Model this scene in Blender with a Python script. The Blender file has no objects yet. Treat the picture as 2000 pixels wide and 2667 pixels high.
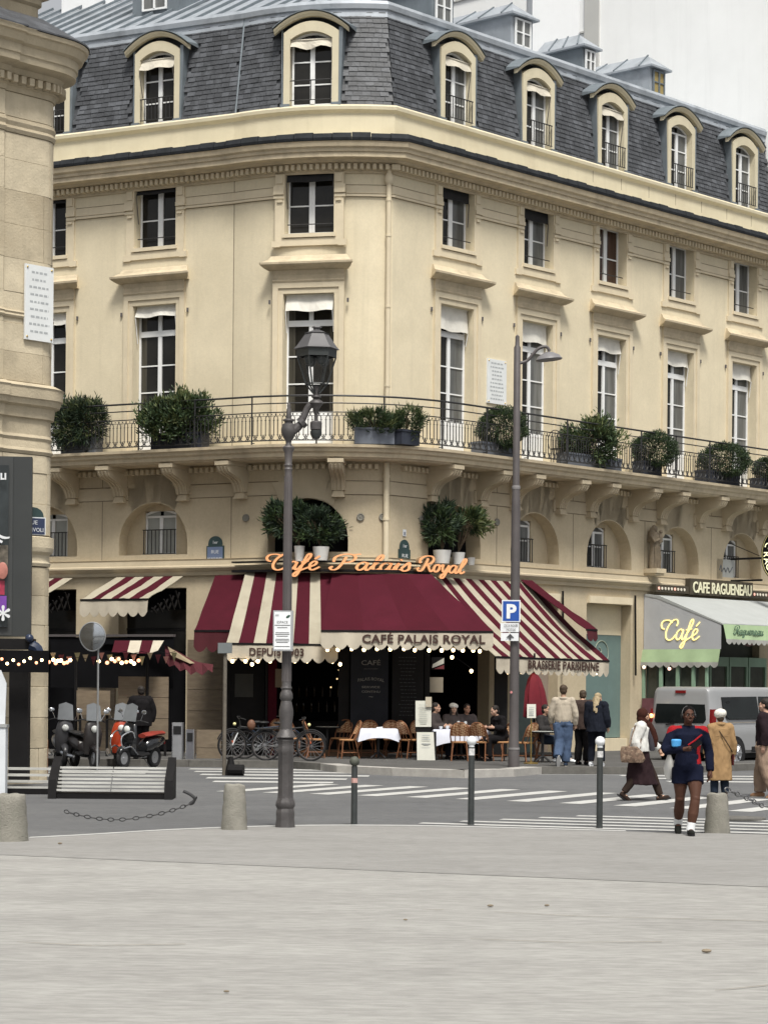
import bpy, math, random
from mathutils import Vector, Matrix
R = math.radians
rnd = random.Random(7)
sc = bpy.context.scene
col = sc.collection

# ---------------------------------------------------------------- camera, sky, sun, exposure
cam = bpy.data.cameras.new('camera')
camo = bpy.data.objects.new('camera', cam)
col.objects.link(camo)
camo.location = (0, 0, 2.0)
camo.rotation_euler = (R(90), R(-0.5), 0)
cam.lens = 81.0
cam.sensor_width = 36
cam.shift_y = 0.1712
cam.clip_end = 2000
sc.camera = camo
world = bpy.data.worlds.new('World')
sc.world = world
world.use_nodes = True
wn = world.node_tree
bg = wn.nodes['Background']
sky = wn.nodes.new('ShaderNodeTexSky')
sky.sky_type = 'NISHITA'
sky.sun_disc = False
sky.sun_elevation = R(60)
sky.sun_rotation = R(169)
sky.dust_density = 4.0
sky.air_density = 1.0
hs = wn.nodes.new('ShaderNodeHueSaturation')      # an overcast, nearly white sky
hs.inputs['Saturation'].default_value = 0.14
hs.inputs['Value'].default_value = 1.0
wn.links.new(sky.outputs[0], hs.inputs['Color'])
wn.links.new(hs.outputs[0], bg.inputs['Color'])
bg.inputs['Strength'].default_value = 0.05
sun = bpy.data.lights.new('sun', 'SUN')
sun.energy = 1.5
sun.angle = R(14)
sun.color = (1.0, 0.96, 0.88)
suno = bpy.data.objects.new('sun', sun)
col.objects.link(suno)
_el, _az = R(60), R(169)
_sd = Vector((math.sin(_az) * math.cos(_el), math.cos(_az) * math.cos(_el), math.sin(_el)))
suno.rotation_euler = _sd.to_track_quat('Z', 'Y').to_euler()
suno.location = (0, 0, 60)
sc.view_settings.view_transform = 'Standard'
sc.view_settings.look = 'None'
sc.view_settings.gamma = 1
sc.view_settings.use_curve_mapping = False
sc.view_settings.exposure = 1.5

# ---------------------------------------------------------------- materials
MATS = {}
def M(name, c, rough=0.8, var=0.12, scale=3.0, bump=0.0, bscale=40.0, metal=0.0, emit=0.0, ecol=None,
      streak=0.0, spec=0.4, c2=None, c2scale=1.2, c2lo=0.5, c2hi=0.7, coat=0.0, stretch=None, trans=0.0, sheen=0.0, alpha=1.0, speck=0.0, spscale=70.0):
    if name in MATS: return MATS[name]
    m = bpy.data.materials.new(name); m.use_nodes = True
    nt = m.node_tree; b = nt.nodes['Principled BSDF']; L = nt.links.new
    b.inputs['Roughness'].default_value = rough
    b.inputs['Metallic'].default_value = metal
    b.inputs['Specular IOR Level'].default_value = spec
    b.inputs['Coat Weight'].default_value = coat
    b.inputs['Sheen Weight'].default_value = sheen
    b.inputs['Transmission Weight'].default_value = trans
    b.inputs['Alpha'].default_value = alpha
    tc = nt.nodes.new('ShaderNodeTexCoord'); vec = tc.outputs['Object']
    if stretch:
        mp = nt.nodes.new('ShaderNodeMapping'); mp.inputs['Scale'].default_value = stretch
        L(vec, mp.inputs['Vector']); vec = mp.outputs[0]
    def noise(s, det=6, ro=0.6, v=None):
        n = nt.nodes.new('ShaderNodeTexNoise'); n.inputs['Scale'].default_value = s
        n.inputs['Detail'].default_value = det; n.inputs['Roughness'].default_value = ro
        L(v or vec, n.inputs['Vector']); return n.outputs['Fac']
    def ramp(f, a, z, ca, cz):
        r = nt.nodes.new('ShaderNodeValToRGB'); r.color_ramp.elements[0].position = a; r.color_ramp.elements[1].position = z
        r.color_ramp.elements[0].color = (*ca, 1); r.color_ramp.elements[1].color = (*cz, 1); L(f, r.inputs[0]); return r.outputs[0]
    lo = tuple(max(0, x * (1 - var)) for x in c); hi = tuple(min(1, x * (1 + var)) for x in c)
    out = ramp(noise(scale), 0.3, 0.7, lo, hi)
    def mix(fac, a, bb):
        x = nt.nodes.new('ShaderNodeMix'); x.data_type = 'RGBA'
        L(fac, x.inputs[0]); L(a, x.inputs[6]); 
        if isinstance(bb, tuple): x.inputs[7].default_value = (*bb, 1)
        else: L(bb, x.inputs[7])
        return x.outputs[2]
    if c2:
        f = ramp(noise(c2scale, 8, 0.65), c2lo, c2hi, (0, 0, 0), (1, 1, 1))
        out = mix(f, out, c2)
    if streak:
        mp2 = nt.nodes.new('ShaderNodeMapping'); mp2.inputs['Scale'].default_value = (2.2, 2.2, 0.12)
        L(tc.outputs['Object'], mp2.inputs['Vector'])
        f = ramp(noise(1.6, 8, 0.7, mp2.outputs[0]), 0.52, 0.78, (0, 0, 0), (streak,) * 3)
        out = mix(f, out, tuple(x * 0.45 for x in c))
    if speck:
        f = ramp(noise(spscale, 3, .7), 0.35, 0.65, (1 - speck,) * 3, (1 + speck,) * 3)
        x = nt.nodes.new('ShaderNodeMix'); x.data_type = 'RGBA'; x.blend_type = 'MULTIPLY'; x.inputs[0].default_value = 1
        L(out, x.inputs[6]); L(f, x.inputs[7]); out = x.outputs[2]
    L(out, b.inputs['Base Color'])
    if bump:
        bp = nt.nodes.new('ShaderNodeBump'); bp.inputs['Strength'].default_value = min(1, bump); bp.inputs['Distance'].default_value = 0.02
        L(noise(bscale, 4), bp.inputs['Height']); L(bp.outputs[0], b.inputs['Normal'])
    if emit:
        b.inputs['Emission Color'].default_value = (*(ecol or c), 1); b.inputs['Emission Strength'].default_value = emit * .42
    MATS[name] = m
    return m

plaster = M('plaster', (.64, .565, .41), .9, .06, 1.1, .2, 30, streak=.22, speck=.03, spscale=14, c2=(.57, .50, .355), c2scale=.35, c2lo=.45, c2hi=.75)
plaster_g = M('shaded_ground_plaster', (.50, .425, .30), .9, .06, 1.1, .25, 30, streak=.22, speck=.04, spscale=14, c2=(.42, .35, .24), c2scale=.5, c2lo=.42, c2hi=.75)  # darker, dirtier than the upper plaster, with balcony shade put into the colour
trim_g = M('shaded_ground_trim', (.47, .40, .285), .9, .08, 2.0, .25, 30, streak=.12)  # trim darkened likewise, shade under the balcony included in its colour
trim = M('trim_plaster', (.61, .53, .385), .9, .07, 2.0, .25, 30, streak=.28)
dirty_trim = M('weathered_trim', (.52, .44, .31), .9, .12, 3, .25, 30, streak=.35, c2=(.32, .265, .19), c2scale=1.6, c2lo=.5, c2hi=.8)
parapet_m = M('parapet_plaster', (.58, .525, .385), .9, .06, 1.2, .15, 30, streak=.18, c2=(.49, .43, .305), c2scale=.8, c2lo=.52, c2hi=.8)
groove = M('joint_shadow_line', (.20, .165, .12), .95, .2, 6)
stone = M('ashlar_limestone', (.45, .385, .275), .92, .16, 2.2, .5, 22, streak=.32, c2=(.30, .245, .165), c2scale=1.1, c2lo=.5, c2hi=.8)
stone2 = M('ashlar_limestone_pale', (.53, .46, .335), .92, .14, 2.2, .5, 22, streak=.22, c2=(.43, .365, .255), c2scale=1.4, c2lo=.55, c2hi=.8)
slate = M('roof_slate', (.054, .057, .063), .55, .3, 1.6, .4, 18, streak=.3, c2=(.115, .122, .135), c2scale=2.4, c2lo=.5, c2hi=.75)
slate_b = M('roof_slate_pale', (.085, .090, .10), .55, .3, 1.6, .4, 18, streak=.3)
zinc = M('zinc_sheet', (.36, .39, .425), .45, .12, 2, .1, 12, metal=.25, streak=.25, c2=(.22, .245, .27), c2scale=1.3)
zinc_d = M('zinc_dark', (.155, .18, .20), .55, .15, 2, .1, 12, metal=.2, streak=.3)
lead = M('lead_gutter', (.022, .024, .027), .75, .3, 4, .3, 20, spec=.15)
white_wall = M('white_render', (.84, .85, .845), .9, .04, .5, .1, 20, streak=.12)
grey_wall = M('pale_grey_render', (.64, .65, .66), .9, .06, .7, .1, 20, streak=.15)
white_paint = M('white_paint', (.74, .75, .75), .5, .05, 5)
dark_glass = M('dark_glass', (.017, .016, .014), .07, .5, .8, .06, 2.5, spec=.25)
grey_glass = M('curtained_glass', (.125, .128, .125), .12, .45, .9, .06, 2.5, spec=.3, stretch=(6, 6, .6))
frost_glass = M('frosted_glass', (.30, .31, .29), .25, .12, 1.5)
blind_c = M('cream_blind', (.66, .64, .58), .85, .08, 5, .2, 30)
blind_o = M('old_cream_blind', (.50, .465, .39), .85, .10, 5, .2, 30)
blind_d = M('black_blind', (.018, .018, .019), .8, .2, 5)
iron = M('black_iron', (.022, .022, .023), .5, .2, 10, .1, 60)
lamp_iron = M('lamp_cast_iron', (.072, .067, .067), .5, .2, 8, .3, 40, metal=.15)
pole_m = M('grey_pole_paint', (.085, .076, .076), .5, .12, 3, .1, 60, streak=.25)
dark_iron = M('dark_green_iron', (.030, .034, .034), .5, .2, 8, .2, 40)
plaza_m = M('plaza_asphalt', (.275, .269, .255), .95, .07, 1.6, .5, 160, speck=.13, spscale=11, c2=(.335, .33, .312), c2scale=.9, c2lo=.4, c2hi=.72, stretch=(.35, 1, 1))
plaza_d = M('plaza_band_asphalt', (.235, .23, .22), .95, .08, 1.2, .4, 160, speck=.11, spscale=11, c2=(.265, .26, .25), c2scale=.8, stretch=(.4, 1, 1))
asphalt = M('road_asphalt', (.098, .100, .104), .95, .12, 1.0, .4, 160, speck=.13, spscale=10, c2=(.128, .130, .132), c2scale=.3, c2lo=.4, c2hi=.7, stretch=(.5, 1, 1))
pave_m = M('pavement_asphalt', (.075, .073, .07), .95, .14, 1.5, .3, 120, c2=(.10, .097, .092), c2scale=.5)
kerb_m = M('granite_kerb', (.115, .11, .10), .9, .2, 6, .4, 60)
kerb_l = M('pale_granite_kerb', (.36, .345, .32), .9, .12, 6, .3, 60)
road_paint = M('white_road_paint', (.44, .44, .425), .85, .10, 4, .2, 80, c2=(.28, .28, .275), c2scale=7, c2lo=.55, c2hi=.75)
burgundy = M('burgundy_canvas', (.055, .0050, .0120), .85, .10, 1.5, .15, 200, spec=.15, c2=(.046, .0045, .0100), c2scale=1.0)
cream = M('cream_canvas', (.46, .415, .335), .85, .08, 2, .15, 200, spec=.15, c2=(.37, .33, .265), c2scale=1.5)
burgundy_2 = M('burgundy_canvas_faded', (.061, .0062, .0145), .85, .12, 1.2, .15, 200, spec=.15, c2=(.050, .005, .011), c2scale=.8)
cream_s = M('cream_stripe_canvas', (.345, .315, .245), .85, .08, 2, .15, 200, spec=.15, c2=(.29, .26, .20), c2scale=1.2)  # cream cloth darkened against sun on the slopes; shaded valances keep the paler copy
dark_red = M('dark_red_canvas', (.06, .007, .012), .85, .15, 2)
letter_brown = M('brown_lettering', (.055, .028, .022), .8, .1, 5)
neon = M('peach_neon', (.30, .12, .055), .6, .02, 3, emit=.70, ecol=(1.0, .46, .20))
neon_side = M('sign_return', (.23, .15, .085), .6, .1, 6)
neon_y = M('yellow_neon', (.9, .7, .2), .5, .02, 3, emit=1.1, ecol=(1.0, .80, .30))
bulb_m = M('lit_bulb', (1, .8, .5), .3, .02, 3, emit=7.0, ecol=(1.0, .72, .38))
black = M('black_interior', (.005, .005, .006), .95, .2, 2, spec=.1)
dark_wood = M('black_stained_wood', (.009, .0085, .009), .6, .25, 2, .1, 30, spec=.15)
navy_board = M('dark_navy_board', (.012, .014, .020), .6, .2, 2, spec=.2)
chalk = M('chalk_lettering', (.20, .195, .18), .9, .2, 8)
paper = M('menu_paper', (.56, .56, .50), .8, .07, 4)
paper_c = M('cream_paper', (.36, .32, .25), .8, .07, 4)
ink = M('ink', (.06, .06, .065), .8, .1, 5)
faint_ink = M('faint_engraving', (.36, .38, .39), .8, .1, 5)
marble = M('white_marble', (.66, .68, .68), .5, .06, 3)
enamel = M('blue_enamel', (.03, .04, .085), .3, .12, 3)
enamel_g = M('green_enamel', (.03, .055, .055), .35, .15, 3)
enamel_w = M('white_enamel', (.62, .64, .66), .4, .05, 3)
sign_blue = M('sign_blue', (.018, .075, .33), .35, .05, 3)
sign_white = M('sign_white', (.70, .72, .74), .4, .04, 3)
brass = M('brass', (.42, .30, .11), .35, .15, 5, metal=.8)
concrete = M('worn_granite', (.225, .215, .185), .92, .22, 3.5, .7, 45, streak=.3, c2=(.19, .185, .155), c2scale=2.2)
leaf1 = M('leaf_dark', (.026, .047, .018), .6, .3, 4)
leaf2 = M('leaf_mid', (.048, .078, .026), .6, .3, 4)
leaf3 = M('leaf_olive', (.095, .115, .04), .6, .3, 4)
leaf_pine = M('leaf_pine', (.020, .036, .020), .6, .3, 4)
stem_m = M('plant_stem', (.07, .05, .03), .9, .2, 8)
pot_grey = M('grey_planter', (.13, .145, .175), .6, .1, 3)
pot_white = M('white_pot', (.56, .56, .54), .6, .08, 3, streak=.1)
pot_dark = M('dark_planter', (.03, .035, .05), .6, .1, 3)
rattan = M('rattan_cane', (.20, .082, .036), .6, .25, 14, .3, 60)
rattan_l = M('rattan_pale', (.40, .21, .095), .6, .2, 14, .3, 60)
cloth_w = M('white_tablecloth', (.62, .64, .72), .85, .06, 4, .3, 8)
tyre = M('black_rubber', (.012, .012, .013), .75, .2, 8)
chrome = M('chrome', (.55, .57, .60), .18, .1, 4, metal=.9)
alloy = M('alloy_rim', (.46, .47, .49), .3, .08, 4, metal=.7)
van_paint = M('silver_paint', (.33, .335, .34), .32, .03, 2, metal=.35, coat=.4, spec=.5)
plastic = M('black_plastic', (.012, .012, .013), .55, .2, 4, spec=.25)
red_lens = M('red_lens', (.16, .008, .008), .2, .1, 4)
lit_lens = M('lit_tail_lamp', (1, .35, .15), .2, .05, 4, emit=3.0, ecol=(1.0, .38, .14))
teal = M('teal_shutter', (.125, .185, .178), .5, .08, 2, .1, 30, streak=.2)
green_paint = M('pale_green_paint', (.225, .34, .245), .5, .08, 3)
green_canvas = M('green_canvas', (.30, .40, .235), .85, .08, 2, .1, 100)
grey_canvas = M('grey_canvas', (.40, .41, .425), .85, .07, 1.2, .2, 5)
scooter_red = M('red_paint', (.42, .035, .012), .25, .05, 3, coat=.5)
frame_grey = M('kiosk_frame', (.032, .035, .035), .5, .08, 2)
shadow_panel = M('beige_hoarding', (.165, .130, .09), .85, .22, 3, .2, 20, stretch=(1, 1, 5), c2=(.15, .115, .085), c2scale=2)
orange_panel = M('rust_panel', (.20, .07, .025), .7, .2, 3)

# ---------------------------------------------------------------- mesh helpers
W = {}                                             # world offset of each parent
class MB:
    def __init__(s): s.v = []; s.f = []; s.m = []
    def add(s, vs, fs, mi=0):
        n = len(s.v); s.v.extend(tuple(p) for p in vs)
        for f in fs: s.f.append([n + i for i in f]); s.m.append(mi)
        return s
    def box(s, c, size, rz=0.0, mi=0, rot=None):
        x, y, z = (k / 2 for k in size)
        m = rot if rot is not None else Matrix.Rotation(rz, 3, 'Z')
        c = Vector(c)
        vs = [c + m @ Vector((i * x, j * y, k * z)) for k in (-1, 1) for j in (-1, 1) for i in (-1, 1)]
        return s.add(vs, [(0, 2, 3, 1), (4, 5, 7, 6), (0, 1, 5, 4), (2, 6, 7, 3), (0, 4, 6, 2), (1, 3, 7, 5)], mi)
    def bar(s, a, b, w, h=None, mi=0):
        a, b = Vector(a), Vector(b); d = b - a; L = d.length
        if L < 1e-6: return s
        q = d.to_track_quat('X', 'Z').to_matrix()
        return s.box((a + b) / 2, (L, w, h or w), rot=q, mi=mi)
    def hexa(s, p, mi=0):                          # p: 4 lower corners then 4 upper corners, same winding
        return s.add(p, [(3, 2, 1, 0), (4, 5, 6, 7), (0, 1, 5, 4), (1, 2, 6, 5), (2, 3, 7, 6), (3, 0, 4, 7)], mi)
    def tube(s, pts, r, n=8, mi=0, closed=False, ell=1.0):
        pts = [Vector(p) for p in pts]; N = len(pts)
        rs = r if isinstance(r, (list, tuple)) else [r] * N
        rings = []; up = None
        for i, p in enumerate(pts):
            a = pts[i - 1] if i > 0 else (pts[-1] if closed else p)
            b = pts[(i + 1) % N] if (i < N - 1 or closed) else p
            t = b - a
            t = t.normalized() if t.length > 1e-9 else Vector((0, 0, 1))
            if up is None: up = Vector((0, 0, 1)) if abs(t.z) < .9 else Vector((0, 1, 0))
            x = up.cross(t); x = x.normalized() if x.length > 1e-6 else Vector((1, 0, 0)); y = t.cross(x)
            up = y
            rings.append([p + (x * math.cos(2 * math.pi * k / n) * ell + y * math.sin(2 * math.pi * k / n)) * rs[i] for k in range(n)])
        return s.loft(rings, mi, closed)
    def loft(s, rings, mi=0, closed=False, caps=True):
        n = len(rings[0]); N = len(rings); vs = [p for r in rings for p in r]; fs = []
        for i in range(N if closed else N - 1):
            j = (i + 1) % N
            for k in range(n):
                l = (k + 1) % n
                fs.append((i * n + k, i * n + l, j * n + l, j * n + k))
        if caps and not closed:
            fs.append(tuple(range(n - 1, -1, -1))); fs.append(tuple((N - 1) * n + k for k in range(n)))
        return s.add(vs, fs, mi)
    def lathe(s, prof, n=16, c=(0, 0, 0), mi=0, sy=1.0, ph=0.0, M3=None):
        c = Vector(c); rings = []
        for r, z in prof:
            ring = [Vector((r * math.cos(2 * math.pi * k / n + ph), r * sy * math.sin(2 * math.pi * k / n + ph), z)) for k in range(n)]
            rings.append([c + (M3 @ p if M3 is not None else p) for p in ring])
        return s.loft(rings, mi)
    def ball(s, c, r, n=12, m=8, mi=0, rot=None):
        r = r if isinstance(r, (list, tuple)) else (r, r, r); c = Vector(c)
        rings = []
        for i in range(1, m):
            a = math.pi * i / m
            ring = [Vector((r[0] * math.sin(a) * math.cos(2 * math.pi * k / n), r[1] * math.sin(a) * math.sin(2 * math.pi * k / n), -r[2] * math.cos(a))) for k in range(n)]
            rings.append([c + (rot @ p if rot is not None else p) for p in ring])
        base = len(s.v); s.loft(rings, mi, caps=False)
        lo = Vector((0, 0, -r[2])); hi = Vector((0, 0, r[2]))
        if rot is not None: lo = rot @ lo; hi = rot @ hi
        b = len(s.v); s.v += [tuple(c + lo), tuple(c + hi)]
        L = base + (m - 2) * n
        for k in range(n):
            l = (k + 1) % n
            s.f.append([b, base + l, base + k]); s.m.append(mi)
            s.f.append([b + 1, L + k, L + l]); s.m.append(mi)
        return s
    def plate(s, poly, o, ux, uy, depth, mi=0):    # polygon in the plane (ux,uy) at o, thickened by depth along ux x uy
        o, ux, uy = Vector(o), Vector(ux), Vector(uy); nn = ux.cross(uy).normalized() * depth
        a = [o + ux * x + uy * y for x, y in poly]; n = len(a)
        fs = [tuple(range(n - 1, -1, -1)), tuple(range(n, 2 * n))] + [(i, (i + 1) % n, n + (i + 1) % n, n + i) for i in range(n)]
        return s.add(a + [p + nn for p in a], fs, mi)
    def build(s, name, mats, parent=None, smooth=False, local=False, angle=35):
        me = bpy.data.meshes.new(name)
        off = W.get(parent.name, Vector()) if (parent is not None and not local) else Vector()
        vs = [(x - off.x, y - off.y, z - off.z) for x, y, z in s.v]
        me.from_pydata(vs, [], s.f)
        for m in (mats if isinstance(mats, (list, tuple)) else [mats]): me.materials.append(m)
        if any(s.m): me.polygons.foreach_set('material_index', s.m)
        if smooth:
            me.polygons.foreach_set('use_smooth', [True] * len(me.polygons))
            me.set_sharp_from_angle(angle=R(angle))
        me.update()
        return link(name, me, parent)
def link(name, me, parent=None):
    o = bpy.data.objects.new(name, me); col.objects.link(o)
    if parent is not None:
        o.parent = parent; W[o.name] = W.get(parent.name, Vector())
    return o
def tag(o, label=None, cat=None, group=None, kind=None):
    if label: o['label'] = label
    if cat: o['category'] = cat
    if group: o['group'] = group
    if kind: o['kind'] = kind
    return o
def thing(name, label, cat, loc=(0, 0, 0), group=None, rz=0):
    o = bpy.data.objects.new(name, None); col.objects.link(o)
    o.location = loc; o.rotation_euler = (0, 0, rz); o.empty_display_size = .2
    W[o.name] = Vector(loc)
    return tag(o, label, cat, group)
def copy_tree(o, parent=None):
    c = o.copy(); col.objects.link(c)
    if parent is not None: c.parent = parent
    for ch in list(KIDS(o)): copy_tree(ch, c)
    return c
def KIDS(o): return [x for x in o.children]
def cat(pts, n=6, closed=False):                   # Catmull-Rom through points
    P = [Vector(p) for p in pts]; out = []
    N = len(P)
    for i in range(N if closed else N - 1):
        p0 = P[i - 1] if (i > 0 or closed) else P[0]; p1 = P[i]; p2 = P[(i + 1) % N]
        p3 = P[(i + 2) % N] if (i + 2 < N or closed) else P[-1]
        for k in range(n):
            t = k / n
            out.append(.5 * ((2 * p1) + (p2 - p0) * t + (2 * p0 - 5 * p1 + 4 * p2 - p3) * t * t + (3 * p1 - p0 - 3 * p2 + p3) * t ** 3))
    if not closed: out.append(P[-1])
    return out
F = 6000.0
def at(x, y, Y):                                   # a point seen at photo pixel (x, y), at distance Y in front of the camera
    x0 = x - .009 * (1790 - y); y0 = y - .009 * (x - 1000); s = F / Y
    return Vector(((x0 - 1000) / s, Y, 2 + (1790 - y0) / s))
def gz(Y): return max(0, min(.11, .11 * (Y - 32) / 18))   # the road climbs a little towards the cafe
_tc = {}
def text_mesh(body, size, bold=0.0, extrude=.006, shear=0.0, space=1.0):
    cu = bpy.data.curves.new('t', 'FONT'); cu.body = body; cu.size = size; cu.extrude = extrude; cu.offset = bold
    cu.align_x = 'CENTER'; cu.shear = shear; cu.space_character = space; cu.resolution_u = 3
    o = bpy.data.objects.new('t', cu); me = bpy.data.meshes.new_from_object(o)
    vs = [v.co.copy() for v in me.vertices]; fs = [tuple(p.vertices) for p in me.polygons]
    bpy.data.objects.remove(o); bpy.data.curves.remove(cu); bpy.data.meshes.remove(me)
    return vs, fs
def put_text(mb, body, size, o, ux, uy, width=None, bold=0.0, extrude=.006, shear=0.0, space=1.0, mi=0, fn=None):
    vs, fs = text_mesh(body, size, bold, extrude, shear, space)
    if not vs: return mb
    w = max(v.x for v in vs) - min(v.x for v in vs); k = (width / w) if width else 1
    o, ux, uy = Vector(o), Vector(ux).normalized(), Vector(uy).normalized(); un = ux.cross(uy)
    if fn: P = [fn(v.x * k, v.y, v.z) for v in vs]
    else: P = [o + ux * v.x * k + uy * v.y + un * v.z for v in vs]
    return mb.add(P, fs, mi)

# ---------------------------------------------------------------- facade path: left wing, rounded corner, right wing
PA, PB = Vector((-3.95, 59.35)), Vector((.12, 58.40))
aL, aR = R(-27.0), R(48.0)
_ch = PB - PA; _cl = _ch.length; _ca = math.atan2(_ch.y, _ch.x); TURN = R(45)
RAD = _cl / (2 * math.sin(TURN / 2)); LA = RAD * TURN
a0, a1 = _ca - TURN / 2, _ca + TURN / 2
def base(s):                                       # point and outward normal at distance s along the facade
    if s < 0: ang = aL; p = PA + Vector((math.cos(aL), math.sin(aL))) * s
    elif s <= LA:
        ang = a0 + s / RAD
        c = PA + Vector((-math.sin(a0), math.cos(a0))) * RAD
        p = c + Vector((math.sin(ang), -math.cos(ang))) * RAD
    else: ang = aR; p = PB + Vector((math.cos(aR), math.sin(aR))) * (s - LA)
    return p, Vector((math.sin(ang), -math.cos(ang))), ang
def Wp(s, d, z):
    if abs(s) < 1e-6 or abs(s - LA) < 1e-6:        # mitre at the two corners
        b1, b2 = (aL, a0) if abs(s) < 1e-6 else (a1, aR)
        h = (b1 + b2) / 2; k = d / math.cos((b2 - b1) / 2); p = PA if abs(s) < 1e-6 else PB
        return Vector((p.x + math.sin(h) * k, p.y - math.cos(h) * k, z))
    p, n, a = base(s); n = n * d
    if d < 0:
        for k_, b1, b2 in ((0, aL, a0), (LA, a1, aR)):
            t = 1 - abs(s - k_) / .8
            if t > 0:
                h = (b1 + b2) / 2; k = d / math.cos((b2 - b1) / 2); n = n * (1 - t) + Vector((math.sin(h) * k, -math.cos(h) * k)) * t
    return Vector((p.x + n.x, p.y + n.y, z))
def srange(s0, s1, step=.36):                      # stations between s0 and s1, with the corners and dense on the curve
    S = {round(s0, 6), round(s1, 6)}
    for k in (0, LA):
        if s0 < k < s1: S.add(k)
    a, b = max(s0, 0), min(s1, LA)
    if b > a:
        n = max(1, int(math.ceil((b - a) / step)))
        S |= {round(a + (b - a) * i / n, 6) if 0 < i < n else (a if i == 0 else b) for i in range(n + 1)}
    out = sorted(S); res = [out[0]]
    for x in out[1:]:
        if x - res[-1] > 1e-4: res.append(x)
    return res
def ft(s):                                         # tangent vector along the facade at s
    a = base(s)[2]; return Vector((math.cos(a), math.sin(a), 0))
def fn_(s):
    n = base(s)[1]; return Vector((n.x, n.y, 0))
def fslab(mb, s0, s1, d0, d1, z0, z1, mi=0, step=.36):   # box following the facade
    S = srange(s0, s1, step)
    rings = [[Wp(s, d0, z0), Wp(s, d0, z1), Wp(s, d1, z1), Wp(s, d1, z0)] for s in S]
    return mb.loft(rings, mi)
def fprof(mb, s0, s1, prof, mi=0, step=.36):       # profile [(d,z)...] swept along the facade
    return mb.loft([[Wp(s, d, z) for d, z in prof] for s in srange(s0, s1, step)], mi)
def s_at(x, y, d=0.0):                             # facade distance seen at photo pixel x (on the face offset by d)
    x0 = x - .009 * (1790 - y); t = (x0 - 1000) / F; best = None
    lo, hi = -14.0, LA + 22
    for _ in range(60):
        m = (lo + hi) / 2; p = Wp(m, d, 0)
        if p.x / p.y < t: lo = m
        else: hi = m
    return (lo + hi) / 2
# ---------------------------------------------------------------- ground
def sheet(name, pts, m, kind='structure'):
    mb = MB(); mb.add([Vector(p) for p in pts], [tuple(range(len(pts)))]); o = mb.build(name, m); tag(o, kind=kind); return o
def gsheet(mb, poly, dz, mi=0):
    mb.add([(x, y, gz(y) + dz) for x, y in poly], [tuple(range(len(poly)))], mi)
mb = MB(); ys = [-40, 0, 20, 32, 38, 44, 50, 70, 120, 400]
for i in range(len(ys) - 1):
    mb.add([(-300, ys[i], gz(ys[i]) - .008), (300, ys[i], gz(ys[i]) - .008), (300, ys[i + 1], gz(ys[i + 1]) - .008), (-300, ys[i + 1], gz(ys[i + 1]) - .008)], [(0, 1, 2, 3)])
tag(mb.build('road', asphalt), kind='structure')
edge = [(-14, 22.5), (-7, 28.2), (-4.56, 29.7), (-2.9, 31.6), (-1.39, 32.7), (0, 33.0), (1.2, 32.85), (3.4, 32.2), (5.2, 31.8), (8, 30.6), (14, 27)]
edge = [tuple(p) for p in [(v.x, v.y) for v in cat([(x, y, 0) for x, y in edge], 4)]]
sheet('plaza', [(x, y, .012) for x, y in [(-60, -30), (60, -30), (60, 20)] + edge[::-1] + [(-60, -10)]], plaza_m)
band = [(-14, 31.5 - 1), (-14, 31.0)]
sheet('plaza_border', [(x, y, .016) for x, y in [(-9.5, 29.0), (-4.5, 26.8), (-.3, 25.05), (3.9, 23.3), (9, 21.2), (14, 19)] + [(x, y - .02) for x, y in edge[::-1] if x > -7.5]], plaza_d)
mb = MB()                                          # painted edge line
E1 = [(x, y) for x, y in edge if -4.9 < x < 3.7]
for (x0, y0), (x1, y1) in zip(E1, E1[1:]):
    mb.add([(x0, y0 - .03, .022), (x1, y1 - .03, .022), (x1, y1 + .17, .022), (x0, y0 + .17, .022)], [(0, 1, 2, 3)])
tag(mb.build('edge_line', road_paint), kind='structure')
mb = MB()                                          # joints and cracks in the plaza
for p in ([(1.0, 20.4), (1.7, 20.1), (3.6, 19.75)], [(2.2, 15.2), (2.6, 15.5), (3.1, 15.7)], [(-2.8, 17.7), (-2.2, 17.5), (-1.5, 17.65)], [(.35, 20.6), (.55, 20.55)], [(.7, 18.2), (1.4, 18.0), (2.2, 18.1)]):
    for a, b in zip(p, p[1:]):
        mb.add([(a[0], a[1], .0205), (b[0], b[1], .0205), (b[0], b[1] + .02, .0205), (a[0], a[1] + .012, .0205)], [(0, 1, 2, 3)])
tag(mb.build('plaza_crack', groove), kind='structure')
# small debris lying on the plaza
mb = MB()
for x, y, r in ((-4.0, 28.6, .03), (.98, 20.9, .03), (1.5, 21.0, .025), (2.45, 17.4, .04), (-1.0, 14.9, .02), (-3.2, 14.6, .03), (.2, 19.6, .02), (3.05, 17.9, .03)):
    mb.ball((x, y, .02 + r * .3), (r, r * .7, r * .4), 6, 4)
tag(mb.build('litter', groove), kind='stuff')
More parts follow.
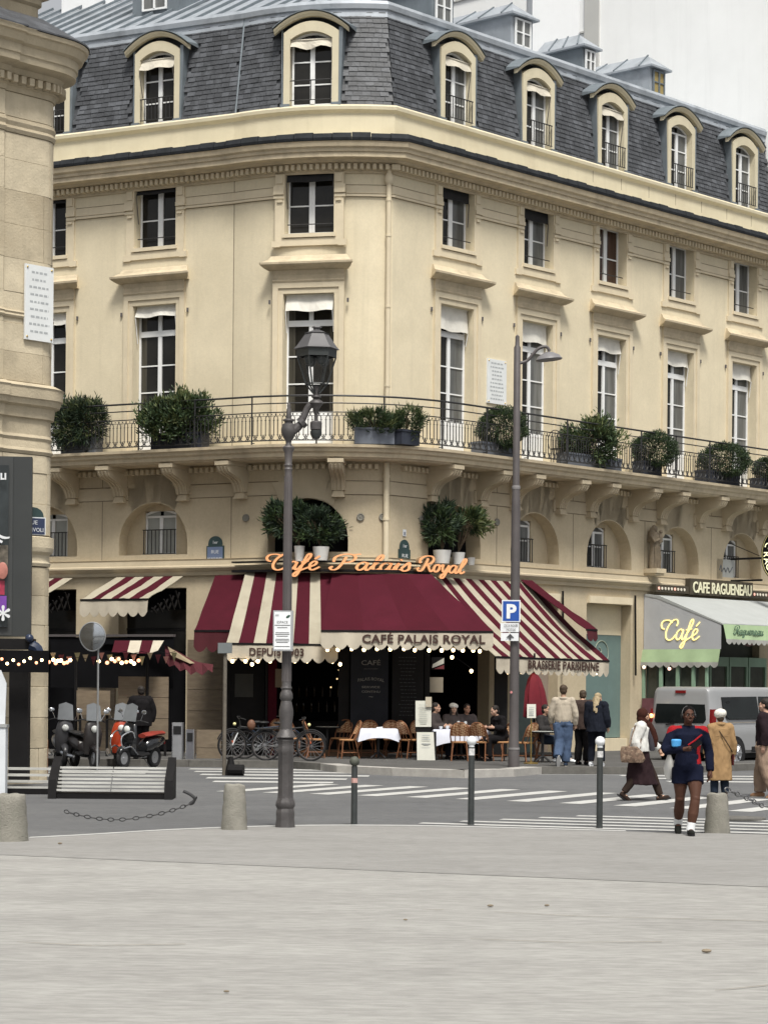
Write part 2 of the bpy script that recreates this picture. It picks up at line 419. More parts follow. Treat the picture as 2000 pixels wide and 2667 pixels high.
# far pavement in front of the cafe
PZ = .25
pv = [(-40, 53.9), (-8, 53.9), (-2.2, 53.6), (-1.4, 52.2), (-1.0, 50.9), (.2, 49.6), (1.7, 48.7), (2.8, 49.6), (3.5, 51.2), (4.2, 51.4), (6.0, 51.5), (6.6, 51.9), (7.1, 52.7), (7.9, 53.8), (27.9, 76.0), (45, 95)]
mb = MB(); n = len(pv)
top = [(x, y, PZ) for x, y in pv] + [(45, 140, PZ), (-40, 140, PZ)]
mb.add(top, [tuple(range(len(top)))])
tag(mb.build('pavement', pave_m), kind='structure')
def kerb(name, pts, m, h=PZ, w=.30):
    mb = MB()
    P = [Vector((x, y)) for x, y in pts]
    for i in range(len(P) - 1):
        a, b = P[i], P[i + 1]; d = (b - a).normalized(); nn = Vector((d.y, -d.x)) * .02; k = Vector((-d.y, d.x)) * w
        L = (b - a).length; c = max(1, int(L / 1.0))
        for j in range(c):                         # separate granite kerb stones
            p, q = a + (b - a) * (j / c), a + (b - a) * ((j + 1) / c); q = q - d * .008
            mb.hexa([(*(p + nn), -.05), (*(q + nn), -.05), (*(q + k), -.05), (*(p + k), -.05), (*(p + nn), h + .012), (*(q + nn), h + .012), (*(q + k), h + .012), (*(p + k), h + .012)])
    o = mb.build(name, m); tag(o, kind='structure'); return o
kerb('kerb', pv[0:4], kerb_m)
kerb('kerb', pv[3:9], kerb_l, w=.42)
kerb('kerb', pv[8:16], kerb_m)
# zebra crossings, stripes laid 4 mm above the road
def stripes(lst, w=.5):
    mb = MB()
    for (x, y), (dx, dy), L in lst:
        d = Vector((dx, dy)).normalized(); nn = Vector((-d.y, d.x)) * w / 2; n = 6; P = []
        for i in range(n + 1):
            c = Vector((x, y)) + d * L * i / n; P += [c - nn, c + nn]
        mb.add([(p.x, p.y, gz(p.y) - .002) for p in P], [(2 * i, 2 * i + 1, 2 * i + 3, 2 * i + 2)[::-1] for i in range(n)])
    return mb
L2 = [((-2.9 + .87 * i, 42.3 - .28 * i - .02 * i * i), (.5, .86), 3.7) for i in range(0, 11)]
tag(stripes(L2, .42).build('zebra_crossing', road_paint), kind='structure')
L3 = [((.55 + .62 * k, 33.9 + .52 * k), (.94, -.30), 7.5 - .3 * k) for k in range(5)]
tag(stripes(L3, .26).build('zebra_crossing', road_paint), kind='structure')
L4 = [((-4.4 + .25 * k, 52.4 - 1.55 * k), (1, -.03), [3.6, 5.0, 3.6, 2.9, 2.4][k]) for k in range(5)]
tag(stripes(L4, .6).build('zebra_crossing', road_paint), kind='structure')
L5 = [((5.2 + .35 * k, 50.6 - 1.35 * k), (1, .05), 3.6) for k in range(3)]
tag(stripes(L5, .5).build('zebra_crossing', road_paint), kind='structure')
tag(stripes([((3.4, 50.9), (1, .02), 3.0)], .12).build('kerb_line', road_paint), kind='structure')
L6 = [((-7.8 + .1 * k, 50.9 - 1.2 * k), (1, -.02), 2.6) for k in range(3)]
tag(stripes(L6, .5).build('zebra_crossing', road_paint), kind='structure')
# iron manhole cover near the right bollard
mb = MB(); mb.lathe([(0.42, .0), (.42, .03), (.36, .03), (.34, .024), (.001, .024)], 24, (5.45, 35.4, gz(35.4)))
tag(mb.build('manhole_cover', kerb_m), 'round pale manhole cover in the road near the grey steel chain', 'manhole cover')
# ---------------------------------------------------------------- the cafe building
SE = LA + 17.72                                    # right end of the facade
bld = thing('cafe_building', 'cream corner building with rounded front, slate mansard roof and long iron balcony', 'building', (-1.8, 58.4, 0))
BAYS = [-9.3, -5.85, -2.40, LA / 2 + .02] + [LA + 2.53 + 3.39 * i for i in range(5)]
def wall_band(mb, s0, s1, z0, z1, ops, d=0.0, mi=0):
    """wall skin with openings (centre, width, bottom, top, reveal depth, spring height or None)"""
    ops = sorted(ops); cur = s0
    def strip(a, b, za, zb):
        if b - a < 1e-4 or zb - za < 1e-4: return
        S = srange(a, b)
        mb.add([Wp(s, d, z) for s in S for z in (za, zb)], [(2 * i, 2 * i + 2, 2 * i + 3, 2 * i + 1) for i in range(len(S) - 1)], mi)
    for (c, w, zb, zt, dep, spr) in ops:
        a, b = c - w / 2, c + w / 2
        strip(cur, a, z0, z1); cur = b
        strip(a, b, z0, zb)
        if spr is None:
            strip(a, b, zt, z1); out = [(a, zb), (a, zt), (b, zt), (b, zb)]
        else:
            n = 14; arc = [(c - math.cos(math.pi * i / n) * w / 2, spr + math.sin(math.pi * i / n) * (zt - spr)) for i in range(n + 1)]
            for (p, zp), (q, zq) in zip(arc, arc[1:]):
                mb.add([Wp(p, d, zp), Wp(q, d, zq), Wp(q, d, z1), Wp(p, d, z1)], [(0, 1, 2, 3)], mi)
            out = [(a, zb)] + arc + [(b, zb)]
        for (p, zp), (q, zq) in zip(out, out[1:] + out[:1]):
            if abs(p - q) < 1e-6 and abs(zp - zq) < 1e-6: continue
            mb.add([Wp(p, d, zp), Wp(p, d - dep, zp), Wp(q, d - dep, zq), Wp(q, d, zq)], [(0, 1, 2, 3)], mi)
    strip(cur, s1, z0, z1)
GW = [(-5.85, 2.1, .2, 4.55, .5, None), (-2.40, 2.1, .2, 4.55, .5, None), ((.35 + LA + 4.0) / 2, LA + 4.0 - .35, .2, 4.72, .4, None)] + \
     [(LA + 2.53 + 3.39 * i, 2.1, .2, 4.4 if i < 3 else 4.3, .45, None) for i in (1, 2)] + [(LA + 2.53 + 3.39 * 3.5, 5.4, .2, 4.3, .4, None)]
def arches(): return [(c, 2.12, 5.42, 6.79, .55, 5.73) for c in BAYS[1:]]
mb = MB()
wall_band(mb, -12, SE, 0, 4.87, GW)
wall_band(mb, -12, SE, 5.26, 8.0, arches())
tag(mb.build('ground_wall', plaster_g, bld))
mb = MB()
D1 = 1.33; T1 = 11.97
wall_band(mb, -12, SE, 8.0, 12.98, [(c, D1, 8.06, T1, .34, None) for c in BAYS])
D2 = 1.28
wall_band(mb, -12, SE, 12.98, 15.30, [(c, D2, 13.5, 15.12, .32, None) for c in BAYS])
mb.build('upper_wall', plaster, bld)
mb = MB(); fprof(mb, -12, SE, [(0, 4.85), (.07, 4.86), (.10, 4.95), (.14, 4.98), (.20, 5.05), (.20, 5.09), (.13, 5.12), (.11, 5.25), (.13, 5.28), (0, 5.29)])
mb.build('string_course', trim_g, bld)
# solid black core added behind the windows to keep the light out
mb = MB(); fslab(mb, -12, SE, -8, -.62, 4.9, 16.4); mb.build('light_block_core', black, bld)
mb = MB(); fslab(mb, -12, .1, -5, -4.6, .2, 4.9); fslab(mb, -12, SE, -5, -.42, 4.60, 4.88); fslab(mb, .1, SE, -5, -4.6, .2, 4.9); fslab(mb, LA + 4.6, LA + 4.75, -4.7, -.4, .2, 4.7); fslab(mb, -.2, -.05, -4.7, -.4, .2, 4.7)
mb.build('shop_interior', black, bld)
# upper string course between the second-floor windows, and joint lines
E = [-12] + [x for c in BAYS for x in (c - .93, c + .93)] + [SE]
for a, b in zip(E[::2], E[1::2]):
    mb = MB(); fprof(mb, a, b, [(0, 14.42), (.055, 14.42), (.055, 14.475), (.02, 14.48), (.02, 14.49), (.035, 14.50), (.035, 14.69), (0, 14.71)]); mb.build('string_course', trim, bld)
    for z in (14.406, 14.712): mb = MB(); fslab(mb, a, b, -.01, .005, z, z + .012); mb.build('joint', groove, bld)
    mb = MB(); fslab(mb, a, b, .0, .024, 14.478, 14.492); mb.build('joint', groove, bld)
mb = MB()
for s, za, zb_ in ((-.02, 8.1, 15.0), (-4.0, 5.3, 7.7), (-.03, 5.3, 7.7), (LA + 4.25, 5.3, 7.7), (LA + 7.6, 5.3, 7.7), (LA + 11.0, 5.3, 7.7), (LA + 14.4, 5.3, 7.7)):
    mb = MB(); fslab(mb, s, s + .02, -.01, .004, za, zb_); mb.build('joint', groove, bld)
E2 = [-12] + [x for c in BAYS[1:] for x in (c - .78, c + .78)] + [SE]
for a, b in zip(E2[::2], E2[1::2]):
    mb = MB(); fprof(mb, a, b, [(0, 6.88), (.03, 6.88), (.03, 7.20), (.0, 7.215)]); mb.build('wall_band', trim_g, bld)
    mb = MB(); fslab(mb, a, b, -.01, .006, 7.216, 7.232); mb.build('joint', groove, bld)
    mb = MB(); fslab(mb, a, b, -.01, .006, 6.862, 6.878); mb.build('joint', groove, bld)
# cornice with dentils, lead gutter sheets, parapet
mb = MB(); fprof(mb, -12, SE, [(0, 15.0), (.05, 15.0), (.06, 15.05), (.09, 15.06), (.10, 15.22), (.30, 15.24), (.34, 15.29), (.60, 15.30), (.60, 15.42), (.64, 15.43), (.65, 15.50), (.71, 15.54), (.74, 15.64), (.76, 15.66), (0, 15.72)])
mb.build('cornice', dirty_trim, bld)
mb = MB(); s = -11.9
while s < SE - .1:
    fslab(mb, s, s + .085, .09, .235, 15.075, 15.21); s += .155
tag(mb.build('dentil', trim, bld), kind='stuff')
s = -11.8; k = 0
while s < SE - .2:
    L = min(.43, SE - s); mb = MB(); h = .012 * (k % 3)
    fprof(mb, s + .012, s + L, [(.60, 15.70), (.755, 15.675), (.77, 15.74), (.72, 15.855 + h), (.62, 15.865 + h)]); mb.build('gutter_sheet', lead, bld); s += .43; k += 1
mb = MB(); fprof(mb, -12, SE, [(-.1, 15.70), (.62, 15.73), (.60, 15.80), (.12, 15.92), (.06, 15.98), (.05, 16.52), (.09, 16.56), (.14, 16.60), (.15, 16.68), (.10, 16.73), (-.1, 16.74)])
mb.build('parapet', parapet_m, bld)
s = LA + 8.3
while s < SE:
    mb = MB(); fslab(mb, s, s + .018, .04, .056, 15.98, 16.52); mb.build('joint', groove, bld); s += 1.34
# ---------------------------------------------------------------- windows
class LF:                                          # local frame on the facade: u along the wall, n outward, z up
    def __init__(s, c, d=0.0): s.o = Wp(c, d, 0); s.u = ft(c); s.n = fn_(c)
    def __call__(s, u, n, z): return s.o + s.u * u + s.n * n + Vector((0, 0, z))
    def box(s, mb, u0, u1, n0, n1, z0, z1, mi=0):
        return mb.hexa([s(u0, n0, z0), s(u0, n1, z0), s(u1, n1, z0), s(u1, n0, z0), s(u0, n0, z1), s(u0, n1, z1), s(u1, n1, z1), s(u1, n0, z1)][::1], mi)
def window(f, w, z0, z1, dep, bars, mull=.12, fr=.055, transom=None, glass=(dark_glass, dark_glass), panel=0.0, arch=0.0, name='window', mat=None, parent=None, rotl=0):
    """casement pair: frame with glazing bars (window), one pane object per leaf"""
    m = mat or white_paint; mb = MB(); n0, n1 = -dep, -dep + .05; hw = w / 2
    f.box(mb, -hw, -hw + fr, n0, n1, z0, z1); f.box(mb, hw - fr, hw, n0, n1, z0, z1)
    f.box(mb, -hw + fr, hw - fr, n0, n1 - .002, z0, z0 + fr + panel); f.box(mb, -hw + fr, hw - fr, n0, n1 - .002, z1 - fr, z1)
    f.box(mb, -mull / 2, mull / 2, n0, n1 + .012, z0 + fr + panel, z1 - fr)
    for b in bars: f.box(mb, -hw + fr, hw - fr, n0 + .01, n1 - .006, b - .017, b + .017)
    if transom: f.box(mb, -hw + fr, hw - fr, n0, n1 + .02, transom - .075, transom + .075)
    if panel:                                      # raised panels in the foot of the leaves
        for a, b in ((-hw + fr + .03, -mull / 2 - .03), (mull / 2 + .03, hw - fr - .03)): f.box(mb, a, b, n1 - .004, n1 + .012, z0 + .12, z0 + fr + panel - .07)
    if arch:
        N = 8; top = [(-hw + w * i / N, z1 + arch * math.sin(math.pi * i / N)) for i in range(N + 1)]
        for (a, za), (b, zb) in zip(top, top[1:]):
            mb.hexa([f(a, n0, za), f(a, n1, za), f(b, n1, zb), f(b, n0, zb), f(a, n0, za + .06), f(a, n1, za + .06), f(b, n1, zb + .06), f(b, n0, zb + .06)])
    win = mb.build(name, m, parent or bld)
    for k, (a, b) in enumerate(((-hw + fr, -mull / 2), (mull / 2, hw - fr))):
        mb = MB(); zt = z1 - fr
        if arch:
            N = 5; pts = [(a, z0 + fr)] + [(b, z0 + fr)] + [(b + (a - b) * i / N, z1 + arch * math.sin(math.pi * ((b + (a - b) * i / N) + hw) / w)) for i in range(N + 1)]
            mb.plate(pts, f(0, -dep + .012, 0), f.u, (0, 0, 1), .008)
        else: f.box(mb, a, b, -dep + .012, -dep + .02, z0 + fr + panel, zt)
        mb.build('pane', glass[k], win)
        if panel and glass[k] is dark_glass:       # curtain drawn aside, seen through the pane
            c0_, c1_ = (a, a + (b - a) * .32) if k == 0 else (b - (b - a) * rnd.uniform(.1, .3), b)
            mb = MB(); f.box(mb, c0_, c1_, -dep + .019, -dep + .0225, z0 + fr + panel, zt); mb.build('curtain', M('curtain_behind_glass', (.060, .056, .046), .12, .4, 1.2, .06, 2.5, spec=.25, stretch=(9, 9, .5)), win)
    return win
def grille(f, w, z0, z1, n, step, name='window_railing', m=iron, parent=None, thick=.013):
    mb = MB(); k = int(w / step)
    mb.tube([f(-w / 2, n, z1), f(w / 2, n, z1)], .016, 6); mb.tube([f(-w / 2, n, z0), f(w / 2, n, z0)], .012, 6)
    for i in range(k + 1):
        u = -w / 2 + .03 + (w - .06) * i / k; mb.tube([f(u, n, z0), f(u, n, z1)], thick, 5)
    return mb.build(name, m, parent or bld, True)
def blind(f, w, ztop, drop, n, m, out=.12, sag=.02, name='window_blind', parent=None, side=True):
    mb = MB(); N = 8; rows = [(0, ztop), (.5, ztop - drop * .5), (1, ztop - drop)]; th = .012; sd = rnd.uniform(0, 6)
    def P(i, r, b): 
        u = -w / 2 + w * i / N; o, z = r; wv = sag * math.sin(sd + i * 1.1)
        return f(u, n + out * o + wv * o - b, z + .6 * wv * o * (1 if r is rows[-1] else 0))
    for b in (0,):
        vs = [P(i, r, 0) for r in rows for i in range(N + 1)] + [P(i, r, th) for r in rows for i in range(N + 1)]; K = N + 1; B = 3 * K; fs = []
        for j in range(2):
            for i in range(N):
                q = (j * K + i, (j + 1) * K + i, (j + 1) * K + i + 1, j * K + i + 1); fs += [q, tuple(B + x for x in q[::-1])]
        for i in range(N): fs += [(2 * K + i, B + 2 * K + i, B + 2 * K + i + 1, 2 * K + i + 1)]
        mb.add(vs, fs)
    mb.tube([f(-w / 2, n, ztop), f(w / 2, n, ztop)], .03, 6)
    o = mb.build(name, m, parent or bld)
    if side:
        for s in (-1, 1):
            mb = MB(); mb.tube([f(s * w / 2 * .99, n + out, ztop - drop), f(s * w / 2 * .99, n - .02, ztop - .95)], .011, 5); mb.build('blind_arm', white_paint if m is blind_c else pole_m, o)
    return o
for i, c in enumerate(BAYS):
    f = LF(c); right = i >= 4
    if i == 0: continue
    # second floor
    g2 = (dark_glass, dark_glass) if i != 6 else (M('brown_curtain_glass', (.055, .03, .022), .15, .4, 1.2, stretch=(5, 5, .5)),) * 2
    if right and i != 6: g2 = (dark_glass, grey_glass)
    win = window(f, D2 - .02, 13.52, 15.1, .30, [14.25], .15, .05, glass=g2)
    mb = MB(); mb.tube([f(-.6, -.08, 13.75), f(.62, -.08, 13.75)], .014, 6); mb.build('window_bar', iron, win)
    if i in (1, 2, 3, 4, 5): blind(f, 1.22, 15.11, [0, .2, .22, .30, .34, .36][i], -.10 if not right else -.14, blind_d, .02 if right else .10, .01)
    mb = MB()                                      # eared surround with capitals and sill
    for s in (-1, 1):
        a, b = sorted((s * (D2 / 2 + .003), s * (D2 / 2 + .26)))
        f.box(mb, a, b, -.02, .045, 13.28, 15.02)
        a, b = sorted((s * (D2 / 2 + .02), s * (D2 / 2 + .30))); f.box(mb, a, b, .0, .10, 14.50, 14.60); f.box(mb, a, b, .0, .075, 14.60, 14.72); f.box(mb, a, b, 0, .07, 14.40, 14.47)
        a, b = sorted((s * (D2 / 2 + .05), s * (D2 / 2 + .22))); f.box(mb, a, b, .02, .075, 14.78, 15.0)
        a, b = sorted((s * (D2 / 2 + .06), s * (D2 / 2 + .20))); f.box(mb, a, b, .02, .085, 14.30, 14.36)
        a, b = sorted((s * (D2 / 2 + .12), s * (D2 / 2 + .34))); f.box(mb, a, b, 0, .052, 13.17, 13.32)
    f.box(mb, -D2 / 2 - .24, D2 / 2 + .24, -.01, .05, 13.19, 13.38)
    f.box(mb, -D2 / 2 - .06, D2 / 2 + .06, -.31, .085, 13.40, 13.495)
    mb.build('window_surround', trim, bld)
    # first floor french door
    g1 = (dark_glass, dark_glass) if not right else (dark_glass, grey_glass)
    win = window(f, D1 - .02, 8.08, T1 - .01, .32, [10.42, 9.72], .11, .06, transom=11.26, glass=g1, panel=.86)
    blind(f, 1.24, 11.96, [0, .30, .28, .42, .62, .52, .40, .42, .46][i], -.12 if not right else -.18, blind_c, .10 if not right else .05, .03)
    mb = MB()
    for s in (-1, 1):
        a, b = sorted((s * (D1 / 2 + .003), s * (D1 / 2 + .13))); f.box(mb, a, b, -.02, .035, 8.06, 12.12)
        a, b = sorted((s * (D1 / 2 + .13), s * (D1 / 2 + .27))); f.box(mb, a, b, 0, .07, 8.06, 12.26)
    f.box(mb, -D1 / 2 - .13, D1 / 2 + .13, 0, .037, T1 + .01, 12.12); f.box(mb, -D1 / 2 - .13, D1 / 2 + .13, 0, .072, 12.12, 12.26)
    mb.build('door_surround', trim, bld)
    mb = MB(); hw = D1 / 2 + .27                   # frieze, projecting cornice, swept cap
    mb.loft([[f(u, 0, 12.26), f(u, .08, 12.26), f(u, .10, 12.30), f(u, .06, 12.34), f(u, .05, 12.45), f(u, .10, 12.58), f(u, 0, 12.58)] for u in (-hw, hw)])
    rings = []
    for k, u in enumerate((-1.22, -1.2, 1.2, 1.22)):
        e = .02 if k in (0, 3) else 0
        rings.append([f(u * .86, 0, 12.575), f(u * .88, .14, 12.575), f(u * .94, .22, 12.62), f(u * .97, .30, 12.66), f(u, .34 - e, 12.69), f(u, .345 - e, 12.74), f(u * .95, .25, 12.77), f(u * .86, .12, 12.84), f(u * .82, .06, 12.93), f(u * .81, 0, 12.95)])
    mb.loft(rings); mb.build('door_cornice', dirty_trim, bld)
    for u in (-1, 1):                              # shutter hooks
        mb = MB(); mb.box(f(u * (D1 / 2 + .36), .03, 11.78), (.05, .06, .10)); mb.build('shutter_hook', pole_m, bld)
    # mezzanine arch window
    if i in (3, 4): 
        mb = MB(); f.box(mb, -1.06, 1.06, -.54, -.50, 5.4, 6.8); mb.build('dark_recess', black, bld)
    else:
        w = .98; g = (frost_glass, frost_glass) if not right else (dark_glass, grey_glass)
        u0 = -.02 if not right else -.18
        f2 = LF(c + u0, -.44)
        mb = MB(); f2.box(mb, -1.06 - u0, -w / 2, -.10, .04, 5.4, 6.75); f2.box(mb, w / 2, 1.06 - u0, -.10, .04, 5.4, 6.75); f2.box(mb, -w / 2, w / 2, -.10, .04, 6.60, 6.78)
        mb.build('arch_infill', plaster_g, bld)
        win = window(f2, w, 5.44, 6.48, .06, [] if not right else [6.05], .10, .055, glass=g, arch=.12 if not right else .16)
        grille(f2, w + .04, 5.47, 6.10, .10, .115, parent=win)
        mb = MB(); f2.box(mb, -w / 2 - .02, w / 2 + .02, .0, .18, 5.40, 5.45); mb.build('window_sill', trim, win)
    for j in range(5):                             # voussoirs of the arch, one block each
        A = [R(a) for a in (52, 66, 80, 100, 114, 128)]
        a, b = A[j], A[j + 1]; top = 7.62 if 0 < j < 4 else 7.20; r = 1.075
        def ray(t, zt): k = (zt - 5.73) / math.sin(t); return (-math.cos(t) * k * .82, zt)
        P = [(-math.cos(a) * r, 5.73 + math.sin(a) * r), (-math.cos((a + b) / 2) * r, 5.73 + math.sin((a + b) / 2) * r), (-math.cos(b) * r, 5.73 + math.sin(b) * r), ray(b, top), ray(a, top)]
        cx = sum(p[0] for p in P) / 5; cz = sum(p[1] for p in P) / 5
        P = [(cx + (x - cx) * .975, cz + (z - cz) * .985) for x, z in P]
        mb = MB(); mb.plate(P[::-1] if False else P, f(0, .0, 0), f.u, (0, 0, 1), -(.075 if j == 2 else .055)); mb.build('voussoir', trim_g, bld)
# ---------------------------------------------------------------- balcony
_S = []; s = -12.0
while s < LA + 24: _S.append(s); s += .15
_S = sorted(set([round(x, 4) for x in _S if abs(x) > .05 and abs(x - LA) > .05] + [0.0, LA]))
_BC = {}
def BAL(d):
    if d in _BC: return _BC[d]
    P = [Wp(x, d, 0) for x in _S]
    for _ in range(60):
        Q = [p.copy() for p in P]
        for i in range(1, len(P) - 1):
            if abs(_S[i] - LA) < 1.9 or abs(_S[i]) < 1.2: Q[i] = P[i] * .4 + (P[i - 1] + P[i + 1]) * .3
        P = Q
    _BC[d] = P; return P
def bsweep(mb, prof, i0=0, i1=None, mi=0, every=2):
    idx = list(range(len(_S)))[i0:i1]; idx = [i for k, i in enumerate(idx) if k % every == 0 or i in (idx[-1],)]
    mb.loft([[Vector((BAL(d)[i].x, BAL(d)[i].y, z)) for d, z in prof] for i in idx], mi)
mb = MB(); bsweep(mb, [(-.05, 7.70), (.86, 7.70), (.90, 7.74), (.95, 7.75), (.97, 7.84), (1.03, 7.88), (1.05, 7.95), (1.11, 7.98), (1.12, 8.05), (-.05, 8.06)])
mb.build('balcony_slab', dirty_trim, bld)
mb = MB(); s = -8.5
while s < LA + 17:
    if abs(s) > .2 and abs(s - LA) > .3: fslab(mb, s, s + .09, .0, .13, 7.52, 7.64)
    s += .165
tag(mb.build('dentil', trim, bld), kind='stuff')
rail = MB()
path = [Vector((p.x, p.y, 0)) for p in BAL(1.03)]
for z, r in ((9.26, .026), (9.075, .016), (8.85, .016), (8.15, .016), (8.76, .008)):
    rail.tube([(p.x, p.y, z) for p in path[::2]], r, 6)
railing = rail.build('balcony_railing', iron, bld, True)
cum = [0.0]
for a, b in zip(path, path[1:]): cum.append(cum[-1] + (b - a).length)
def along(t):
    for i in range(len(cum) - 1):
        if cum[i + 1] >= t:
            k = (t - cum[i]) / (cum[i + 1] - cum[i]); p = path[i].lerp(path[i + 1], k); d = path[i + 1] - path[i]; return p, math.atan2(d.y, d.x)
    return path[-1], 0
mb = MB(); h = .105
for s_ in (-1, 1):
    x = s_ * .052
    mb.tube([(x, 0, 8.27), (x, 0, 8.66)], .012, 5)
    mb.box((x, 0, 8.29), (.05, .012, .014)); mb.box((x, 0, 8.655), (.05, .012, .014))
mb.tube(cat([(-.052, 0, 8.66), (-.045, 0, 8.73), (0, 0, 8.765), (.045, 0, 8.73), (.052, 0, 8.66)], 3), .011, 5)
mb.tube(cat([(-.052, 0, 8.28), (-.07, 0, 8.24), (-.10, 0, 8.20), (-.11, 0, 8.16)], 3), .011, 5)
mb.tube(cat([(.052, 0, 8.28), (.07, 0, 8.24), (.10, 0, 8.20), (.11, 0, 8.16)], 3), .011, 5)
mb.tube(cat([(-.11, 0, 8.30), (-.08, 0, 8.19), (0, 0, 8.155), (.08, 0, 8.19), (.11, 0, 8.30)], 3), .010, 5)
mb.ball((0, 0, 8.80), (.022, .012, .03), 6, 4); mb.ball((.11, 0, 8.80), (.018, .01, .02), 6, 4)
bal0 = mb.build('baluster', iron, railing, True, local=True)
first = True; t = 3.2
while t < cum[-1] - 2.6:
    p, a = along(t)
    o = bal0 if first else bal0.copy()
    if not first: col.objects.link(o)
    first = False
    w0 = W[railing.name]; o.location = (p.x - w0.x, p.y - w0.y, 0); o.rotation_euler = (0, 0, a); t += .222
mb = MB(); mb.tube([(0, 0, 8.02), (0, 0, 9.24)], .022, 6); mb.ball((0, 0, 8.05), .035, 6, 4); mb.box((0, .05, 8.10), (.03, .14, .02))
post0 = mb.build('railing_post', iron, railing, True, local=True)
first = True; t = 3.0
while t < cum[-1] - 2.6:
    p, a = along(t); o = post0 if first else post0.copy()
    if not first: col.objects.link(o)
    first = False
    o.location = (p.x - w0.x, p.y - w0.y, 0); o.rotation_euler = (0, 0, a); t += 1.7
# consoles under the balcony
CS = [-6.75, -4.9, -3.38, -1.42, .35, 2.98] + [LA + 1.55 + 3.39 * i for i in range(5)] + [LA + 3.55 + 3.39 * i for i in range(5)]
for s in CS:
    f = LF(s); mb = MB(); hw = .17
    pr = cat([(.93, 7.56, 0), (.86, 7.45, 0), (.72, 7.39, 0), (.50, 7.33, 0), (.32, 7.24, 0), (.22, 7.12, 0), (.17, 6.97, 0)], 3)
    prof = [(0, 7.70), (.93, 7.70)] + [(p.x, p.y) for p in pr] + [(0, 6.97)]
    mb.loft([[f(u, d, z) for d, z in prof] for u in (-hw, hw)])
    for u in (-.10, 0, .10): mb.tube([f(u, p.x + .004, p.y) for p in pr], .028, 5)
    f.box(mb, -hw - .03, hw + .03, 0, .97, 7.60, 7.70)
    o = mb.build('balcony_console', trim_g, bld)
    mb = MB(); mb.hexa([f(-.17, 0, 6.80), f(-.17, .20, 6.80), f(.17, .20, 6.80), f(.17, 0, 6.80), f(-.12, 0, 6.965), f(-.12, .14, 6.965), f(.12, .14, 6.965), f(.12, 0, 6.965)])
    mb.build('console_drop', groove if False else dirty_trim, o)
# rainwater downpipe at the right end of the curve, wall anchors
mb = MB(); p0 = Wp(LA - .12, .10, 0)
mb.tube([p0 + Vector((0, 0, z)) for z in (15.2, 14.75, 8.1)], .062, 10); mb.tube([p0 + Vector((0, 0, z)) for z in (7.68, 6.3, 5.1)], .075, 10)
mb.tube([p0 + Vector((0, 0, z)) for z in (14.72, 14.80, 14.92, 15.0)], [.07, .12, .12, .07], 10)
for z in (13.4, 11.6, 9.6, 14.3): mb.tube([p0 + Vector((0, 0, z)), p0 + Vector((0, 0, z + .06))], .074, 10)
for z in (7.3, 6.22): mb.tube([p0 + Vector((0, 0, z)), p0 + Vector((0, 0, z + .07))], .09, 10)
mb.build('downpipe', trim, bld, True)
for x, y in ((642, 1349), (939, 1347), (997, 1347), (1097, 1353), (1293, 1360)):
    s = s_at(x, y); f = LF(s); z = at(x, y, Wp(s, 0, 0).y).z; mb = MB(); q = Matrix((f.u, Vector((0, 0, 1)), f.n)).transposed()
    mb.lathe([(.10, 0), (.10, .035), (.085, .045), (.05, .03), (.001, .035)], 14, f(0, 0, z), M3=q); mb.build('wall_anchor', concrete, bld)
# ---------------------------------------------------------------- mansard, slates, dormers
def ms(t): return (-.02 - .40 * t, 16.73 + 2.70 * t)
Ed = [-12] + [x for c in BAYS for x in (c - .68, c + .68)] + [SE]
for a, b in zip(Ed[::2], Ed[1::2]):
    mb = MB(); fprof(mb, a, b, [(-.04, 16.7), (-.325, 18.62), (-1.3, 18.62), (-1.3, 16.7)]); mb.build('mansard_core', slate, bld)
mb = MB(); fprof(mb, -12, SE, [(-.325, 18.625), (-.44, 19.40), (-1.5, 19.35), (-1.5, 18.625)]); mb.build('mansard_core', slate, bld)
DH = .72
def dormer_gap(s, t):
    z = ms(t)[1]
    for c in BAYS:
        u = abs(s - c)
        if u < DH + .02 and z < 18.62: return True
        if u < .98 and 18.5 < z < 18.70 + .42 * max(0, 1 - (u / .98) ** 2): return True
    return False
stuff = MB(); rows = 21; n_ind = 0
for k in range(rows):
    t0, t1 = k / rows, (k + 1.25) / rows
    s = -9.6 + (.14 if k % 2 else 0)
    while s < SE - .2:
        w = .225 + rnd.uniform(-.02, .02); a, b = s + .004, s + w - .004
        if any(a < kk < b for kk in (0, LA)): 
            kk = 0 if a < 0 < b else LA
            if b - kk > kk - a: a = kk + .005
            else: b = kk - .005
        if not dormer_gap((a + b) / 2, t0 + .02) and not dormer_gap(a, t0 + .02) and not dormer_gap(b, t0 + .02) and b - a > .03:
            (d0, z0), (d1, z1) = ms(t0), ms(min(t1, 1.0)); lift = .026 + rnd.uniform(-.003, .004); dz = rnd.uniform(-.004, .004)
            Pq = [Wp(a, d0 + lift, z0 + dz), Wp(b, d0 + lift, z0 + dz + rnd.uniform(-.006, .006)), Wp(b, d1 + .006, z1), Wp(a, d1 + .006, z1), Wp(a, d0 + .004, z0 + dz), Wp(b, d0 + .004, z0 + dz)]
            fs = [(0, 1, 2, 3), (4, 5, 1, 0), (0, 3, 4), (1, 5, 2)]
            pale = 1 if rnd.random() < .16 else 0
            if 0 < s < LA and n_ind < 298:
                m1 = MB(); m1.add(Pq, fs); m1.build('slate', slate_b if pale else slate, bld); n_ind += 1
            else: stuff.add(Pq, fs, pale)
        s += w
tag(stuff.build('slates', [slate, slate_b], bld), kind='stuff')
mb = MB()                                          # lead hips and foot roll
mb.tube([Wp(0, d + .015, z) for d, z in (ms(0), ms(.5), ms(.94))], .03, 6)
mb.build('lead_hip', zinc_d, bld)
